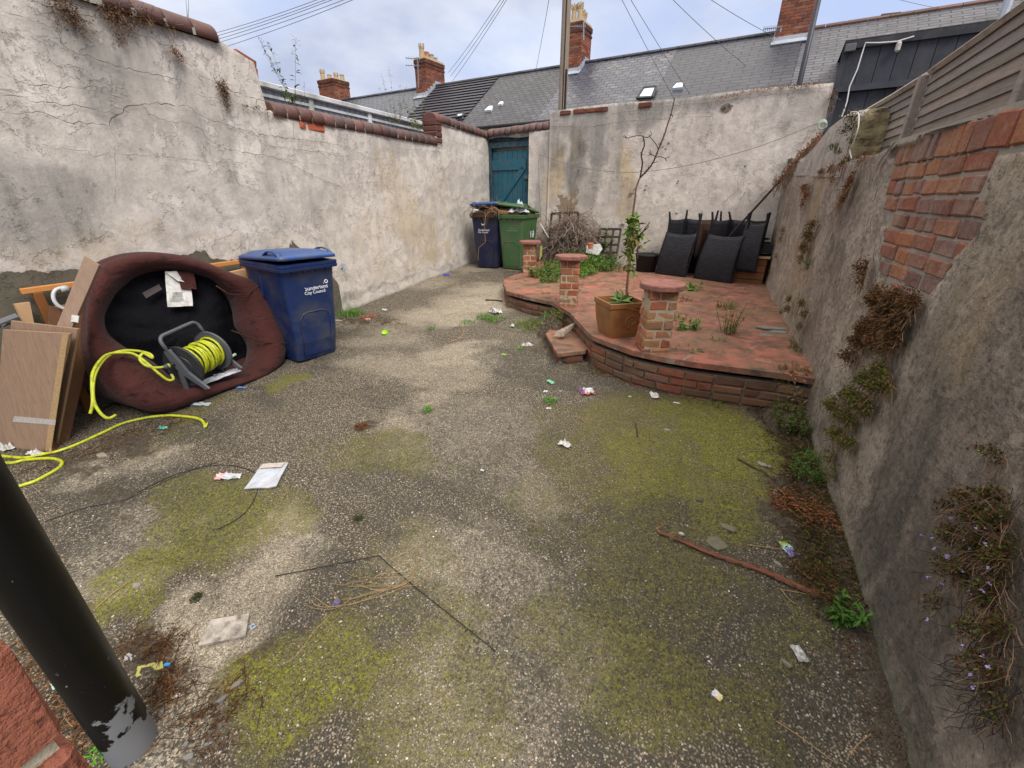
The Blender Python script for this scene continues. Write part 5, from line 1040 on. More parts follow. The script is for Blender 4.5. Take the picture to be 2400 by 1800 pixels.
sq('label_sheet', [(1068, 238), (1235, 250), (1250, 462), (1085, 468)], -.07, M_PAPER, sofa); sq('fabric_swatch', [(1145, 238), (1252, 235), (1278, 352), (1175, 355)], -.055, M_SOFA, sofa, (1.3, 1.3, 1.3)); sq('folded_corner', [(1070, 240), (1145, 235), (1195, 310), (1150, 300)], -.045, M_PAPER, sofa, (.9, .9, .9), 3); sq('tape_patch', [(920, 378), (1030, 320), (1052, 352), (948, 412)], -.075, simple('brown tape', (.05, .035, .035), .5), sofa, n=2)
mb = MB(sofa.location)
for k in range(9):
    y = 372+k*7; a = SP(*c5(1100, y+6), -.064); b_ = SP(*c5(1225-random.randint(0, 30), y), -.064); mb.tube([a, b_], .0012, 3, (.3, .3, .3), False)
mb.build('printed_lines', M_BLK, sofa)
crumple('foam_wrap', 'strip of white foam wrap tucked in the lower lip of the tipped brown chair', 'packaging', SP(*c5(1430, 925), .02), .10, .38, .0, M_PLST, .04, 8, seed=3)

# ================================================================== HOSE REEL AND HOSE
M_GPL = simple('grey moulded plastic', (.095, .10, .115), .45, .15, 10, 80, .0005, spec=.4); M_DPL = simple('dark grey plastic', (.03, .032, .036), .5, .2, 10, 80, .0005); M_HOSE = simple('yellow green hose', (.50, .55, .02), .38, .12, 30, 90, .0005, spec=.5, dirt=(.2, .2, .05), dsc=30); M_CRNK = simple('pale green plastic', (.5, .62, .48), .45)
rc = SP(*c5(1290, 800), .13); reel = thing('hose_reel', 'grey hose reel wound with yellow-green hose lying inside the tipped brown chair', 'hose reel', rc)
ax = Vector((-.22, .93, .10)).normalized(); RM = frame(ax, (-.35, .0, 1.)); rp = lambda a, b_, c_: rc+RM @ Vector((a, b_, c_))
wd = .15; rad = .165
for s in (-1, 1):
    mb = MB(rc); mb.lathe([(.02, -.006), (rad, -.006), (rad+.006, -.010), (rad+.008, 0), (rad+.006, .010), (rad, .006), (.09, .006), (.085, .012), (.02, .012)], rc+ax*s*wd, 36, (1, 1, 1), RM @ Matrix.Rotation(R(90)*s, 3, 'Y')); mb.build('drum_flange', M_DPL if s < 0 else M_GPL, reel, False)
mb = MB(rc); mb.lathe([(.05, -wd), (.05, wd)], rc, 16, (1, 1, 1), RM @ Matrix.Rotation(R(90), 3, 'Y')); mb.build('drum', M_DPL, reel, True)
mb = MB(rc); pts = []; nT = 11
for layer, r_ in ((0, .098), (1, .118)):
    for i in range(nT*18+1):
        f = i/(nT*18); a = 2*math.pi*nT*f; u = -wd*.86+2*wd*.86*(f if layer == 0 else 1-f)+.012*math.sin(a*.37+layer)+.006*math.sin(a); rr_ = r_+.006*math.sin(a*.21+layer*2); pts.append(rp(u, math.cos(a)*rr_, math.sin(a)*rr_))
mb.tube(pts, .0098, 7); mb.build('wound_hose', M_HOSE, reel, True)
for s in (-1, 1):
    mb = MB(rc); x = s*(wd+.03)
    mb.loft([[rp(x-.012, -.03, .16), rp(x+.012, -.03, .16), rp(x+.012, .03, .16), rp(x-.012, .03, .16)], [rp(x-.012, -.045, .04), rp(x+.012, -.045, .04), rp(x+.012, .045, .04), rp(x-.012, .045, .04)], [rp(x-.012, -.05, -.05), rp(x+.012, -.05, -.05), rp(x+.012, .02, -.05), rp(x-.012, .02, -.05)], [rp(x-.010, -.13, -.225), rp(x+.010, -.13, -.225), rp(x+.010, -.09, -.225), rp(x-.010, -.09, -.225)]])
    mb.loft([[rp(x-.010, .0, -.03), rp(x+.010, .0, -.03), rp(x+.010, .045, -.02), rp(x-.010, .045, -.02)], [rp(x-.010, .10, -.225), rp(x+.010, .10, -.225), rp(x+.010, .14, -.225), rp(x-.010, .14, -.225)]]); mb.build('side_frame', M_GPL, reel, False, .003)
mb = MB(rc); x = wd+.03; pts = [rp(-x, 0, .15), rp(-x, 0, .22)]+[rp(-x+.05*(1-math.cos(a)), 0, .22+.05*math.sin(a)) for a in (.4, .8, 1.2, 1.57)]+[rp(x-.05*(1-math.cos(a)), 0, .22+.05*math.sin(a)) for a in (1.57, 1.2, .8, .4)]+[rp(x, 0, .22), rp(x, 0, .15)]; mb.tube(pts, .014, 10); mb.build('carry_handle', M_GPL, reel, True)
mb = MB(rc); mb.tube([rp(x+.01, 0, 0), rp(x+.04, 0, 0)], .025, 10); mb.tube([rp(x+.045, 0, .02), rp(x+.05, -.05, -.11)], .011, 8, (1, 1, 1), True, .6); mb.tube([rp(x+.045, -.05, -.11), rp(x+.09, -.05, -.11)], .012, 8); mb.build('crank', M_CRNK, reel, True)
mb = MB(rc); a = SP(*c5(1060, 860), .17); b_ = SP(*c5(1150, 830), .17); mb.tube([a, a.lerp(b_, .35), a.lerp(b_, .36), b_], [.017, .017, .014, .012], 10, (2.5, 2.5, 2.6)); mb.tube([a.lerp(b_, .3), a.lerp(b_, .42)], .0185, 10, (14, 16, 1)); mb.tube([b_, rp(-wd-.03, 0, 0)], .012, 8); mb.build('hose_connector', M_DPL, reel, True)
def spl(pts, n=6):
    P = [Vector(p) for p in pts]; out = []
    for i in range(len(P)-1):
        p0, p1, p2, p3 = P[max(i-1, 0)], P[i], P[i+1], P[min(i+2, len(P)-1)]
        for k in range(n):
            t = k/n; out.append(.5*((2*p1)+(p2-p0)*t+(2*p0-5*p1+4*p2-p3)*t*t+(3*p1-p0-3*p2+p3)*t**3))
    out.append(P[-1]); return out
hs = [SP(*c5(*q), o_) for q, o_ in (((1060, 858), .17), ((1000, 862), .17), ((940, 845), .16), ((905, 805), .15), ((930, 770), .14), ((985, 800), .15), ((975, 775), .14), ((900, 755), .13), ((800, 752), .13), ((710, 780), .15), ((650, 840), .2), ((612, 920), .26), ((602, 1010), .3), ((612, 1090), .3), ((650, 1155), .3), ((700, 1190), .3), ((750, 1170), .28))]
hose = thing('garden_hose', 'yellow-green hose draped in loops over the edge of the tipped brown chair', 'hose', hs[8])
mb = MB(hs[8]); mb.tube(spl(hs), .0098, 8); mb.build('loop', M_HOSE, hose, True)
hs2 = [SP(*c5(*q), o_) for q, o_ in (((585, 1160), .28), ((600, 1090), .3), ((596, 980), .29), ((600, 900), .26), ((640, 825), .21), ((700, 775), .16), ((790, 765), .145), ((870, 775), .145), ((950, 830), .16), ((1030, 900), .17), ((1090, 942), .16), ((1125, 935), .16), ((1110, 905), .15))]
mb = MB(hs[8]); mb.tube(spl(hs2), .0098, 8); mb.build('loop', M_HOSE, hose, True)
gq = [(1330, 1248), (1318, 1215), (1290, 1195), (1230, 1182), (1100, 1172), (960, 1184), (800, 1222), (650, 1290), (500, 1358), (380, 1402), (300, 1418), (170, 1445), (50, 1438), (-60, 1430)]
mb = MB(G(*c5(800, 1222))); mb.tube(spl([G(*c5(*q), .012) for q in gq]), .0105, 8); mb.tube([G(*c5(1330, 1248), .012), G(*c5(1340, 1225), .012), G(*c5(1350, 1212), .03)], [.010, .008, .002], 6, (1, 1, 1), True, .4); tag(mb.build('garden_hose', M_HOSE, None, True), 'length of yellow-green hose with a split cut end lying across the ground', 'hose')
gq = [(-60, 1480), (80, 1478), (150, 1462), (250, 1452), (330, 1450), (385, 1462), (402, 1482), (380, 1512), (300, 1560), (220, 1600), (150, 1622), (60, 1650)]
mb = MB(G(*c5(385, 1462))); mb.tube(spl([G(*c5(*q), .012) for q in gq]), .0105, 8); tag(mb.build('garden_hose', M_HOSE, None, True), 'bend of yellow-green hose on the ground beside the black downpipe', 'hose')

# ================================================================== BOARDS AND FRAME BEHIND
def wood(name, c1, c2, sc=(30, 30, 2.), rough=.6):
    m = NM(name); v = m.vec(sc, True); f = m.noise(1.6, 6, .65, v, .6); f2 = m.noise(26, 4, .6); c = m.mix(1., m.mix(f, c1, c2), m.attr('tint'), 'MULTIPLY'); c = m.mix(m.ramp(f2, [(.6, 0.), (.75, .3)]), c, tuple(x*.5 for x in c1)); m.bump(f, .001); return m.fin(c, rough, spec=.3)
M_PALEW = wood('pale oak laminate', (.17, .105, .07), (.38, .26, .185)); M_DARKW = wood('dark stained board', (.065, .03, .013), (.19, .09, .04)); M_CHIP = simple('chipboard edge', (.36, .24, .12), .9, .45, 60, 120, .002); M_ORW = wood('orange pine', (.38, .15, .04), (.55, .25, .08)); M_PEACH = simple('bare softwood', (.50, .31, .17), .8, .15, 12, 80, .001)
def board(name, label, bl, br, tr_, tl__, tilt, th, mat, edge=M_CHIP, dz=0., back=0., group=None):
    P1, P2 = G(*bl), G(*br); P1.z += dz; P2.z += dz; d = (P2-P1).normalized(); n = Vector((d.y, -d.x, 0)).normalized(); P1 -= n*back; P2 -= n*back
    N = (n*math.cos(R(tilt))+Vector((0, 0, 1))*math.sin(R(tilt))).normalized(); q = [P1, P2, PL(*tr_, P1, N), PL(*tl__, P1, N)]; t = thing(name, label, 'board', P1, group=group)
    up = ((q[3]-q[0])+(q[2]-q[1])).normalized(); Mr = Matrix((( (q[1]-q[0]).normalized().x, 0, 0),)*3) if False else None
    mb = MB(P1); mb.slab(q, th*.9); mb.build('face', mat, t, False, .002)
    inn = [p-N*th*.12+(sum(q, Vector())/4-p)*.0 for p in q]; c = sum(q, Vector())/4; inn = [c+(p-c)*1.004-N*th*.14 for p in q]; mb = MB(P1); mb.slab(inn, th*.62); mb.build('chipboard_edge', edge, t); return t, q, N
board('laminate_board', 'dark brown board with chipped edge, furthest right in the leaning stack', (165, 1055), (200, 1015), (245, 722), (135, 700), 14, .022, M_DARKW, back=.10)
board('laminate_board', 'dark brown board directly behind the pale taped boards', (110, 1060), (170, 1034), (229, 742), (115, 716), 13, .03, M_DARKW, M_DARKW, back=.04)
board('laminate_board', 'short brown panel with dowel holes hidden behind the middle of the stack', (95, 1050), (150, 1020), (205, 720), (120, 697), 16, .02, M_DARKW, back=.16)
t2, q2, N2 = board('laminate_board', 'pale oak laminate board at the back of the taped pair', (15, 1042), (123, 1050), (182, 771), (25, 752), 10, .02, M_PALEW, back=.02)
t1, q1, N1 = board('laminate_board', 'pale oak laminate board in front with a strip of clear tape near its foot', (-14, 1046), (103, 1057), (163, 782), (6, 773), 10, .02, M_PALEW)
a = PL(35, 975, q1[0], N1); b_ = PL(132, 984, q1[0], N1); c = PL(130, 996, q1[0], N1); d = PL(30, 988, q1[0], N1); mb = MB(t1.location); mb.slab([p+N1*.003 for p in (d, c, b_, a)], .002); mb.build('clear_tape', simple('clear tape', (.42, .40, .38), .25, .3, 40, spec=.6), t1)
mb = MB(t1.location); a = PL(146, 783, q1[0], N1); b_ = PL(161, 784, q1[0], N1); c = PL(120, 1057, q1[0], N1); d = PL(106, 1056, q1[0], N1); mb.slab([p+N1*.002 for p in (d, c, b_, a)], .003); mb.build('bare_chipboard_strip', M_CHIP, t1)
P1 = (q2[2]+q2[3])/2+N2*.03; n_ = Vector((.80, -.55, 0)).normalized(); NN = (n_*math.cos(R(14))+Vector((0, 0, 1))*math.sin(R(14))).normalized()
q = [PL(*p, P1, NN) for p in ((132, 765), (167, 770), (232, 622), (197, 600))]; pk = thing('timber_plank', 'thick pale plank leaning with its sawn end up above the board stack', 'plank', q[0])
lo = [p-(q[3]-q[0])*.12-NN*.0 for p in q[:2]]; mb = MB(q[0]); mb.slab([lo[0], lo[1], q[2], q[3]], .055); mb.build('face', M_PALEW, pk, False, .003); u_ = (q[3]-q[0]).normalized(); mb = MB(q[0]); mb.slab([p+u_*.003 for p in (q[3], q[2], q[2]-NN*.054, q[3]-NN*.054)], .004); mb.build('sawn_end', M_CHIP, pk)
mb = MB(q[0]); a = PL(177, 747, P1, NN); mb.box(a+NN*.006, (.035, .012, .045), frame((q[1]-q[0]), u_)); mb.build('white_sticker', M_PAPER, pk)
bf = thing('slatted_bed_side', 'orange pine slatted frame leaning on the wall behind the boards and the chair', 'bed frame', (-4.33, 2.1, .1))
mb = MB(bf.location); mb.box((-4.33, 2.16, 1.075), (.035, 1.68, .04), None, (1.2, 1.2, 1.2), 0, .004); mb.build('top_rail', M_ORW, bf)
for y in (1.395, 2.72, 2.96):
    mb = MB(bf.location); mb.box((-4.325, y, .58), (.03, .055, .95), None, (.45, .4, .4), 0, .004); mb.build('upright', M_ORW, bf)
for z in (.93, .83, .74, .65):
    mb = MB(bf.location); mb.box((-4.335, 1.9, z), (.012, 1.0, .022), None, (.9, 1.2, 1.6)); mb.build('slat', M_ORW, bf)
a = X(36, 712, -4.30); mb = MB(a); mb.slab([X(66, 770, -4.30), X(82, 768, -4.30), X(70, 708, -4.31), X(35, 713, -4.31), X(50, 745, -4.30)], .03); tag(mb.build('softwood_offcut', M_PEACH), 'pale softwood offcut standing left of the orange slatted frame', 'offcut')
a = X(560, 640, -4.30); mb = MB(a); mb.box(a+Vector((0, -.03, -.02)), (.03, .20, .10), rotm(x=.05), (1, 1, 1), 0, .003); tag(mb.build('softwood_board', M_PEACH), 'pale softwood board between the brown chair and the blue bin', 'board')
mb = MB(X(140, 690, -4.2)); c0 = X(150, 700, -4.2); mb.tube([c0+Vector((0, math.cos(a_)*.055, math.sin(a_)*.075)) for a_ in [R(60+k*18) for k in range(13)]], .012, 8); mb.tube([X(141, 678, -4.2), X(158, 676, -4.2)], [.022, .026], 10, (.8, .8, .82)); tag(mb.build('plastic_loop', M_PVC, None, True), 'white curved plastic pipe end behind the leaning boards', 'plastic pipe')
c0 = X(12, 755, -4.22); mb = MB(c0); mb.box(c0, (.06, .10, .05), rotm(.3, .2), (1, 1, 1), .01, .01); mb.tube([c0+Vector((.02, -.05, 0)), c0+Vector((.03, .06, .03))], .022, 8); mb.tube([c0+Vector((.02, .02, .0)), c0+Vector((.03, .05, -.06))], .018, 8); tag(mb.build('pipe_clip', simple('grey plastic', (.13, .135, .145), .6), None), 'grey plastic fitting wedged above the pale boards at the left edge', 'fitting')
c0 = X(806, 628, -4.37); rg_ = thing('wall_ring', 'grey metal ring hanging from a plate on the wall by the blue bin', 'ring', c0); mb = MB(c0); mb.box(c0+Vector((0, -.01, .03)), (.012, .06, .05)); mb.build('plate', M_LEAD, rg_); mb = MB(c0); mb.tube([c0+Vector((.02, math.cos(a_)*.032, -.03+math.sin(a_)*.035)) for a_ in [k*6.283/16 for k in range(17)]], .005, 6); mb.build('ring', M_LEAD, rg_, True)

# ================================================================== WICKER CHAIRS
def wicker(name, c1, c2, sc=62):
    m = NM(name); x = m.attr('uvw', 'Vector'); b = m.n('ShaderNodeTexBrick'); m.l(x, b.inputs['Vector']); b.inputs['Scale'].default_value = 1; b.inputs['Brick Width'].default_value = .07; b.inputs['Row Height'].default_value = .026; b.inputs['Mortar Size'].default_value = .004; b.inputs['Mortar Smooth'].default_value = .6
    b.inputs['Color1'].default_value = (*c1, 1); b.inputs['Color2'].default_value = (*c2, 1); b.inputs['Mortar'].default_value = (.002, .002, .002, 1); m.bump(m.math('MULTIPLY', b.outputs['Fac'], -1.), .004); return m.fin(b.outputs['Color'], .5, spec=.3)
M_WK = wicker('black wicker', (.014, .014, .019), (.026, .026, .034)); M_WKB = wicker('brown wicker lining', (.06, .030, .018), (.085, .045, .028)); M_WLEG = simple('black woven leg', (.012, .012, .017), .5, .3, 40, 120, .001)
def panel(name, q, th, mat, parent, n=10, sag=0., bow=0., mat2=None):
    """curved woven panel between four corners (bl, br, tr, tl) with surface coordinates for the weave"""
    q = [Vector(p) for p in q]; N = (q[1]-q[0]).cross(q[3]-q[0]).normalized(); Wd = (q[1]-q[0]).length; Hh = (q[3]-q[0]).length; V = []; F = []; UV = []
    for s in (0, 1):
        for i in range(n+1):
            for j in range(n+1):
                u, v = i/n, j/n; p = q[0].lerp(q[1], u).lerp(q[3].lerp(q[2], u), v); p = p-(q[3]-q[0]).normalized()*sag*4*u*(1-u)*v+N*(bow*math.sin(math.pi*v)-s*th); V.append(p-parent.location); UV.append((u*Wd, v*Hh, 0))
    m0 = (n+1)**2
    for s in (0, 1):
        for i in range(n):
            for j in range(n):
                f = [s*m0+i*(n+1)+j, s*m0+(i+1)*(n+1)+j, s*m0+(i+1)*(n+1)+j+1, s*m0+i*(n+1)+j+1]; F.append(f if s == 0 else f[::-1])
    bd = [i*(n+1) for i in range(n+1)]+[n*(n+1)+j for j in range(1, n+1)]+[i*(n+1)+n for i in range(n-1, -1, -1)]+[j for j in range(n-1, 0, -1)]
    for k in range(len(bd)): a_, b_ = bd[k], bd[(k+1) % len(bd)]; F.append([b_, a_, a_+m0, b_+m0])
    me = bpy.data.meshes.new(name); me.from_pydata([tuple(v) for v in V], [], F); at_ = me.attributes.new('uvw', 'FLOAT_VECTOR', 'POINT'); at_.data.foreach_set('vector', [c for u in UV for c in u]); me.materials.append(mat)
    if mat2:
        me.materials.append(mat2)
        for k in range(n*n, 2*n*n): me.polygons[k].material_index = 1
    me.polygons.foreach_set('use_smooth', [k < 2*n*n for k in range(len(F))]); o = bpy.data.objects.new(name, me); COL.objects.link(o); o.parent = parent; return o
def wchair(label, bl, br, tr_, tl__, tilt, lfl, lfr, lbk, depth, yaw, zbot=None, base=None):
    z = PZ+.02 if zbot is None else zbot; B1, B2 = Z(*bl, z), Z(*br, z)
    if base is not None: B1 = base[0]; B2 = base[1]
    d = (B2-B1); d.z = 0; d.normalize(); n = Vector((d.y, -d.x, 0)); N = (n*math.cos(R(tilt))+Vector((0, 0, 1))*math.sin(R(tilt))).normalized(); T1, T2 = PL(*tl__, B1, N), PL(*tr_, B1, N); zt_ = (T1.z+T2.z)/2; T1.z = T2.z = zt_
    t = thing('wicker_chair', label, 'chair', B1, group='upside-down black wicker chairs'); bk = Matrix.Rotation(R(yaw), 3, 'Z') @ (-n)
    panel('backrest', (B1, B2, T2, T1), .022, M_WK, t, 12, .03, .05)
    up_ = Vector((0, 0, .19 if zbot is None else .0)); A1, A2 = T1-n*.05+up_, T2-n*.05+up_; C1_, C2_ = A1+bk*depth, A2+bk*depth; dn = Vector((0, 0, -.36))-up_
    panel('skirt', (A1+dn, C1_+dn, C1_, A1), .012, M_WK, t, 8, .015, 0, M_WKB); panel('skirt', (C1_+dn, C2_+dn, C2_, C1_), .012, M_WK, t, 8, .015, 0, M_WKB); panel('skirt', (A2+dn, C2_+dn, C2_, A2)[::1] if False else (C2_+dn, A2+dn, A2, C2_), .012, M_WK, t, 8, .015, 0, M_WKB)
    panel('seat', (A1+dn*.9, A2+dn*.9, C2_+dn*.9, C1_+dn*.9), .03, M_WK, t, 6)
    for nm, a_, tip in (('leg', A1, lfl), ('leg', A2, lfr), ('leg', C1_, lbk), ('leg', C2_, None)):
        if tip is not None: r_ = ray(*tip); dist = math.hypot(a_.x, a_.y)/math.hypot(r_.x, r_.y); e = CAM+r_*dist; e = Vector((a_.x*.4+e.x*.6, a_.y*.4+e.y*.6, e.z)); hh = e.z-a_.z
        else: e = a_+Vector((.01, 0, hh))
        mb = MB(t.location); bt = a_+dn*.95; mb.tube([bt, a_, e], [.018, .018, .014], 4, (1, 1, 1)); mb.build('leg', M_WLEG, t)
    if zbot is None:
        for p in (B1, B2): mb = MB(t.location); mb.tube([p+(p-p), Vector((p.x, p.y, PZ+.002))-n*.03], .014, 6); mb.tube([p-n*.012, (T1 if p is B1 else T2)-n*.012], .014, 6); mb.build('back_rail', M_WLEG, t)
    return t
wchair('upside-down black wicker chair, left of the two with backrests facing the yard', (1535, 645), (1604, 654), (1632, 549), (1563, 542), 6, (1567, 496), (1636, 500), (1611, 492), .40, -12)
wchair('upside-down black wicker chair, right of the two with backrests facing the yard', (1624, 656), (1711, 669), (1744, 554), (1661, 546), 9, (1667, 496), (1753, 500), (1704, 496), .40, -12)
bz = PZ+.22
wchair('upside-down black wicker chair propped on the wooden box beside the right wall', (1735, 621), (1773, 622), (1797, 519), (1750, 520), 9, (1755, 502), (1797, 500), None, .42, 10, bz, (Vector((.40, 7.16, bz)), Vector((.68, 7.08, bz))))
a = Vector((-.55, 7.95, PZ+.22)); wchair('upside-down black wicker chair at the back, seen in the gap between the two front ones', (0, 0), (0, 0), (1688, 520), (1640, 519), 4, (1645, 500), (1688, 495), None, .1, 0, PZ+.2, (Vector((-.30, 7.88, PZ+.05)), Vector((.12, 7.82, PZ+.05))))
wb_ = T(1726, 664); bx = thing('wooden_box', 'brown wooden crate under the chairs in the corner of the terrace', 'crate', (.70, 7.42, PZ))
mb = MB(bx.location)
for k in range(4): mb.box((.60, 7.42, PZ+.055+.100*k), (.46, .38, .094), rotm(-.12), tv(.7, 1.1), 0, .004)
mb.build('body', wood('brown crate wood', (.16, .065, .025), (.26, .115, .045), (2, 30, 30)), bx); mb = MB(bx.location); mb.box((.61, 7.41, PZ+.42), (.50, .42, .022), rotm(-.12)); mb.build('lid_board', M_PEACH, bx)
c0 = Z(1806, 580, 1.0); ut = thing('upturned_table', 'black upturned side table with one leg pointing up beside the right wall', 'side table', c0); c0 = Vector((.78, 7.5, .97)); ut.location = c0
mb = MB(c0); mb.box(c0+Vector((-.02, 0, -.02)), (.46, .42, .04), rotm(-.1)); 
for dx, dy, sx_, sy_ in ((-.02, -.2, .46, .03), (-.02, .2, .46, .03), (-.24, 0, .03, .42), (.20, 0, .03, .42)): mb.box(c0+rotm(-.1) @ Vector((dx, dy, .03)), (sx_, sy_, .12), rotm(-.1), (1, 1, 1), 0, .004)
mb.build('top', M_WLEG, ut); mb = MB(c0); e = c0+Vector((.16, -.19, .05)); mb.tube([e, e+Vector((.03, -.01, .20))], .02, 4); mb.build('leg', M_WLEG, ut)
c0 = Vector((.60, 7.42, 1.09)); yt = thing('hedge_trimmer', 'yellow and black power tool lying behind the chairs', 'power tool', c0); mb = MB(c0); mb.box(c0, (.07, .14, .15), rotm(.3, 0, .3), (1, 1, 1), .012, .025); mb.build('yellow_housing', simple('yellow plastic', (.75, .60, .02), .4, .1), yt); mb = MB(c0); mb.loft([[c0+Vector((.03, -.03, .06)), c0+Vector((.03, .04, .06)), c0+Vector((.03, .03, -.01)), c0+Vector((.03, -.03, -.01))], [c0+Vector((.12, -.03, .05)), c0+Vector((.12, .03, .05)), c0+Vector((.12, .03, .01)), c0+Vector((.12, -.03, .01))], [c0+Vector((.21, 0, .035)), c0+Vector((.21, .01, .035)), c0+Vector((.21, .01, .025)), c0+Vector((.21, 0, .025))]]); mb.tube([c0+Vector((.02, -.05, -.04)), c0+Vector((.07, -.06, -.02)), c0+Vector((.05, -.05, -.1))], .012, 6); mb.build('black_handle', M_BLK, yt, False, .004)
rd = thing('leaning_rod', 'long dark pole leaning from the chairs up to the right wall', 'pole', (.4, 7.7, .9)); mb = MB(rd.location); a = Yp(1741, 519, 7.62); b_ = Yp(1868, 380, 7.45); mb.tube([a-(b_-a)*.5, a, b_, b_+(b_-a)*.45], .016, 7); mb.build('shaft', simple('old dark timber', (.045, .035, .028), .8, .4, 20), rd)
tb = T(1512, 645)+Vector((-.02, .15, 0)); tub = thing('black_tub', 'round black plastic plant tub beside the left wicker chair', 'plant tub', tb); mb = MB(tb); mb.lathe([(.15, 0), (.19, .30), (.20, .305), (.20, .335), (.185, .335), (.17, .27), (.05, .26)], tb, 28); mb.build('tub', M_BLK, tub, True); mb = MB(tb); mb.lathe([(.165, .25), (.17, .27), (.1, .285), (.01, .29)], tb, 20); mb.build('compost', simple('compost', (.03, .022, .016), .95, .5, 40, 60, .01), tub, True)
# ================================================================== TERRACOTTA PLANTER WITH YOUNG TREE
pc = Vector((-.655, 3.90, PZ)); pr = R(38); M_TERR = simple('glazed amber terracotta', (.27, .12, .04), .45, .22, 5, 60, .0015, spec=.45, dirt=(.16, .065, .025), dsc=4)
pt = thing('square_planter', 'square amber terracotta planter with raised spiral relief on the terrace edge', 'planter', pc, pr)
mb = MB(); loops = []
for z, w in ((0, .235), (.012, .245), (.08, .275), (.16, .305), (.25, .327), (.315, .33), (.325, .352), (.365, .356), (.37, .348), (.368, .322), (.34, .318), (.30, .312)): loops.append(rrect(w, w, .014, z, 2))
mb.loft(loops); mb.build('pot', M_TERR, pt, False)
for s, side in ((1, 0),):
    mb = MB(); pts = []
    for k in range(40):
        a_ = k/39*R(560)+R(60); r_ = .012+.058*(k/39)**1.2; x_ = .055+math.cos(a_)*r_; z_ = .20+math.sin(a_)*r_; pts.append((x_, -(.158+.0-(.25-z_)*.10*(1 if z_ < .25 else 0)), z_))
    mb.tube(pts, [.007+.005*(k/39) for k in range(40)], 6); pts = [(.12, -.158, .2), (.13, -.163, .25), (.09, -.168, .30), (.0, -.17, .322)]; mb.tube(spl(pts), .008, 6); mb.build('spiral_relief', M_TERR, pt, True)
    
mb = MB(); mb.loft([rrect(.316, .316, .01, .30, 2), rrect(.316, .316, .01, .315, 2)]); mb.build('compost', simple('dark compost', (.035, .025, .018), .95, .5, 40, 60, .01), pt)
mb = MB(); c = Vector((.09, .03, .31)); mb.lathe([(.04, 0), (.05, .07), (.053, .07), (.05, .072), (.04, .03)], c, 14); mb.build('inner_nursery_pot', M_BLK, pt, True)
# ================================================================== VEGETATION
def leafmat(name, c1, c2, rough=.6, tr_=.25):
    m = NM(name); c = m.mix(m.noise(9, 4, .6), c1, c2); c = m.mix(1., c, m.attr('tint'), 'MULTIPLY'); m.b.inputs['Transmission Weight'].default_value = 0
    return m.fin(c, rough, spec=.3)
M_LEAF = leafmat('green leaf', (.055, .105, .022), (.13, .20, .045)); M_DRY = leafmat('dry brown leaf', (.10, .05, .02), (.24, .135, .06), .85); M_RUST = leafmat('rusty stonecrop', (.16, .06, .025), (.30, .13, .06), .85)
M_OLV = leafmat('olive leaf', (.06, .065, .02), (.15, .14, .05), .8); M_STRAW = leafmat('straw stem', (.30, .19, .08), (.46, .32, .16), .7)
M_FLW = simple('small lilac flower', (.55, .42, .80), .6, .15, 30, 60, 0); M_RED = simple('crimson flower', (.55, .06, .10), .6, .2, 30, 60, 0); M_YEL = simple('yellow flower', (.80, .55, .03), .6, .1)
def leaf(mb, p, d, w, l, t, fold=.25):
    d = Vector(d).normalized(); a = d.cross(Vector((random.uniform(-.4, .4), random.uniform(-.4, .4), 1))).normalized(); n = a.cross(d)
    mb.add([p, p+d*l*.5+a*w/2+n*fold*w, p+d*l, p+d*l*.5-a*w/2+n*fold*w, p+d*l*.5], [[0, 1, 4], [1, 2, 4], [2, 3, 4], [3, 0, 4]], t)
def rdir(zb=0.):
    return Vector((random.gauss(0, 1), random.gauss(0, 1), random.gauss(zb, 1))).normalized()
def leaves(mb, c, r, n, size, k=(.6, 1.3), zb=.3, tints=None, shape=None):
    c = Vector(c)
    for _ in range(n):
        v = rdir()*random.random()**.45; p = c+Vector((v.x*r[0], v.y*r[1], v.z*r[2])); s = size*random.uniform(.5, 1.4); kk = random.uniform(*k); t = random.choice(tints) if tints else (1, 1, 1)
        leaf(mb, p, rdir(zb), s*.55, s, (t[0]*kk, t[1]*kk, t[2]*kk*random.uniform(.7, 1.1)))
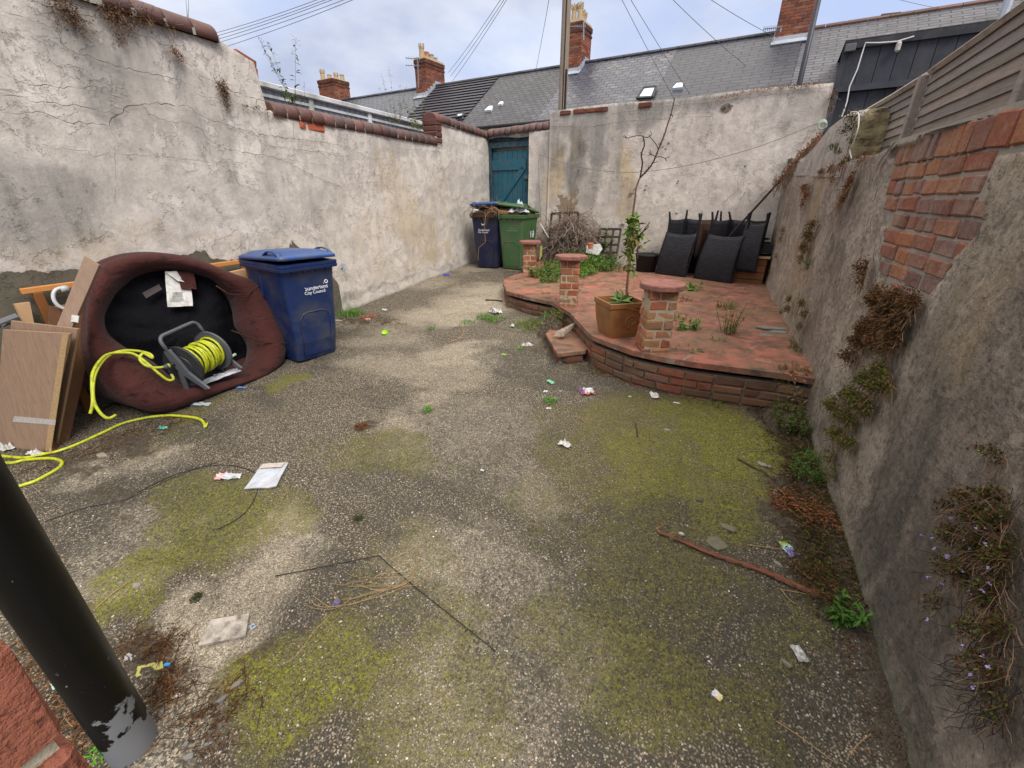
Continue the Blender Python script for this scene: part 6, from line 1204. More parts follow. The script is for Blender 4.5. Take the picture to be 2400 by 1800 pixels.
def wallclump(label, cx, seeds, fn, nrm, size=.014, mat=None, dens=1., group=None, stem=True, thick=.03, tints=None, name='wall_weed', droop=True):
    """dry or green growth hugging a wall: seeds = (px, py, ru, rz, n)"""
    nn = Vector(nrm); P = fn(*cx); t = thing(name, label, 'plant', P, group=group); mb = MB(P); sb = MB(P); side = nn.cross(Vector((0, 0, 1))).normalized()
    for (x, y, ru, rz_, n) in seeds:
        c = fn(x, y)+nn*.03
        for _ in range(int(n*dens)):
            a = random.gauss(0, .42); b_ = random.gauss(0, .42); p = c+side*a*ru+Vector((0, 0, b_*rz_))+nn*random.uniform(-.01, thick)*max(.3, 1-abs(a)-abs(b_)*.5)
            kk = random.uniform(.5, 1.35); tt = random.choice(tints) if tints else (1, 1, 1); leaf(mb, p, rdir(-.2 if droop else .3)+nn*.3, size*.6, size*random.uniform(.6, 1.5), tuple(q*kk for q in tt))
        if stem:
            for _ in range(int(n*dens*.10)):
                p = c+side*random.gauss(0, .35)*ru+Vector((0, 0, random.gauss(.1, .35)*rz_)); pts = [p]; d = (side*random.uniform(-1, 1)+Vector((0, 0, random.uniform(-1.2, .4)))+nn*random.uniform(0, .5)).normalized()
                for k in range(4): d = (d+rdir()*.35-Vector((0, 0, .15))).normalized(); p = p+d*random.uniform(.008, .03); q_ = (p-fn(x, y)).dot(nn); p = p+nn*max(0, .026-q_); pts.append(p)
                sb.tube(pts, .0016 if size > .011 else .0008, 3, tv(.6, 1.4), False)
    mb.build('foliage', mat or M_DRY, t)
    if stem and sb.V: sb.build('stems', M_STEM, t)
    return t
NX = (1, 0, 0)
wallclump('brown dried moss clump at the top left corner of the left wall', (150, 25), [(130, 12, .15, .08, 160), (155, 30, .12, .12, 240), (175, 60, .08, .10, 120)], LP, NX, .016)
wallclump('wide brown dried weed hanging under the left wall coping', (265, 35), [(250, 30, .16, .08, 220), (280, 50, .14, .12, 300), (275, 85, .05, .10, 80), (335, 45, .1, .08, 180), (380, 58, .12, .03, 80), (310, 38, .15, .05, 120)], LP, NX, .016)
wallclump('small rusty weed tuft in the middle of the left wall', (405, 125), [(405, 120, .05, .06, 90), (415, 133, .03, .05, 50)], LP, NX, .015, M_RUST); wallclump('dark brown weed tuft hanging low on the step of the left wall', (520, 215), [(515, 205, .08, .08, 240), (522, 225, .05, .09, 160), (526, 250, .02, .06, 50)], LP, NX, .016)
wallclump('thin line of brown weed below the low coping', (600, 255), [(570, 248, .06, .02, 50), (595, 252, .06, .03, 60), (620, 264, .05, .04, 60), (640, 272, .05, .03, 40), (655, 277, .05, .02, 30)], LP, NX, .013)
wallclump('rusty stonecrop growing along the broken top of the back wall', (1800, 210), [(x, y, .14, .035, 150) for x, y in ((1688, 231), (1715, 224), (1745, 217), (1775, 213), (1805, 207), (1835, 205), (1860, 202), (1885, 200), (1910, 197))], BP, BN, .014, M_RUST, stem=False)
wallclump('rust brown weed clinging to the right end of the back wall', (1948, 240), [(1950, 225, .04, .08, 120), (1947, 255, .03, .08, 100), (1862, 205, .05, .03, 30)], BP, BN, .016)
NXr = (-1, 0, 0)
wallclump('upper rusty weed clump on the far part of the right wall', (1898, 450), [(1893, 440, .18, .05, 160), (1900, 455, .2, .06, 200), (1890, 475, .12, .05, 90)], RP, NXr, .018, M_RUST)
wallclump('long rusty weed streak left of the bare brick patch', (1995, 450), [(2010, 418, .08, .06, 160), (2000, 440, .10, .06, 220), (1990, 465, .09, .05, 160), (1980, 485, .06, .04, 60)], RP, NXr, .015, M_RUST)
wallclump('rusty weed fringe beneath the lichened brick pier', (1960, 395), [(1935, 402, .14, .03, 120), (1960, 395, .14, .05, 160), (1985, 385, .1, .04, 110), (1965, 420, .06, .05, 80), (2030, 372, .12, .03, 60), (2048, 360, .1, .03, 60)], RP, NXr, .014, M_RUST)
wallclump('brown green weed bulging from a crack halfway down the right wall', (1905, 560), [(1918, 525, .1, .05, 160), (1908, 550, .15, .07, 320), (1898, 580, .14, .06, 260), (1890, 605, .08, .05, 90)], RP, NXr, .018, M_OLV, tints=[(1, 1, 1), (1.5, .9, .7), (1.3, .8, .6)], thick=.07)
wallclump('little dark weed on the right wall above the wicker chairs', (1840, 548), [(1842, 540, .14, .04, 80), (1838, 560, .12, .04, 70), (1826, 600, .1, .04, 50)], RP, NXr, .018)
wallclump('tiny green weed on the right wall below the brown green one', (1908, 617), [(1908, 615, .06, .03, 70), (1905, 628, .03, .02, 30)], RP, NXr, .018, M_LEAF, thick=.05)
wallclump('pair of leafy weeds beside the dark hole near the terrace slabs', (1880, 715), [(1860, 700, .10, .04, 130), (1858, 725, .09, .04, 120), (1895, 712, .08, .04, 150), (1900, 735, .06, .04, 110), (1888, 765, .06, .04, 90)], RP, NXr, .017, M_OLV, thick=.06, tints=[(1, 1.2, .8), (1.4, 1, .8)])
wallclump('big brown mat of dead weed under the bare brick patch', (2090, 760), [(2085, 700, 0.120, 0.062, 672), (2130, 705, 0.084, 0.062, 480), (2165, 715, 0.060, 0.062, 416), (2105, 740, 0.144, 0.075, 992), (2060, 770, 0.120, 0.062, 672), (2130, 760, 0.084, 0.062, 608), (2040, 800, 0.096, 0.050, 416), (2085, 800, 0.108, 0.062, 544), (2015, 835, 0.072, 0.050, 224), (2120, 800, 0.060, 0.062, 256), (2045, 625, 0.048, 0.050, 176), (2040, 655, 0.036, 0.050, 80)], RP, NXr, .014, M_DRY, dens=1.5, thick=.085, tints=[(.8, .85, .8), (.6, .65, .6), (1.2, 1.2, 1), (1.2, .8, .6)])
wallclump('green and brown ivy-leaved weed trailing below the dead brown mat', (2010, 950), [(2090, 870, 0.081, 0.048, 390), (2060, 895, 0.103, 0.048, 630), (2100, 905, 0.057, 0.048, 360), (2020, 930, 0.115, 0.048, 630), (1975, 950, 0.092, 0.048, 480), (2050, 950, 0.092, 0.048, 630), (2010, 980, 0.103, 0.048, 630), (1985, 1020, 0.081, 0.048, 390), (2015, 1040, 0.057, 0.048, 270), (1970, 1070, 0.046, 0.060, 150), (1975, 1110, 0.034, 0.060, 75)], RP, NXr, .013, M_OLV, thick=.09, tints=[(1, 1.25, .7), (1.5, 1, .8), (1.7, 1.1, .8), (.8, .9, .6), (1.3, 1.8, .7)])
t = wallclump('lilac flowered toadflax trailing down the right edge of the wall', (2330, 1300), [(2300, 1170, 0.034, 0.029, 120), (2370, 1165, 0.034, 0.029, 140), (2260, 1190, 0.020, 0.029, 60), (2330, 1215, 0.040, 0.044, 300), (2385, 1230, 0.034, 0.059, 260), (2270, 1260, 0.034, 0.044, 160), (2340, 1290, 0.040, 0.059, 360), (2395, 1320, 0.034, 0.074, 300), (2300, 1350, 0.040, 0.044, 220), (2250, 1330, 0.026, 0.044, 80), (2370, 1400, 0.034, 0.074, 260), (2230, 1420, 0.020, 0.044, 60), (2390, 1490, 0.026, 0.074, 180), (2320, 1480, 0.026, 0.044, 80), (2330, 1560, 0.020, 0.059, 70), (2380, 1600, 0.020, 0.074, 90), (2360, 1060, 0.020, 0.021, 50), (2385, 1080, 0.020, 0.021, 40), (2395, 1680, 0.020, 0.074, 60)], RP, NXr, .010, M_DRY, dens=1.7, thick=.06, tints=[(.35, .35, .3), (.5, .4, .3), (.8, .6, .5), (.3, .7, .2), (.6, 1.5, .5)])
mb = MB(t.location)
for x, y in ((2290, 1230), (2360, 1255), (2385, 1256), (2330, 1283), (2380, 1292), (2342, 1300), (2248, 1300), (2286, 1317), (2283, 1320), (2325, 1357), (2393, 1350), (2235, 1368), (2268, 1382), (2392, 1388), (2378, 1402), (2337, 1405), (2348, 1414), (2223, 1423), (2235, 1470), (2325, 1536), (2380, 1562), (2350, 1607), (2395, 1586), (2357, 1635), (2215, 1267), (2245, 1275)):
    p = RP(x, y)+Vector((-.06, 0, 0))
    for k in range(5): leaf(mb, p, rdir(.3)+Vector((-.6, 0, 0)), .0055, .0075, tv(.85, 1.15))
mb.build('flowers', M_FLW, t); mb = MB(t.location)
for _ in range(170):
    x = random.gauss(2350, 45); y = random.uniform(1150, 1700); p = RP(x, y)+Vector((-.03, 0, 0)); pts = [p]; d = Vector((random.uniform(-.4, .1), random.uniform(-.6, .6), -1)).normalized()
    for k in range(6): d = (d+rdir()*.5).normalized(); p = p+d*.018; p.x = min(p.x, RX-.026); pts.append(p)
    mb.tube(pts, .0009, 3, (.35, .28, .25), False)
mb.build('trailing_stems', M_TWIG, t)
# dry growth hanging on the leaning rod and the wall corner
t = thing('hanging_dry_weed', 'thick rusty dead creeper hanging over the leaning rod in the far right corner', 'plant', Yp(1850, 385, 7.5)); mb = MB(t.location); sb = MB(t.location)
for k in range(900):
    f = random.random()**.8; x = 1815+f*108+random.gauss(0, 5)*(1.2-f*.4); y = 425-f*108+random.gauss(0, 6)*(.5+f*.6)+random.random()*10; p = Yp(x, y, 7.45-.9*f+random.uniform(-.12, .12)); kk = random.uniform(.5, 1.4); leaf(mb, p, rdir(-.8), .014, .035, (kk, kk, kk))
    if k % 5 == 0: sb.tube([p, p+Vector((random.uniform(-.04, .04), 0, -.08)), p+Vector((random.uniform(-.06, .06), 0, -.17))], .003, 3, tv(.6, 1.3), False)
mb.build('foliage', M_RUST, t); sb.build('stems', M_STEM, t)
def stalk(mb, lf, p, h, lean, nl, ls, tint=(1, 1, 1), r=.004, lt=None, topspray=0, seg=6):
    p = Vector(p); pts = [p]; d = Vector((lean[0], lean[1], 1)).normalized()
    for k in range(seg): d = (d+rdir()*.08).normalized(); pts.append(pts[-1]+d*h/seg)
    mb.tube(pts, [r*(1-.7*k/seg) for k in range(seg+1)], 4, tint, False)
    for _ in range(nl):
        f = random.random()**.8; i = min(seg-1, int(f*seg)); q = pts[i].lerp(pts[i+1], f*seg-i); kk = random.uniform(.7, 1.3); leaf(lf, q, rdir(.2)*Vector((1, 1, .5)), ls*.35*(1.2-f*.6), ls*(1.2-f*.6), tuple(c*kk for c in (lt or (1, 1, 1))))
    for _ in range(topspray):
        q = pts[-1]-d*random.uniform(0, h*.25); e = q+rdir(.6)*h*.08; mb.tube([q, e], r*.3, 3, tint, False); leaf(lf, e, rdir(.5), ls*.12, ls*.2, (1.8, 1.2, 1.1))
    return pts
def weed(label, base, n, h, spread, ls, mat=M_LEAF, nl=14, name='weed', stems=M_STEM, spray=0, tint=(1, 1, 1), group=None, flowers=None, cat='plant'):
    base = Vector(base); t = thing(name, label, cat, base, group=group); mb = MB(base); lf = MB(base); tops = []
    for _ in range(n):
        a = random.uniform(0, 6.28); r_ = random.random()**.6*spread; p = base+Vector((math.cos(a)*r_*.6, math.sin(a)*r_*.6, 0)); tops.append(stalk(mb, lf, p, h*random.uniform(.55, 1.1), (math.cos(a)*.35, math.sin(a)*.35), nl, ls, (.6, .9, .4), .0028, tint, spray)[-1])
    lf.build('leaves', mat, t); mb.build('stems', stems, t)
    if flowers:
        fb = MB(base)
        for q in random.sample(tops, min(flowers[1], len(tops))):
            for k in range(9): leaf(fb, q, rdir(.4), .012, .018, tv(.8, 1.2))
        fb.build('flowers', flowers[0], t)
    return t
# neighbour's plants seen over the left wall
def NP(x, y): return X(x, y, LX-.32)
weed('tall flowering valerian stems above the left end of the low coping', NP(690, 240), 4, .62, .12, .07, nl=16, spray=10, flowers=(M_FLW, 3)); weed('single slim weed stalk above the low coping right of the tall valerian', NP(712, 243), 2, .22, .05, .03)
weed('leafy green weed sprawling on the low coping under the valerian', NP(680, 243), 7, .10, .12, .06, nl=8); weed('two pale seed stalks rising from the top of the upper coping', X(438, 45, LX-.1), 2, .3, .03, .01, M_STRAW, 2, stems=M_STRAW)
weed('tall dry brown stalks in front of the charcoal tiled roof', NP(930, 288), 7, .62, .3, .05, M_OLV, 12, spray=4); weed('green stalks behind the brick end of the left wall', NP(985, 300), 9, .48, .28, .06, M_LEAF, 12, spray=2); weed('yellow flowered weed behind the low coping by the brick end', NP(976, 308), 3, .16, .08, .04, M_LEAF, 8, flowers=(M_YEL, 3))
# young tree in the planter
tb_ = pc+rotm(pr) @ Vector((.09, .03, .32)); TN = Vector((-tb_.x, -tb_.y, 0)).normalized()
def TP(x, y, o_=0.): return PL(x, y, tb_+TN*o_, TN)
C7 = lambda x, y: (1250+x/3.687, 400+y/3.687)
C3p = lambda x, y: (1200+x/2.765, y/2.765)
tree = thing('young_fruit_tree', 'thin bare-topped young tree growing in the square planter', 'tree', tb_)
mb = MB(tb_); tr_pts = [tb_-Vector((0, 0, .02)), TP(*C7(808, 1040)), TP(*C7(818, 920), .01), TP(*C7(830, 800), -.01), TP(*C7(848, 690)), TP(*C7(868, 560)), TP(*C3p(785, 1390)), TP(*C3p(797, 1290), .01), TP(*C3p(806, 1215)), TP(*C3p(830, 1150))]
mb.tube(spl(tr_pts, 4), [.013-.006*k/36 for k in range(37)], 7, (.8, .7, .6)); mb.build('trunk', M_STEM, tree, True)
def branch(l, r0, r1, o_=0., t=(.9, .75, .65)):
    P = spl([TP(*C3p(*q), o_*i/len(l)) for i, q in enumerate(l)], 4); n = len(P); mb.tube(P, [r0+(r1-r0)*k/(n-1) for k in range(n)], 6, t); return P
mb = MB(tb_)
B1_ = branch([(830, 1150), (845, 1060), (838, 1000), (858, 940), (850, 885)], .0075, .005, .05); B2_ = branch([(830, 1150), (880, 1100), (915, 1050), (940, 990), (985, 880), (1010, 800), (1030, 740), (1055, 635)], .0085, .004, -.05)
for l in ([(850, 885), (825, 878), (780, 885), (745, 895), (710, 880)], [(745, 895), (725, 875)], [(850, 885), (880, 890), (905, 870), (895, 850)], [(950, 970), (930, 930), (900, 895), (888, 870)], [(935, 1020), (960, 1015), (990, 1025), (1010, 1020), (1025, 1015)], [(990, 1025), (1003, 1045)], [(935, 1015), (900, 1000), (885, 985)], [(900, 1000), (880, 1008)], [(905, 1005), (893, 970)], [(880, 1100), (885, 1070)], [(845, 1000), (832, 985)], [(920, 1055), (945, 1045)], [(970, 960), (985, 945)], [(1030, 745), (1020, 740)], [(1035, 740), (1043, 760)], [(838, 1110), (828, 1105)], [(806, 1215), (785, 1240), (795, 1260)]): branch(l, .004, .002, random.uniform(-.03, .03))
P = branch([(820, 1540), (850, 1500), (870, 1470), (895, 1440)], .008, .003, .04); branch([(850, 1500), (880, 1475), (885, 1462)], .005, .002, .05); branch([(822, 1545), (815, 1600), (812, 1680)], .009, .007, .03)
for Q_ in (B1_, B2_):
    for p in Q_[2::2]: d = rdir(.5)*.018; mb.tube([p, p+d], [.003, .0015], 4, (.7, .6, .5))
mb.build('branches', M_TWIG, tree, True); lf = MB(tb_)
for y in range(395, 900, 9):
    n = 4 if y < 560 else (3 if y < 760 else 1)
    for _ in range(n):
        c = TP(*C7(862-(y-395)*.06+random.gauss(0, 27), y), random.uniform(-.11, .11)); d = rdir(.35); kk = random.uniform(.7, 1.25); t = random.choice([(1.3, 1.3, 1.2), (1.1, 1.4, 1), (1.7, 1.4, .9), (1.3, 1.3, 1.2)] if y < 600 else [(1.8, 1.2, .7), (1.3, 1, .8), (1.6, .8, .6), (.9, 1, .8)]); leaf(lf, c-d*.02, d, random.uniform(.032, .048), random.uniform(.06, .09), tuple(q*kk for q in t), .3)
for _ in range(26): c = TP(*C7(random.gauss(925, 22), random.gauss(610, 45)), random.uniform(-.08, .02)); leaf(lf, c, rdir(), .03, .05, random.choice([(1, 1.1, .8), (1.5, 1.1, .7), (2.6, 1.4, .4)]), .3)
lf.build('leaves', M_LEAF, tree)
weed('broad green dock leaves sprouting round the tree foot in the planter', pc+Vector((.0, 0, .315)), 9, .09, .12, .13, M_LEAF, 3, stems=M_LEAF)
# dead vine heap, trellises, weeds at the back wall
def BW(x, y, o_=.06): return PL(x, y, B0+BN*o_, BN)
M_TRL = simple('old brown stained lath', (.055, .04, .032), .85, .35, 20, 60, .002)
def trellis(label, q, cols_, rows_, w=.032):
    t = thing('trellis', label, 'trellis', q[0], group=None); 
    for k in range(cols_):
        f = k/(cols_-1); a = q[0].lerp(q[1], f); b_ = q[3].lerp(q[2], f); mb = MB(q[0]); mb.box((a+b_)/2, ((b_-a).length, w, .014), frame(b_-a, BN), tv(.8, 1.2)); mb.build('upright_lath', M_TRL, t)
    for k in range(rows_):
        f = k/(rows_-1); a = q[0].lerp(q[3], f); b_ = q[1].lerp(q[2], f); mb = MB(q[0]); mb.box((a+b_)/2+BN*.015, ((b_-a).length+.02, w, .014), frame(b_-a, BN), tv(.8, 1.2)); mb.build('cross_lath', M_TRL, t)
trellis('taller brown trellis leaning on the back wall behind the dead vine', [BW(1278, 652, .4), BW(1350, 655, .4), BW(1355, 498, .1), BW(1293, 501, .1)], 4, 5, .045)
trellis('lower brown square-mesh trellis right of the dead vine', [BW(1396, 592, .3), BW(1446, 592, .3), BW(1455, 537, .12), BW(1406, 537, .12)], 4, 4, .04)
vp = T(1335, 625)+Vector((0, .25, 0)); t = thing('dead_vine', 'heap of grey brown dead vine stems piled against the taller trellis', 'plant', vp); mb = MB(vp)
for _ in range(950):
    u = random.gauss(0, .30); zz = random.random()**.8*(.95-.5*abs(u)); p = vp+BD*u+BN*random.uniform(-.1, .22)+Vector((0, 0, zz)); pts = [p]; d = (BD*random.uniform(-1, 1)+BN*random.uniform(-.3, .5)+Vector((0, 0, random.uniform(-1.4, .6)))).normalized()
    for k in range(6): d = (d+rdir()*.4-Vector((0, 0, .12))).normalized(); q_ = pts[-1]+d*random.uniform(.03, .075); q_.z = max(q_.z, PZ+.01); pts.append(q_)
    mb.tube(pts, random.uniform(.003, .006), 3, random.choice([(1, .9, .8), (1.3, 1.3, 1.3), (.7, .6, .55), (1.6, 1.6, 1.6)]), False)
mb.build('stems', simple('grey dead vine', (.19, .15, .12), .85, .4, 30, 60, .001), t)
for i, (x, y, n, h, s, ls, tn) in enumerate(((1265, 655, 16, .22, .22, .06, (1, 1.1, .8)), (1300, 640, 16, .26, .25, .06, (1, 1.1, .8)), (1285, 668, 14, .18, .2, .05, (.9, 1.1, .8)), (1355, 640, 22, .34, .3, .055, (1.2, 1.5, .8)), (1385, 632, 20, .32, .25, .05, (1.1, 1.4, .8)), (1420, 630, 14, .30, .2, .06, (.9, 1, 1)), (1330, 620, 12, .30, .25, .06, (1.2, 1.2, .7)), (1440, 625, 10, .34, .15, .05, (.9, 1, 1)), (1375, 650, 12, .16, .2, .04, (1, 1.4, .8)), (1240, 628, 8, .30, .15, .05, (1, .9, .7)))):
    n = int(n*1.8); h *= 1.1; ls *= 1.15
    weed(['low green weed in front of the green bin side', 'bushy weed at the foot of the taller trellis', 'spreading weed between the far and middle pillars', 'bright feathery weed behind the middle pillar', 'bright green weed at the foot of the lower trellis', 'blue green weed left of the young tree', 'weed growing up through the dead vine', 'red flowered valerian beside the lower trellis', 'low bright weed creeping on to the red slabs', 'brown green weed against the green bin'][i], T(x, y), n, h, s, ls, M_LEAF if i not in (6, 9) else M_OLV, 16, tint=tn, flowers=(M_RED, 3) if i == 7 else None)
weed('tall sow thistle standing in front of the back wall', T(1392, 628), 3, .78, .06, .16, M_LEAF, 22, tint=(.9, 1.1, .9)); weed('upright thistle leaves right of the dead vine', T(1400, 622), 6, .42, .18, .14, M_LEAF, 12, tint=(.8, 1, .9))
for i, (x, y, h, tn) in enumerate(((1275, 645, .22, (1, 1.1, .7)), (1310, 655, .24, (.9, 1.2, .8)), (1345, 655, .22, (1.1, 1.4, .7)), (1365, 648, .30, (1.2, 1.5, .8)), (1400, 640, .34, (1.1, 1.4, .8)), (1425, 640, .28, (.8, 1.1, 1)), (1350, 628, .38, (1, 1.2, .7)), (1410, 628, .36, (.9, 1.2, .9)))):
    weed(['lush weed by the far pillar foot', 'lush weed between far and middle pillars', 'lush light weed behind the middle pillar cap', 'tall lush weed right of the middle pillar', 'lush weed mound before the lower trellis', 'grey green weed left of the tree stem', 'deep green weed in front of the dead vine', 'weed mound under the lower trellis'][i], T(x, y), 34, h, .34, .06, M_LEAF, 12, tint=tn)
a = BW(1378, 588, .45); mb = MB(a); mb.slab([BW(1372, 592, .45), BW(1402, 598, .45), BW(1412, 583, .42), BW(1406, 571, .4), BW(1376, 575, .4)], .015); tag(mb.build('white_board', M_PAPER), 'white offcut board standing among the weeds by the lower trellis', 'board')
a = BW(1270, 530, .2); mb = MB(a); mb.tube([BW(1266, 524, .2), BW(1286, 557, .35)], .012, 6); tag(mb.build('white_stick', M_PVC), 'white plastic stick leaning between the green bin and the dead vine', 'stick')
a = BW(1268, 590, .4); mb = MB(a); mb.slab([BW(1264, 610, .4), BW(1269, 600, .4), BW(1270, 577, .4), BW(1266, 577, .4), BW(1265, 592, .4)], .02); tag(mb.build('yellow_strip', simple('pale yellow plastic', (.6, .6, .15), .5)), 'pale yellow plastic strip beside the green bin', 'plastic')
a = T(1448, 606, PZ+.12); mb = MB(a); mb.lathe([(.035, 0), (.05, .09), (.055, .09), (.05, .1)], BW(1383, 583, .5), 14); tag(mb.build('small_flowerpot', M_POTR), 'small terracotta flowerpot lost in the weeds before the lower trellis', 'flowerpot')
# terrace weeds
for lbl, x, y, n, h, s, ls, mt, tn, nl in (('rosette of pale green leaves in front of the left wicker chair', 1622, 686, 9, .12, .12, .11, M_LEAF, (1.3, 1.3, 1.1), 4), ('leafy weed on the slabs between the near pillar and the tall weed', 1610, 782, 9, .17, .12, .05, M_LEAF, (1.1, 1.5, .8), 14), ('tall wispy weed in the middle of the terrace slabs', 1706, 790, 14, .30, .10, .03, M_OLV, (1.2, 1.6, 1), 18), ('low bushy weed behind the tall wispy one', 1698, 730, 14, .12, .14, .03, M_OLV, (1.5, 1.6, 1), 14), ('straggly grey weed right behind the near pillar', 1600, 712, 14, .1, .14, .025, M_OLV, (1.4, 1.2, 1.2), 10),
    ('tiny green tuft left of the square planter', 1378, 676, 6, .04, .08, .03, M_LEAF, (1, 1.4, .8), 8), ('small weed in the slab joint near the left tip of the terrace', 1280, 697, 6, .07, .07, .03, M_LEAF, (1, 1.2, .8), 8), ('creeping weed behind the far pillar foot', 1225, 664, 14, .05, .22, .03, M_LEAF, (1.2, 1.1, .9), 10), ('slim weed growing up the middle pillar', 1338, 730, 2, .34, .02, .02, M_OLV, (1, 1, .8), 14), ('green leaves low beside the near pillar', 1625, 835, 6, .07, .08, .04, M_LEAF, (1, 1.3, .8), 8), ('lilac specked weed at the right foot of the near pillar', 1590, 825, 14, .06, .18, .02, M_OLV, (1.5, 1.2, 1.3), 10), ('weed right behind the near pillar shaft', 1592, 760, 12, .10, .16, .025, M_OLV, (1.3, 1.4, .9), 12), ('small tuft between the planter and the chairs', 1510, 672, 5, .06, .06, .04, M_LEAF, (1.2, 1.5, .8), 6), ('little weed at the bottom of the tall wispy one', 1680, 808, 6, .08, .08, .03, M_LEAF, (1, 1.4, .8), 8)):
    weed(lbl, T(x, y), int(n*1.4), h*1.15, s, ls*1.2, mt, nl, tint=tn)
# ground weeds
def grass(label, x, y, n, h, spread, tint=(1, 1, 1), mat=None, dz=0.):
    c = G(x, y, dz); mb = MB(c)
    for _ in range(n):
        a = random.uniform(0, 6.28); r_ = random.random()**.6*spread; p = c+Vector((math.cos(a)*r_, math.sin(a)*r_, -.004)); p.z = gh(0, p.y)+dz; d = (rdir(1.0)).normalized(); hh = h*random.uniform(.4, 1.1); e = p+d*hh*.6; f = e+(d+Vector((random.uniform(-.6, .6), random.uniform(-.6, .6), -.5))).normalized()*hh*.5; s_ = d.cross(Vector((0, 0, 1))).normalized()*.0022; kk = random.uniform(.6, 1.4)
        mb.add([p-s_, p+s_, e+s_*.8, e-s_*.8, f], [[0, 1, 2, 3], [3, 2, 4]], tuple(q*kk for q in tint))
        if random.random() < .35: leaf(mb, e, rdir(.3), .012, .022, tuple(q*kk*1.1 for q in tint))
    tag(mb.build('grass_tuft', mat or M_LEAF), label, 'grass')
grass('green grass tuft at the wall foot right of the blue bin', 822, 738, 420, .13, .16, (1, 1.3, .8)); grass('reddish dead grass beside the tuft by the blue bin', 862, 748, 120, .06, .10, (2.2, .8, .5), M_DRY)
for lbl, x, y, n, h, s, tn in (('green tuft just before the step of the terrace', 1135, 745, 150, .08, .12, (1, 1.4, .8)), ('grass along the crack left of the terrace tip', 1095, 757, 110, .05, .10, (1, 1.4, .8)), ('grass by the white paper near the terrace tip', 1160, 750, 200, .08, .15, (1, 1.3, .8)), ('grass growing below the curved edging', 1225, 715, 260, .09, .22, (1.1, 1.2, .8)), ('grass at the foot of the middle pillar', 1300, 740, 240, .12, .10, (1, 1.3, .8)), ('straw and grass beside the brick step', 1240, 765, 320, .11, .2, (1.5, 1.3, .9)), ('tiny grass tuft in the middle of the yard', 1003, 962, 60, .05, .03, (1, 1.5, .8)), ('grass tuft by the red and white wrapper', 1290, 942, 90, .05, .05, (1, 1.5, .8)), ('small green patch by the scrap near the step', 1218, 818, 70, .03, .05, (1.2, 1.8, .8)), ('grass in front of the planter on the soil', 1345, 762, 120, .08, .12, (1, 1.3, .8)), ('thin grass left of the blue bin grass', 1010, 770, 50, .04, .05, (1, 1.4, .8)), ('grass between step and edging', 1375, 822, 100, .06, .06, (1, 1.2, .8)), ('grass by the right wall below the terrace corner', 1830, 945, 260, .10, .12, (1, 1.5, .8)), ('bright grass strip against the right wall', 1900, 1080, 260, .09, .08, (1, 1.5, .8)), ('grass beside the bricks at the bottom left', 245, 1760, 60, .05, .04, (1.2, 2, .7))): grass(lbl, x, y, n, h, s, tn)
weed('leafy bright green plant at the foot of the right wall near the stick', G(2008, 1465)-Vector((.05, 0, 0)), 9, .13, .06, .055, M_LEAF, 13, tint=(.6, .95, .5)); weed('low clover and small leaves in front of the terrace bricks', G(1650, 925), 40, .05, .38, .022, M_LEAF, 9, tint=(.8, 1.1, .8)); weed('creeping clover below the terrace right of the litter', G(1560, 905), 26, .04, .25, .02, M_LEAF, 8, tint=(.9, 1.3, .8)); weed('upright seedling against the terrace bricks', G(1785, 930), 4, .16, .05, .07, M_LEAF, 9, tint=(.9, 1.2, .8))
weed('dead spiky grass clump at the terrace corner by the right wall', G(1868, 960)-Vector((.02, 0, 0)), 60, .34, .2, .05, M_STRAW, 8, stems=M_STRAW, tint=(.7, .7, .7)); weed('brown weed spilling over the terrace corner slab', Z(1850, 880, PZ)+Vector((.03, 0, 0)), 36, .08, .16, .03, M_OLV, 14, tint=(1.5, 1.2, .9)); weed('green brown weeds along the right wall by the slate heap', Z(1872, 830, PZ), 30, .12, .12, .03, M_OLV, 14, tint=(1.1, 1.4, .9)); weed('leafy weeds in the corner between slabs and right wall', Z(1850, 745, PZ), 26, .12, .14, .03, M_OLV, 12, tint=(1.2, 1.3, 1))
weed('leafy weeds further along the slabs by the right wall', Z(1835, 700, PZ), 20, .10, .16, .03, M_OLV, 12, tint=(1.2, 1.3, 1))
# leaf litter and dead weed strips (uncountable)
def strip(name, label, pts, n, w, mat, size, cat='leaf litter', h=.03, tints=None):
    c = G(*pts[0][:2]); mb = MB(c)
    for _ in range(n):
        i = random.randrange(len(pts)-1); f = random.random(); a, b_ = pts[i], pts[i+1]; p = G(a[0]+(b_[0]-a[0])*f, a[1]+(b_[1]-a[1])*f); p = p+Vector((random.gauss(0, w), random.gauss(0, w), 0)); p.x = min(p.x, RX-.02); p.z = gh(0, p.y)+random.random()**2*h+.004; kk = random.uniform(.4, 1.4); t = random.choice(tints) if tints else (1, 1, 1); leaf(mb, p, rdir(.1)*Vector((1, 1, .5)), size*.5, size*random.uniform(.5, 1.6), tuple(q*kk for q in t))
        if random.random() < .25: mb.tube([p, p+rdir(.1)*Vector((.04, .04, .012)), p+rdir(.1)*Vector((.07, .07, .012))], .0012, 3, tuple(q*kk for q in t), False)
    tag(mb.build(name, mat), label, cat, kind='stuff')
strip('leaf_litter', 'brown leaf litter banked along the foot of the right wall', [(1800, 930), (1850, 1000), (1890, 1070), (1900, 1130), (1920, 1200), (1940, 1280), (1960, 1360), (1985, 1420)], 8500, .085, M_DRY, .017, h=.05, tints=[(.4, .4, .35), (.8, .8, .8), (.5, 1.1, .4), (.25, .22, .22), (.4, .7, .3)])
strip('dead_weed_mat', 'reddish brown dead weed matted at the wall foot above the stick', [(1830, 1180), (1880, 1190), (1925, 1215), (1940, 1250)], 1500, .045, M_RUST, .018, h=.05, tints=[(1, 1, 1), (.6, .6, .6), (1.3, 1.2, 1)])
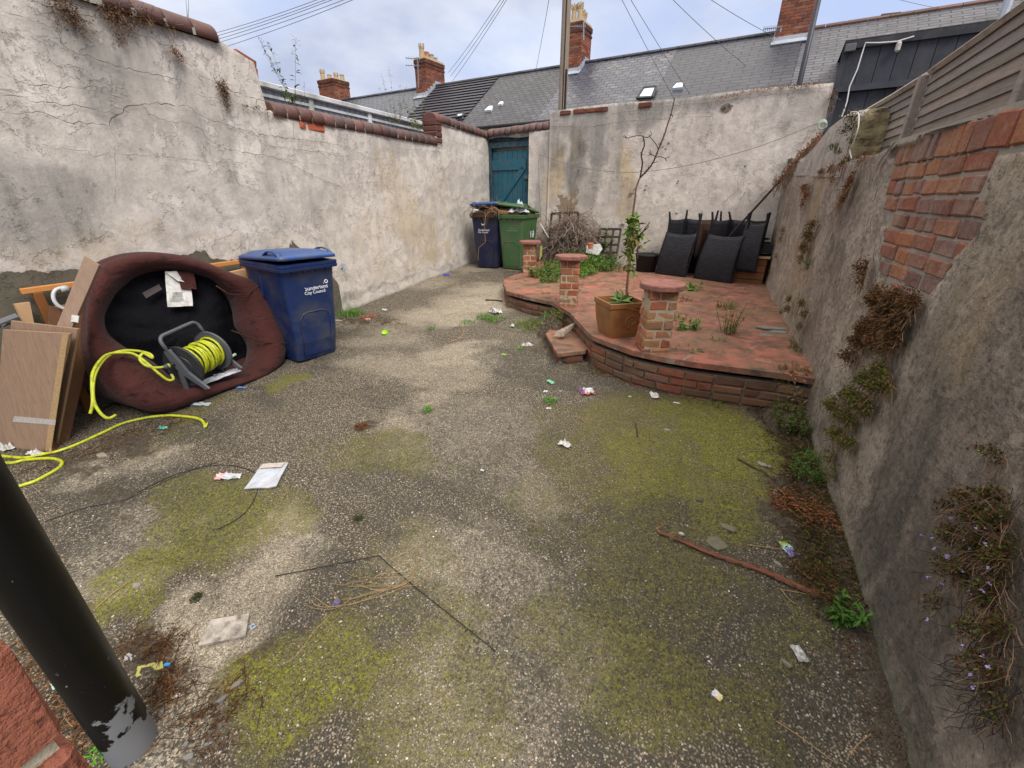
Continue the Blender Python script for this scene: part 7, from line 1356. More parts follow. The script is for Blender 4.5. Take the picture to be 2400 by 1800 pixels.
strip('leaf_litter', 'dirt and bits along the near foot of the right wall', [(2000, 1440), (2040, 1540), (2080, 1660), (2110, 1790)], 1100, .035, M_DRY, .011, h=.012, tints=[(.5, .45, .4), (.9, .8, .7)])
strip('leaf_litter', 'soil and dead leaves along the terrace edging', [(1200, 700), (1290, 735), (1300, 760), (1240, 760), (1380, 870), (1450, 880), (1560, 905), (1700, 935), (1800, 950)], 2600, .06, M_DRY, .016, h=.015, tints=[(.5, .5, .45), (.9, .9, .8), (.6, .9, .5)])
strip('leaf_litter', 'dead bits under the hose and boards', [(80, 1090), (250, 1050), (330, 1010), (450, 985)], 1000, .10, M_DRY, .014, h=.01, tints=[(.4, .4, .4), (.9, .9, .8)])
strip('leaf_litter', 'brown rootlets round the yellow packet by the pipe', [(300, 1500), (350, 1540), (400, 1500), (380, 1600), (420, 1620)], 900, .035, M_DRY, .010, h=.012, tints=[(.5, .4, .35), (.9, .8, .7)])
strip('leaf_litter', 'rubbish, twigs and dirt behind the thick drainpipe', [(60, 1480), (110, 1560), (170, 1660), (210, 1740)], 700, .03, M_DRY, .010, h=.012, tints=[(.4, .35, .3), (.9, .8, .7), (1.5, 1.4, 1.3)])
strip('leaf_litter', 'scattered dirt and twigs at the lower left of the floor', [(400, 1640), (500, 1700), (560, 1600), (480, 1780)], 500, .05, M_DRY, .008, h=.006, tints=[(.4, .35, .3), (.9, .8, .7)])
strip('leaf_litter', 'dark soil with bits by the blue bin', [(790, 758), (860, 750), (930, 757)], 500, .09, M_DRY, .014, h=.008, tints=[(.3, .3, .3), (.7, .6, .6)])
strip('leaf_litter', 'brown rootlets by the end of the splintered stick', [(1880, 1330), (1930, 1350), (1960, 1390), (1990, 1410)], 900, .04, M_DRY, .012, h=.02, tints=[(.7, .5, .4), (1.1, 1, .9)])
def heap(label, x, y, rx, ry, h, rz_):
    c = G(x, y); mb = MB(c); Mz = rotm(rz_); V = []; F = []; n = 22
    for i in range(n+1):
        for j in range(n+1):
            u = 2*i/n-1; v = 2*j/n-1; q = max(0, 1-u*u-v*v); p = c+Mz @ Vector((u*rx, v*ry, 0)); e = nz(p.x, p.y, 3, 9, 4); p.z = gh(0, p.y)-.015+h*q**.8*(1+.5*e)+.012*e; V.append(p)
    for i in range(n):
        for j in range(n): F.append([i*(n+1)+j, (i+1)*(n+1)+j, (i+1)*(n+1)+j+1, i*(n+1)+j+1])
    mb.add(V, F); tag(mb.build('soil_heap', simple('dark gritty soil', (.055, .042, .03), .95, .6, 45, 80, .008, dirt=(.16, .13, .10), dsc=40), None, True), label, 'soil', kind='stuff')
    mb = MB(c)
    for _ in range(int(900*rx)):
        a = random.gauss(0, .5)*rx; b_ = random.gauss(0, .5)*ry; p = c+Mz @ Vector((a, b_, 0)); q = max(0, 1-(a/rx)**2-(b_/ry)**2); p.z = gh(0, p.y)+h*q**.8+.004; kk = random.uniform(.4, 1.4); leaf(mb, p, rdir(.3), .010, random.uniform(.012, .035), random.choice([(.5*kk, .4*kk, .35*kk), (kk, .9*kk, .7*kk), (.4*kk, .9*kk, .3*kk)]))
    tag(mb.build('leaf_litter', M_DRY), 'dead bits on the '+label, 'leaf litter', kind='stuff')
heap('soil heap spilling over the terrace edge by the middle pillar', 1318, 748, .42, .26, .20, -.6); heap('soil bank below the curved edging', 1235, 722, .40, .16, .07, -.5); heap('soil heap at the inner corner of the brick step', 1292, 786, .16, .16, .20, 0)
heap('dark soil bank in the corner of terrace and right wall', 1838, 985, .16, .34, .10, 0); heap('low soil bank along the right wall', 1905, 1140, .10, .42, .05, 0)
grass('weeds on the soil heap by the middle pillar', 1318, 742, 260, .12, .25, (1, 1.2, .7), None, .12); weed('green weeds and seedlings on the soil bank below the edging', G(1240, 722)+Vector((0, 0, .04)), 26, .12, .26, .04, M_LEAF, 9, tint=(.9, 1.2, .8)); weed('dead and green weeds around the brick step corner', G(1300, 775)+Vector((0, 0, .15)), 14, .10, .12, .04, M_OLV, 10, tint=(1.2, 1.3, .9))
weed('dark ivy and brown weeds filling the corner below the terrace', G(1850, 1010)+Vector((0, 0, .05)), 60, .15, .24, .035, M_OLV, 12, tint=(.8, 1.1, .7)); weed('low green weeds along the right wall above the dead mat', G(1905, 1120)+Vector((-.02, 0, .03)), 46, .10, .2, .03, M_LEAF, 10, tint=(.7, .9, .6))
PF = lambda x, y: Yp(x, y, 4.335)
wallclump('brown and green moss on the lichened end of the raised pier', (1985, 300), [(1990, 272, .06, .05, 160), (1998, 290, .05, .05, 120), (1978, 305, .05, .05, 130), (1990, 330, .03, .03, 40), (1962, 355, .03, .03, 60), (1980, 375, .05, .03, 70)], PF, (0, -1, 0), .015, M_OLV, stem=False, tints=[(1, .8, .6), (.8, 1, .5), (1.4, .8, .5)])
for lb2, x, y in (('green fern like weed on the side of the raised pier', 1963, 352), ):
    weed(lb2, RP(x, y)+Vector((-.03, 0, 0)), 7, .07, .05, .035, M_LEAF, 8)
c = G(850, 1003); mb = MB(c); leaves(mb, c+Vector((0, 0, .008)), (.075, .05, .012), 420, .014, tints=[(.6, .45, .4), (.9, .6, .5)]); tag(mb.build('dead_moss_clump', M_DRY), 'flat brown clump of dead moss in the middle of the yard', 'moss')
for lbl, x, y in (('dark green moss lump left of the long black cane', 840, 1216), ('dark moss lump with a white chip near the splintered slat', 462, 1402)): c = G(x, y); mb = MB(c); leaves(mb, c+Vector((0, 0, .005)), (.028, .028, .010), 240, .008, tints=[(.4, .5, .3)]); tag(mb.build('moss_lump', M_OLV), lbl, 'moss')
def tscatter(label, pts, n, w, tints):
    c = T(*pts[0]); mb = MB(c)
    for _ in range(n):
        i = random.randrange(len(pts)-1); f = random.random(); a, b_ = pts[i], pts[i+1]; p = T(a[0]+(b_[0]-a[0])*f, a[1]+(b_[1]-a[1])*f)+Vector((random.gauss(0, w), random.gauss(0, w), random.random()**2*.015+.003)); p.x = min(p.x, RX-.02); p.y = min(p.y, 7.8); kk = random.uniform(.4, 1.4); t = random.choice(tints); leaf(mb, p, rdir(.1)*Vector((1, 1, .4)), .009, random.uniform(.008, .024), tuple(q*kk for q in t))
    tag(mb.build('leaf_litter', M_DRY), label, 'leaf litter', kind='stuff')
tscatter('dead leaves and dirt along the right side of the terrace', [(1815, 690), (1845, 760), (1865, 830), (1870, 870)], 1300, .09, [(.5, .5, .45), (.9, .9, .8), (.7, 1., .6)])
tscatter('dirt and bits under and before the wicker chairs', [(1560, 662), (1640, 675), (1720, 680), (1800, 675)], 1100, .14, [(.35, .3, .3), (.8, .7, .6)])
tscatter('thin scatter of dead bits over the red slabs', [(1300, 670), (1450, 690), (1600, 740), (1700, 800)], 900, .40, [(.35, .3, .3), (.8, .7, .6), (.6, .8, .4)])
c = G(900, 950); mb = MB(c)
for l, w_ in (([(820, 948), (880, 952), (930, 960), (960, 968), (1005, 966)], .006), ([(1045, 768), (1100, 765), (1160, 768), (1230, 780)], .012), ([(690, 905), (740, 915), (800, 935)], .004)): ribbon(mb, [G(*q, .004) for q in l], w_, (0, 0, 1), .0, .008, .02)
tag(mb.build('crack', M_CRK), 'fine cracks running across the concrete floor', 'crack', kind='structure')
# tiny white grit and chips (uncountable)
mb = MB()
for _ in range(1100):
    x = random.uniform(150, 2000); y = random.uniform(780, 1795); p = G(x, y)
    if p.x > RX-.03 or p.x < -4.2: continue
    s = random.choice([.002, .0025, .003, .004, .006])*random.uniform(.7, 1.1); p.z += .002; k = random.uniform(.45, 1.05); mb.box(p, (s*1.4, s, s*.5), rotm(random.uniform(0, 3), random.uniform(-.4, .4)), (k, k*.97, k*.9), s*.2)
tag(mb.build('white_grit', M_PAPER), 'tiny pale chips and grit scattered over the yard floor', 'grit', kind='stuff')
# ================================================================== LITTER
def Gc(x, y): return G(x, y, .003)
q = [G(*p, .012) for p in ((615, 1088), (676, 1084), (648, 1142), (572, 1147))]; mg = thing('magazine', 'pale glossy leaflet lying flat beside the black cable', 'magazine', q[3]); mb = MB(q[3]); n = 8; V = []; F = []
for i in range(n+1):
    for j in range(n+1): u, v = i/n, j/n; p = q[3].lerp(q[2], u).lerp(q[0].lerp(q[1], u), v); V.append(p+Vector((0, 0, .004+.006*nz(u*2, v*2, 1, 1.5)+.012*max(0, u-.8)*2*(1-v))))
for i in range(n):
    for j in range(n): F.append([i*(n+1)+j, (i+1)*(n+1)+j, (i+1)*(n+1)+j+1, i*(n+1)+j+1])
mb.add(V, F); mb.add([v-Vector((0, 0, .006)) for v in V], [f[::-1] for f in F], (.7, .7, .7)); mb.build('pages', simple('glossy page', (.48, .52, .58), .3, .15, 20, 50, .001, dirt=(.42, .38, .38), dsc=9), mg)
mb = MB(q[3]); a, b_ = q[0], q[1]; dn_ = (q[3]-q[0]); mb.slab([p+Vector((0, 0, .012)) for p in (a.lerp(b_, .06)+dn_*.24, a.lerp(b_, .9)+dn_*.24, a.lerp(b_, .9)+dn_*.05, a.lerp(b_, .06)+dn_*.05)], .001, (1, 1, 1)); mb.build('printed_band', simple('beige print', (.48, .42, .38), .4, .5, 60), mg)
litter = [('wrapper', 'crumpled white and pink wrapper left of the pale leaflet', 'wrapper', 535, 1120, .17, .055, .45, M_COL, .035, lambda u, v: (.95, .55, .55) if u < .3 else (.62, .65, .68)), ('tissue', 'crumpled white tissue in the middle of the mossy floor', 'tissue', 1323, 1043, .10, .055, -.15, M_PAPER, .03, None), ('paper_scrap', 'small white scrap in the centre of the yard', 'litter', 1130, 1103, .026, .015, 0, M_PAPER, .01, None),
    ('wrapper', 'white wrapper with red and purple edge near the grass tuft', 'wrapper', 1376, 920, .14, .12, .6, M_PLST, .04, lambda u, v: (.9, .25, .12) if v < .12 else ((.5, .15, .5) if u < .15 else (1, 1, 1))), ('wrapper', 'flattened mint green wrapper above the white scraps', 'wrapper', 1290, 896, .10, .045, -.6, M_COL, .015, lambda u, v: (.25, .62, .38)), ('paper_scrap', 'torn white scrap above the wrapper grass tuft', 'litter', 1279, 918, .04, .04, .2, M_PAPER, .012, None), ('paper_scrap', 'torn white scrap below the wrapper grass tuft', 'litter', 1286, 958, .045, .03, .2, M_PAPER, .012, None), ('paper_scrap', 'very small white scrap right above the grass tuft', 'litter', 1314, 917, .02, .015, 0, M_PAPER, .008, None),
    ('lacy_scrap', 'lacy white scrap in front of the terrace bricks', 'litter', 1534, 928, .075, .11, .3, M_PAPER, .03, None), ('paper_scrap', 'flat white scrap right of the lacy one', 'litter', 1587, 945, .06, .025, -.1, M_PAPER, .008, None), ('paper_scrap', 'small white scrap left of the lacy one', 'litter', 1477, 930, .03, .02, -.1, M_PAPER, .008, None), ('newspaper_scrap', 'crumpled newspaper scrap in the grass by the terrace tip', 'paper', 1161, 733, .20, .13, -.5, M_PAPER, .06, lambda u, v: random.choice([(1, 1, 1), (1, 1, 1), (.15, .15, .17)])), ('newspaper_scrap', 'flat newspaper piece lying at the foot of the middle pillar', 'paper', 1285, 759, .22, .07, .25, M_PAPER, .02, lambda u, v: random.choice([(1, 1, 1), (.9, 1, .95), (.4, .42, .42)])), ('paper_scrap', 'grey white scrap on the soil before the brick step', 'litter', 1236, 810, .14, .07, .2, M_PAPER, .03, lambda u, v: random.choice([(.5, .52, .55), (.7, .7, .7), (1, 1, 1)])), ('paper_scrap', 'little white scrap in the soil between crack and step', 'litter', 1201, 766, .05, .07, .2, M_PAPER, .04, None),
    ('leaf', 'single pale green leaf on the dark stain by the step', 'leaf', 1181, 831, .055, .05, .2, M_LEAF, .01, lambda u, v: (2.2, 2.2, 1.5)), ('paper_scrap', 'small folded white card on the pale concrete right of the wall grass', 'litter', 901, 727, .09, .05, -.2, M_PLST, .02, None), ('wrapper', 'bright blue twist of plastic by the left wall', 'wrapper', 1047, 646, .13, .07, .2, M_COL, .03, lambda u, v: (.06, .07, .55)), ('wrapper', 'turquoise green wrapper near the cut hose end', 'wrapper', 382, 1004, .085, .045, .25, M_COL, .02, lambda u, v: random.choice([(.08, .35, .28), (.12, .45, .38), (.05, .2, .2)])),
    ('tissue', 'wet white tissue draped on the hose bend', 'tissue', 84, 1066, .13, .06, .1, M_PAPER, .04, None), ('tissue', 'white tissue at the foot of the pale boards', 'tissue', 20, 1055, .06, .07, .1, M_PAPER, .05, None), ('plastic_scrap', 'pale crumpled film under the front of the tipped brown chair', 'litter', 470, 948, .20, .06, .35, M_PLST, .015, lambda u, v: (.55, .6, .62)), ('plastic_scrap', 'blue plastic strip at the right front of the tipped brown chair', 'litter', 566, 909, .10, .03, .3, M_COL, .01, lambda u, v: (.12, .25, .55)), ('leaf', 'lilac seed head on the straw stems', 'flower', 790, 1415, .035, .045, .2, M_COL, .02, lambda u, v: (.16, .13, .25)), ('wrapper', 'purple and green sweet wrapper near the right wall', 'wrapper', 1847, 1288, .055, .11, .5, M_COL, .02, lambda u, v: (.30, .22, .62) if v < .25 or v > .9 else ((.35, .5, .12) if v > .6 else (.42, .62, .75))),
    ('tissue', 'shredded wet paper smear at the lower right', 'tissue', 1873, 1532, .045, .08, .4, M_PAPER, .015, lambda u, v: random.choice([(.5, .52, .55), (.9, .95, 1)])), ('paper_scrap', 'yellow and white petal scrap at the bottom right of the floor', 'litter', 1681, 1630, .04, .03, -.5, M_COL, .012, lambda u, v: (.8, .7, .35) if u > .4 else (.75, .75, .85)), ('paper_scrap', 'white card fleck near the black downpipe', 'litter', 412, 1633, .03, .012, .9, M_PAPER, .008, None), ('paper_scrap', 'white bits caught by the black downpipe', 'litter', 308, 1545, .05, .035, .3, M_PAPER, .02, None), ('leaf', 'fallen yellow leaf at the foot of the middle pillar', 'leaf', 1285, 743, .07, .05, .4, M_DRY, .02, lambda u, v: (2.6, 2.4, .7))]
for i, (nm, lbl, ct, x, y, sx_, sy_, rz_, mt, h_, tc_) in enumerate(litter): crumple(nm, lbl, ct, Gc(x, y), sx_, sy_, rz_, mt, h_, 6 if sx_ < .09 else 8, tcol=tc_, seed=i*3)
def rock(name, label, cat, x, y, sx_, sy_, h_, rz_, t, mat=None, z=None, irr=.25):
    c = G(x, y) if z is None else Z(x, y, z); mb = MB(c); n = random.choice([6, 7, 8]); irr = irr*1.3; o1 = [(random.uniform(1-irr, 1+irr*.4), 2*math.pi*(k+random.uniform(-.3, .3))/n) for k in range(n)]; Mz = rotm(rz_)
    L_ = [[c+Mz @ Vector((math.cos(a)*r_*sx_/2*f, math.sin(a)*r_*sy_/2*f, zz*h_)) for r_, a in o1] for f, zz in ((.9, -.1), (1., .35), (.93, .85), (.6, 1.05))]; mb.loft(L_, t); tag(mb.build(name, mat or M_STONE), label, cat)
M_STONE = simple('grey stone', (.27, .25, .225), .85, .35, 40, 90, .003)
for a in (('slate_piece', 'grey slate shard on the bright moss near the pipe', 'slate', 320, 1372, .05, .032, .004, .3, (1, 1, 1.05)), ('slate_piece', 'smaller grey slate shard left of the pale one', 'slate', 283, 1366, .035, .02, .004, .5, (.8, .8, .85)), ('stone', 'flat pale stone right of the hose bend', 'stone', 240, 1070, .11, .05, .02, .2, (1, .95, .8)), ('slate_piece', 'flat grey slate beside the blue bin', 'slate', 800, 752, .20, .11, .012, .1, (1.1, 1.12, 1.15)), ('rubble', 'pale rubble piece right of the flat slate', 'stone', 862, 752, .10, .06, .03, .4, (1.3, 1.25, 1.1)), ('stone', 'long brown mortar lump, upper of two at the lower left', 'stone', 556, 1607, .026, .055, .012, -.3, (.75, .68, .65)), ('stone', 'dark grey mortar lump left of the brown one', 'stone', 524, 1640, .022, .05, .014, -.25, (.6, .63, .68)), ('stone', 'small round pebble below the two mortar lumps', 'pebble', 530, 1698, .013, .01, .006, 0, (.7, .75, .8)), ('stone', 'grey stone at the bottom edge right of the downpipe', 'stone', 445, 1775, .04, .026, .012, .6, (.75, .77, .8)), ('stone', 'slim grey stone above the bottom edge one', 'stone', 492, 1745, .034, .013, .010, .6, (.7, .73, .78)), ('stone', 'grey chip below the rootlets at the pipe', 'stone', 437, 1745, .02, .02, .01, .2, (.7, .72, .78)),
    ('concrete_flake', 'broken concrete flake, upper piece above the stick', 'stone', 1708, 1240, .10, .05, .012, -.3, (.6, .6, .42)), ('concrete_flake', 'broken concrete flake lying against the stick', 'stone', 1680, 1275, .10, .11, .008, .1, (.55, .55, .42)), ('stone', 'white stone chip at the start of the stick', 'stone', 1597, 1253, .03, .02, .012, 0, (2, 1.95, 1.8)), ('stone', 'flat grey chip under the stick tip', 'stone', 1575, 1263, .03, .015, .008, 0, (1, 1, .9)), ('stone', 'long grey pebble by the purple wrapper', 'stone', 1823, 1325, .055, .022, .014, -.6, (.8, .8, .75)), ('stone', 'grey brown stone at the lower right of the floor', 'stone', 1843, 1558, .05, .02, .012, -.5, (.75, .7, .68)), ('stone', 'dark stone chips above the stick', 'stone', 1640, 1175, .05, .03, .012, .4, (.35, .35, .32)), ('slate_piece', 'grey slate fragment in front of the terrace right side', 'slate', 1563, 1008, .05, .03, .005, 0, (1.1, 1.1, 1.15)), ('slate_piece', 'pale slate fragment by the strip of leaf litter', 'slate', 1790, 1090, .10, .045, .006, -.4, (1, 1, 1)), ('stone', 'grey chip near the bottom of the right wall', 'stone', 2057, 1690, .02, .03, .004, .2, (1.1, 1.15, 1.2))): rock(*a)
# splintered slat, plastic tag, yellow packet, cap
q = [G(*p, .012) for p in ((463, 1513), (575, 1490), (584, 1437), (495, 1452))]; mb = MB(q[0]); mb.slab(q, .010); tag(mb.build('timber_offcut', simple('weathered grey wood', (.42, .38, .33), .85, .5, 18, 50, .004, dirt=(.07, .06, .045), dsc=22)), 'short weathered board offcut on the floor at the lower left', 'wood')
c = G(592, 1468, .003); tg = thing('plastic_tag', 'tiny pale plastic tile with a dark letter beside the board offcut', 'tag', c); mb = MB(c); mb.box(c, (.026, .02, .004), rotm(-.35), (.55, .62, .72), 0, .002); mb.build('tile', M_PLST, tg); textmesh('letter', 'A', .018, M_BLK, Matrix.Translation((.0, -.006, .0028)) @ Matrix.Rotation(-.35, 4, 'Z'), tg)
c = G(347, 1568, .01); yp = thing('packet', 'dirty yellow packet with a blue end beside the black downpipe', 'packet', c); mb = MB(c); q = [G(*p, .012) for p in ((318, 1587), (383, 1565), (380, 1548), (322, 1562))]; mb.slab(q, .009); mb.build('yellow_body', simple('dirty yellow card', (.48, .46, .10), .6, .3, 30, dirt=(.25, .23, .17), dsc=30), yp); mb = MB(c); mb.box(G(392, 1558, .014), (.022, .012, .012), rotm(.5), (1, 1, 1), 0, .003); mb.build('blue_end', simple('bright blue plastic', (.03, .28, .72), .35), yp)
c = G(904, 783, 0); mb = MB(c); mb.lathe([(.030, 0), (.036, .03), (.034, .03), (.028, .005)], c+Vector((0, 0, .005)), 16, (1, 1, 1), rotm(0, .5)); tag(mb.build('plastic_cup', simple('lime plastic', (.42, .75, .05), .35)), 'small lime green plastic cap on the pale concrete', 'cap')
c = G(1330, 776, .15); mb = MB(c); a = Z(1310, 788, .37); b_ = Z(1345, 762, .42); mb.loft([[a+Vector((dx, dy, dz)) for dx, dy, dz in ((-.05, -.02, 0), (.05, .0, .0), (.04, .02, .05), (-.03, .01, .045))], [b_+Vector((dx, dy, dz)) for dx, dy, dz in ((-.01, -.01, 0), (.02, .0, .0), (.015, .01, .02), (-.01, .01, .02))]]); tag(mb.build('wood_chunk', simple('split pale wood', (.30, .24, .18), .85, .4, 30, 60, .004, dirt=(.12, .08, .06), dsc=20)), 'splintered pale wood chunk lying on the brick step', 'wood')
# slates heap and rubble on the terrace
for i, (x, y, s1, s2, hh, r_) in enumerate(((1815, 778, .22, .10, .012, .1), (1838, 786, .26, .15, .014, -.3), (1822, 792, .20, .12, .012, .4), (1850, 782, .22, .12, .012, .9), (1842, 776, .24, .10, .014, 0), (1790, 781, .14, .08, .012, .2), (1835, 770, .22, .08, .012, -.2), (1810, 800, .12, .06, .010, .7))): rock('slate_piece', ['long slate at the back left of the slate heap', 'broad slate on top of the heap', 'slate at the front of the heap', 'angled slate at the right of the heap', 'slate in the middle of the heap', 'loose slate left of the heap', 'rearmost slate of the heap', 'small slate fallen in front of the heap'][i], 'slate', x-27, y-3, s1*1.15, s2*1.15, hh*1.4, r_, (.75, .82, .78), z=PZ+.004+.012*(i % 5), irr=.45)
for i, (x, y, s) in enumerate(((1797, 806, .05), (1800, 822, .04), (1842, 832, .09), (1818, 834, .03), (1790, 668, .12), (1800, 680, .10), (1812, 690, .08), (1786, 690, .07), (1775, 676, .06))): rock('rubble', ['dark chip below the slate heap', 'grey lump in front of the slate heap', 'thin slate by the terrace right edge', 'tiny pale chip near the terrace edge', 'largest pale rubble in the far right corner', 'pale rubble beside the wooden crate', 'rubble against the far right wall foot', 'flat rubble before the wooden crate', 'small rubble in the shade of the crate'][i], 'rubble', x, y, s, s*.6, s*.3, i*.7, (.9, .95, .9), z=PZ)
# long splintered stick
sk = thing('splintered_stick', 'long reddish splintered stick lying toward the right wall', 'stick', G(1540, 1245)); pp = [(1545, 1247), (1600, 1268), (1660, 1294), (1720, 1315), (1790, 1338), (1850, 1365), (1900, 1385), (1950, 1400)]; mb = MB(sk.location); mb.tube(spl([G(*p, .010) for p in pp]), [.010+.010*k/42+.003*math.sin(k*1.9) for k in range(43)], 7, (1, 1, 1), True, .6); mb.tube(spl([G(*p, .016)+Vector((0, random.uniform(-.008, .008), 0)) for p in pp[1:-1]]), .005, 5, (1.5, 1.4, 1.3)); mb.tube(spl([G(*p, .010)+Vector((0, random.uniform(-.014, .014), 0)) for p in pp[2:]]), .007, 5, (.6, .6, .6)); mb.tube([G(1545, 1247, .010), G(1540, 1240, .012), G(1561, 1226, .02)], [.005, .004, .0015], 5, (2, 2, 2)); mb.build('shaft', simple('red brown split wood', (.15, .062, .034), .75, .4, 24, 60, .003), sk)
mb = MB(sk.location)
for _ in range(260): i = random.randrange(1, 8); f = random.random(); p = G(pp[i][0]+(pp[i][0]-pp[i-1][0])*-f, pp[i][1]-(pp[i][1]-pp[i-1][1])*f, .01); d = (G(*pp[i])-G(*pp[i-1])).normalized(); e = p+d*random.uniform(.02, .06)+rdir()*.012; e.z = max(e.z, gh(0, e.y)+.003); mb.tube([p, e], [.0025, .0008], 3, tv(.5, 1.2), False)
mb.build('bark_splinters', simple('dark red bark', (.12, .04, .022), .9, .4, 24), sk)
# straw stems, black cane, cables, twigs
def gl2(x, y): return (500+x/3.16, 1200+y/3.16)
st_ = thing('straw_stems', 'bundle of thin orange dead stems in the middle foreground', 'dead plant', G(*gl2(1450, 480))); mb = MB(st_.location)
for l in ([(1520, 240), (1510, 330), (1490, 430), (1440, 510), (1340, 560), (1180, 600), (1040, 640), (900, 645)], [(1515, 260), (1505, 380), (1450, 470), (1340, 480), (1190, 490), (1040, 475), (960, 430)], [(1500, 400), (1400, 440), (1240, 460), (1190, 490)], [(1500, 430), (1440, 520), (1300, 560), (1150, 600), (1010, 650), (960, 690)], [(1510, 350), (1380, 400), (1310, 430), (1200, 480)], [(1605, 440), (1560, 500), (1480, 545), (1340, 545), (1170, 525), (1060, 515), (960, 540), (870, 525)], [(1480, 480), (1440, 520), (1340, 545), (1000, 550)], [(880, 740), (820, 810), (740, 890), (700, 950), (640, 1030), (570, 1100), (500, 1130)], [(925, 690), (910, 620), (880, 570), (875, 530)], [(960, 690), (860, 700), (780, 650), (740, 620)], [(950, 690), (850, 705), (760, 690), (725, 650)], [(950, 700), (860, 720), (760, 715), (690, 690)], [(1440, 540), (1330, 590), (1240, 620), (1100, 660), (1000, 690)], [(1340, 370), (1345, 430), (1330, 470)], [(1500, 245), (1420, 300), (1320, 345)], [(1430, 530), (1350, 560), (1230, 580), (1140, 560), (1080, 540)], [(960, 710), (1060, 715)], [(1510, 380), (1490, 450), (1380, 540), (1250, 590), (1120, 650), (970, 690)]):
    P = spl([G(*gl2(*q_), .004+random.random()*.014) for q_ in l], 5); mb.tube(P, .0013, 4, tv(.7, 1.2), False)
mb.build('stems', M_STRAW, st_, True)
mb = MB(G(890, 1302)); mb.tube(spl([G(*p, .005) for p in ((645, 1350), (760, 1328), (888, 1302))], 4), .0022, 5); mb.tube(spl([G(*p, .005) for p in ((888, 1302), (960, 1365), (1060, 1445), (1161, 1526))], 4), .0022, 5); tag(mb.build('black_cane', M_BLK, None, True), 'thin black cane bent in a wide angle across the foreground', 'cane')
M_CBL = simple('black cable', (.02, .02, .021), .6)
mb = MB(G(400, 1130)); mb.tube(spl([G(*p, .006) for p in ((105, 1222), (200, 1190), (290, 1172), (330, 1150), (380, 1125), (430, 1106), (485, 1092), (545, 1091), (592, 1105), (605, 1125), (598, 1165), (570, 1205), (520, 1236), (500, 1240))], 6), .0024, 5); mb.tube(spl([G(*p, .006) for p in ((288, 1175), (340, 1150), (400, 1122), (470, 1095), (540, 1072), (600, 1050))], 5), .0016, 4); tag(mb.build('black_cable', M_CBL, None, True), 'thin black cable curling round the pale leaflet', 'cable')
for lbl, l, r_, mt in (('thin tan root curling on the concrete left of the step', [(1078, 760), (1086, 775), (1080, 790), (1050, 803)], .004, M_STRAW), ('curved dry stem near the white tissue', [(1340, 975), (1360, 980), (1372, 992)], .003, M_STRAW), ('short dark twig standing out on the moss', [(1489, 992), (1493, 1010), (1494, 1024)], .006, M_TWIG), ('thin straw by the bottom of the right wall', [(2070, 1700), (2010, 1745), (1995, 1770)], .0018, M_STRAW), ('long straw crossing toward the bottom right corner', [(1820, 1690), (1880, 1730), (1960, 1790)], .0018, M_STRAW), ('pale straw arching over the purple wrapper', [(1750, 1277), (1830, 1287), (1880, 1292), (1930, 1320), (1985, 1370)], .0028, M_STRAW), ('thin straw below the splintered stick', [(1830, 1382), (1880, 1390), (1950, 1408)], .0022, M_STRAW), ('short straw under the stick middle', [(1828, 1378), (1850, 1405), (1865, 1415)], .0018, M_STRAW), ('tan twig by the slate shards', [(225, 1425), (265, 1390), (300, 1365)], .0022, M_STRAW), ('woody twig on the moss at the right', [(1730, 1075), (1775, 1100), (1830, 1130), (1880, 1145)], .007, M_TWIG), ('dry stem at the step corner', [(1275, 788), (1290, 800), (1285, 815), (1278, 826)], .004, M_STRAW), ('black comb-like strip at the terrace tip', [(1138, 703), (1160, 704), (1176, 706)], .012, M_BLK), ('thin wire looping over the red slabs', [(1250, 663), (1300, 668), (1380, 672), (1430, 665), (1440, 655)], .004, M_BLK)):
    mb = MB(G(*l[0])); f = (lambda p: T(*p)+Vector((0, 0, .006))) if 'slabs' in lbl else (lambda p: G(*p, .006)); mb.tube(spl([f(p) for p in l], 5), r_, 4); tag(mb.build('stray_stem' if 'strip' not in lbl and 'wire' not in lbl else 'wire_piece', mt, None, True), lbl, 'twig')
# washing line and loose cables
mb = MB(BP(1265, 363)); mb.tube(spl([BW(1265, 363, .03)]+[PL(x, y, B0+BN*.30, BN) for x, y in ((1355, 391), (1446, 403), (1525, 401), (1634, 383), (1779, 343))]+[BW(1923, 286, .1)], 8), .0035, 4); mb.tube([BW(1265, 363, .03), BW(1262, 375, .025), BW(1263, 430, .025), BW(1268, 520, .025)], .003, 4); tag(mb.build('washing_line', M_WIRE, None, True), 'thin washing line strung along the back wall from hook to corner', 'wire')
mb = MB(BW(1925, 285, .1)); c = BW(1927, 288, .1)
for k in range(5): mb.tube([c+Vector((math.cos(a_)*.05, -.02*k, math.sin(a_)*.04-.01*k)) for a_ in [i*6.283/12 for i in range(13)]], .006, 4)
tag(mb.build('cable_coil', simple('pale green cable', (.30, .34, .28), .6), None, True), 'small coil of pale cable at the top of the far right corner', 'cable')
mb = MB(RP(2012, 270)); mb.tube(spl([X(*p, RX-.04) for p in ((1992, 262), (2010, 264), (2013, 280), (2010, 305), (1998, 340), (1992, 352), (1996, 372))], 5), .004, 5); tag(mb.build('white_cable', simple('thin white cable', (.5, .5, .5), .5), None, True), 'thin white cable hanging down the lichened brick pier', 'cable')
mb = MB(BW(1850, 430, .2)); mb.tube(spl([Yp(*p, 7.5) for p in ((1868, 400), (1862, 440), (1845, 480), (1812, 515))], 5), .004, 4); tag(mb.build('loose_wire', M_WIRE, None, True), 'loose thin wire hanging in the corner above the chairs', 'wire')
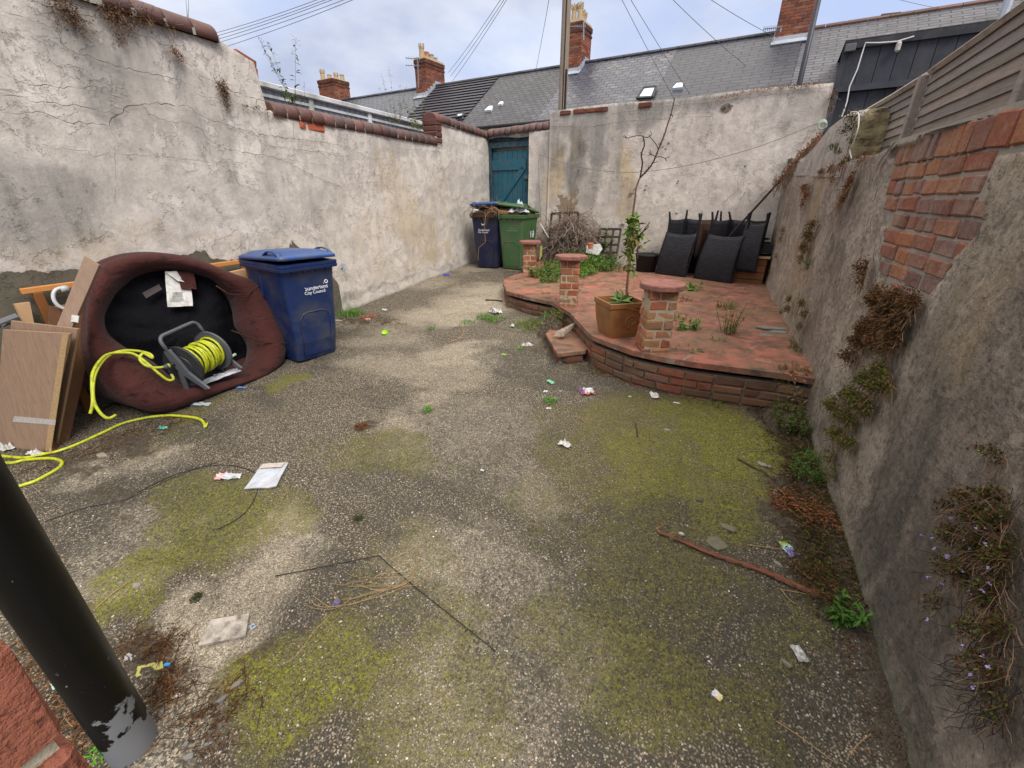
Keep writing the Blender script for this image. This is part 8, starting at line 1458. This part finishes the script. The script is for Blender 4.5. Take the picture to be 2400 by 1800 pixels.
# ================================================================== NEAR CAMERA: DOWNPIPE AND BRICK DOOR JAMB
m = NM('peeling black paint'); zz = m.sep(m.P)[2]; n1 = m.noise(16, 6, .6); n2 = m.noise(5, 5, .6); sx_s = m.sep(m.P); f = m.ramp(m.math('ADD', m.math('ADD', m.math('MULTIPLY', n1, .35), m.math('MULTIPLY', n2, .35)), m.math('ADD', m.math('MULTIPLY', zz, -.50), m.math('MULTIPLY', m.math('ADD', sx_s[0], 1.48), 1.6))), [(.335, 0.), (.345, 1.)]); n3 = m.noise(60, 3, .6)
f = m.math('MAXIMUM', f, m.ramp(n3, [(.715, 0.), (.72, .8)])); c = m.mix(f, (.0015, .0015, .0018), m.mix(n2, (.13, .135, .145), (.19, .195, .205))); m.bump(m.math('MULTIPLY', f, -1.), .0015); m.bump(n2, .002); M_PIPE = m.fin(c, m.math('ADD', .38, m.math('MULTIPLY', f, .3)), spec=.4)
dp = Vector((-1.48, .225, 0)); dpt = thing('downpipe', 'thick black drainpipe with peeling paint at the lower left', 'drainpipe', dp); mb = MB(dp); zs = [-.06+.08*k for k in range(52)]; mb.tube([dp+Vector((0, 0, z)) for z in zs], .066, 40); mb.build('pipe', M_PIPE, dpt, True)
d2 = Vector((-1.68, .05, 0)); dp2 = thing('waste_pipe', 'thin black waste pipe and gully behind the thick drainpipe', 'drainpipe', d2); mb = MB(d2); mb.tube([d2+Vector((0, 0, .02)), d2+Vector((0, 0, 3))], .022, 14); mb.build('pipe', M_CBL, dp2, True); mb = MB(d2); mb.tube(spl([Vector((-1.66, .0, .10)), Vector((-1.60, .03, .08)), Vector((-1.545, .06, .045)), Vector((-1.52, .08, .02))], 4), .035, 12, (3, 3, 3.2)); mb.build('gully_bend', M_CBL, dp2, True)
c = G(128, 1610, .01); mb = MB(c); q = [G(x, y, .02) for x, y in ((118, 1604), (128, 1600), (136, 1612), (124, 1618))]; mb.slab(q, .002); tag(mb.build('wrapper_corner', simple('yellow and blue print', (.35, .55, .45), .5)), 'scrap of yellow and blue wrapper behind the thick drainpipe', 'wrapper')
JX = -.255; jb = thing('brick_door_jamb', 'close red brick jamb with pale frame at the bottom left corner', 'wall', (JX, 0, 0)); mb = MB(jb.location); e = X(160, 1713, JX); zj = e.z-.006; mm = NM('red facing brick'); n2 = mm.noise(40, 6, .7); n3 = mm.noise(260, 3, .6); cc_ = mm.mix(1., mm.mix(n2, (.17, .058, .035), (.31, .12, .075)), mm.attr('tint'), 'MULTIPLY'); cc_ = mm.mix(mm.ramp(mm.noise(140, 4, .7), [(.36, .8), (.46, 0.)]), cc_, (.1, .035, .025)); mm.bump(n2, .004); mm.bump(mm.noise(140, 4, .7), .003); mm.bump(n3, .001); M_FACE = mm.fin(cc_, .9, spec=.2)
for k in range(-22, 26):
    z = zj+.075*k
    if z > 2.2 or z < .02: continue
    mb.box((JX-.10, -.052, z+.0375), (.20, .150, .0655), None, tv(.85, 1.1), .0012, .0035)
mb.build('brickwork', M_FACE, jb); mb = MB(jb.location); mb.box((JX-.105, -.054, 1.1), (.20, .145, 2.2), None, (1.3, 1.25, 1.1)); mb.build('mortar', M_MORT, jb); mb = MB(jb.location); mb.box((JX-.10, -.165, 1.1), (.205, .07, 2.2), None, (.9, .9, .88), 0, .004); mb.build('door_frame', M_PVC, jb)
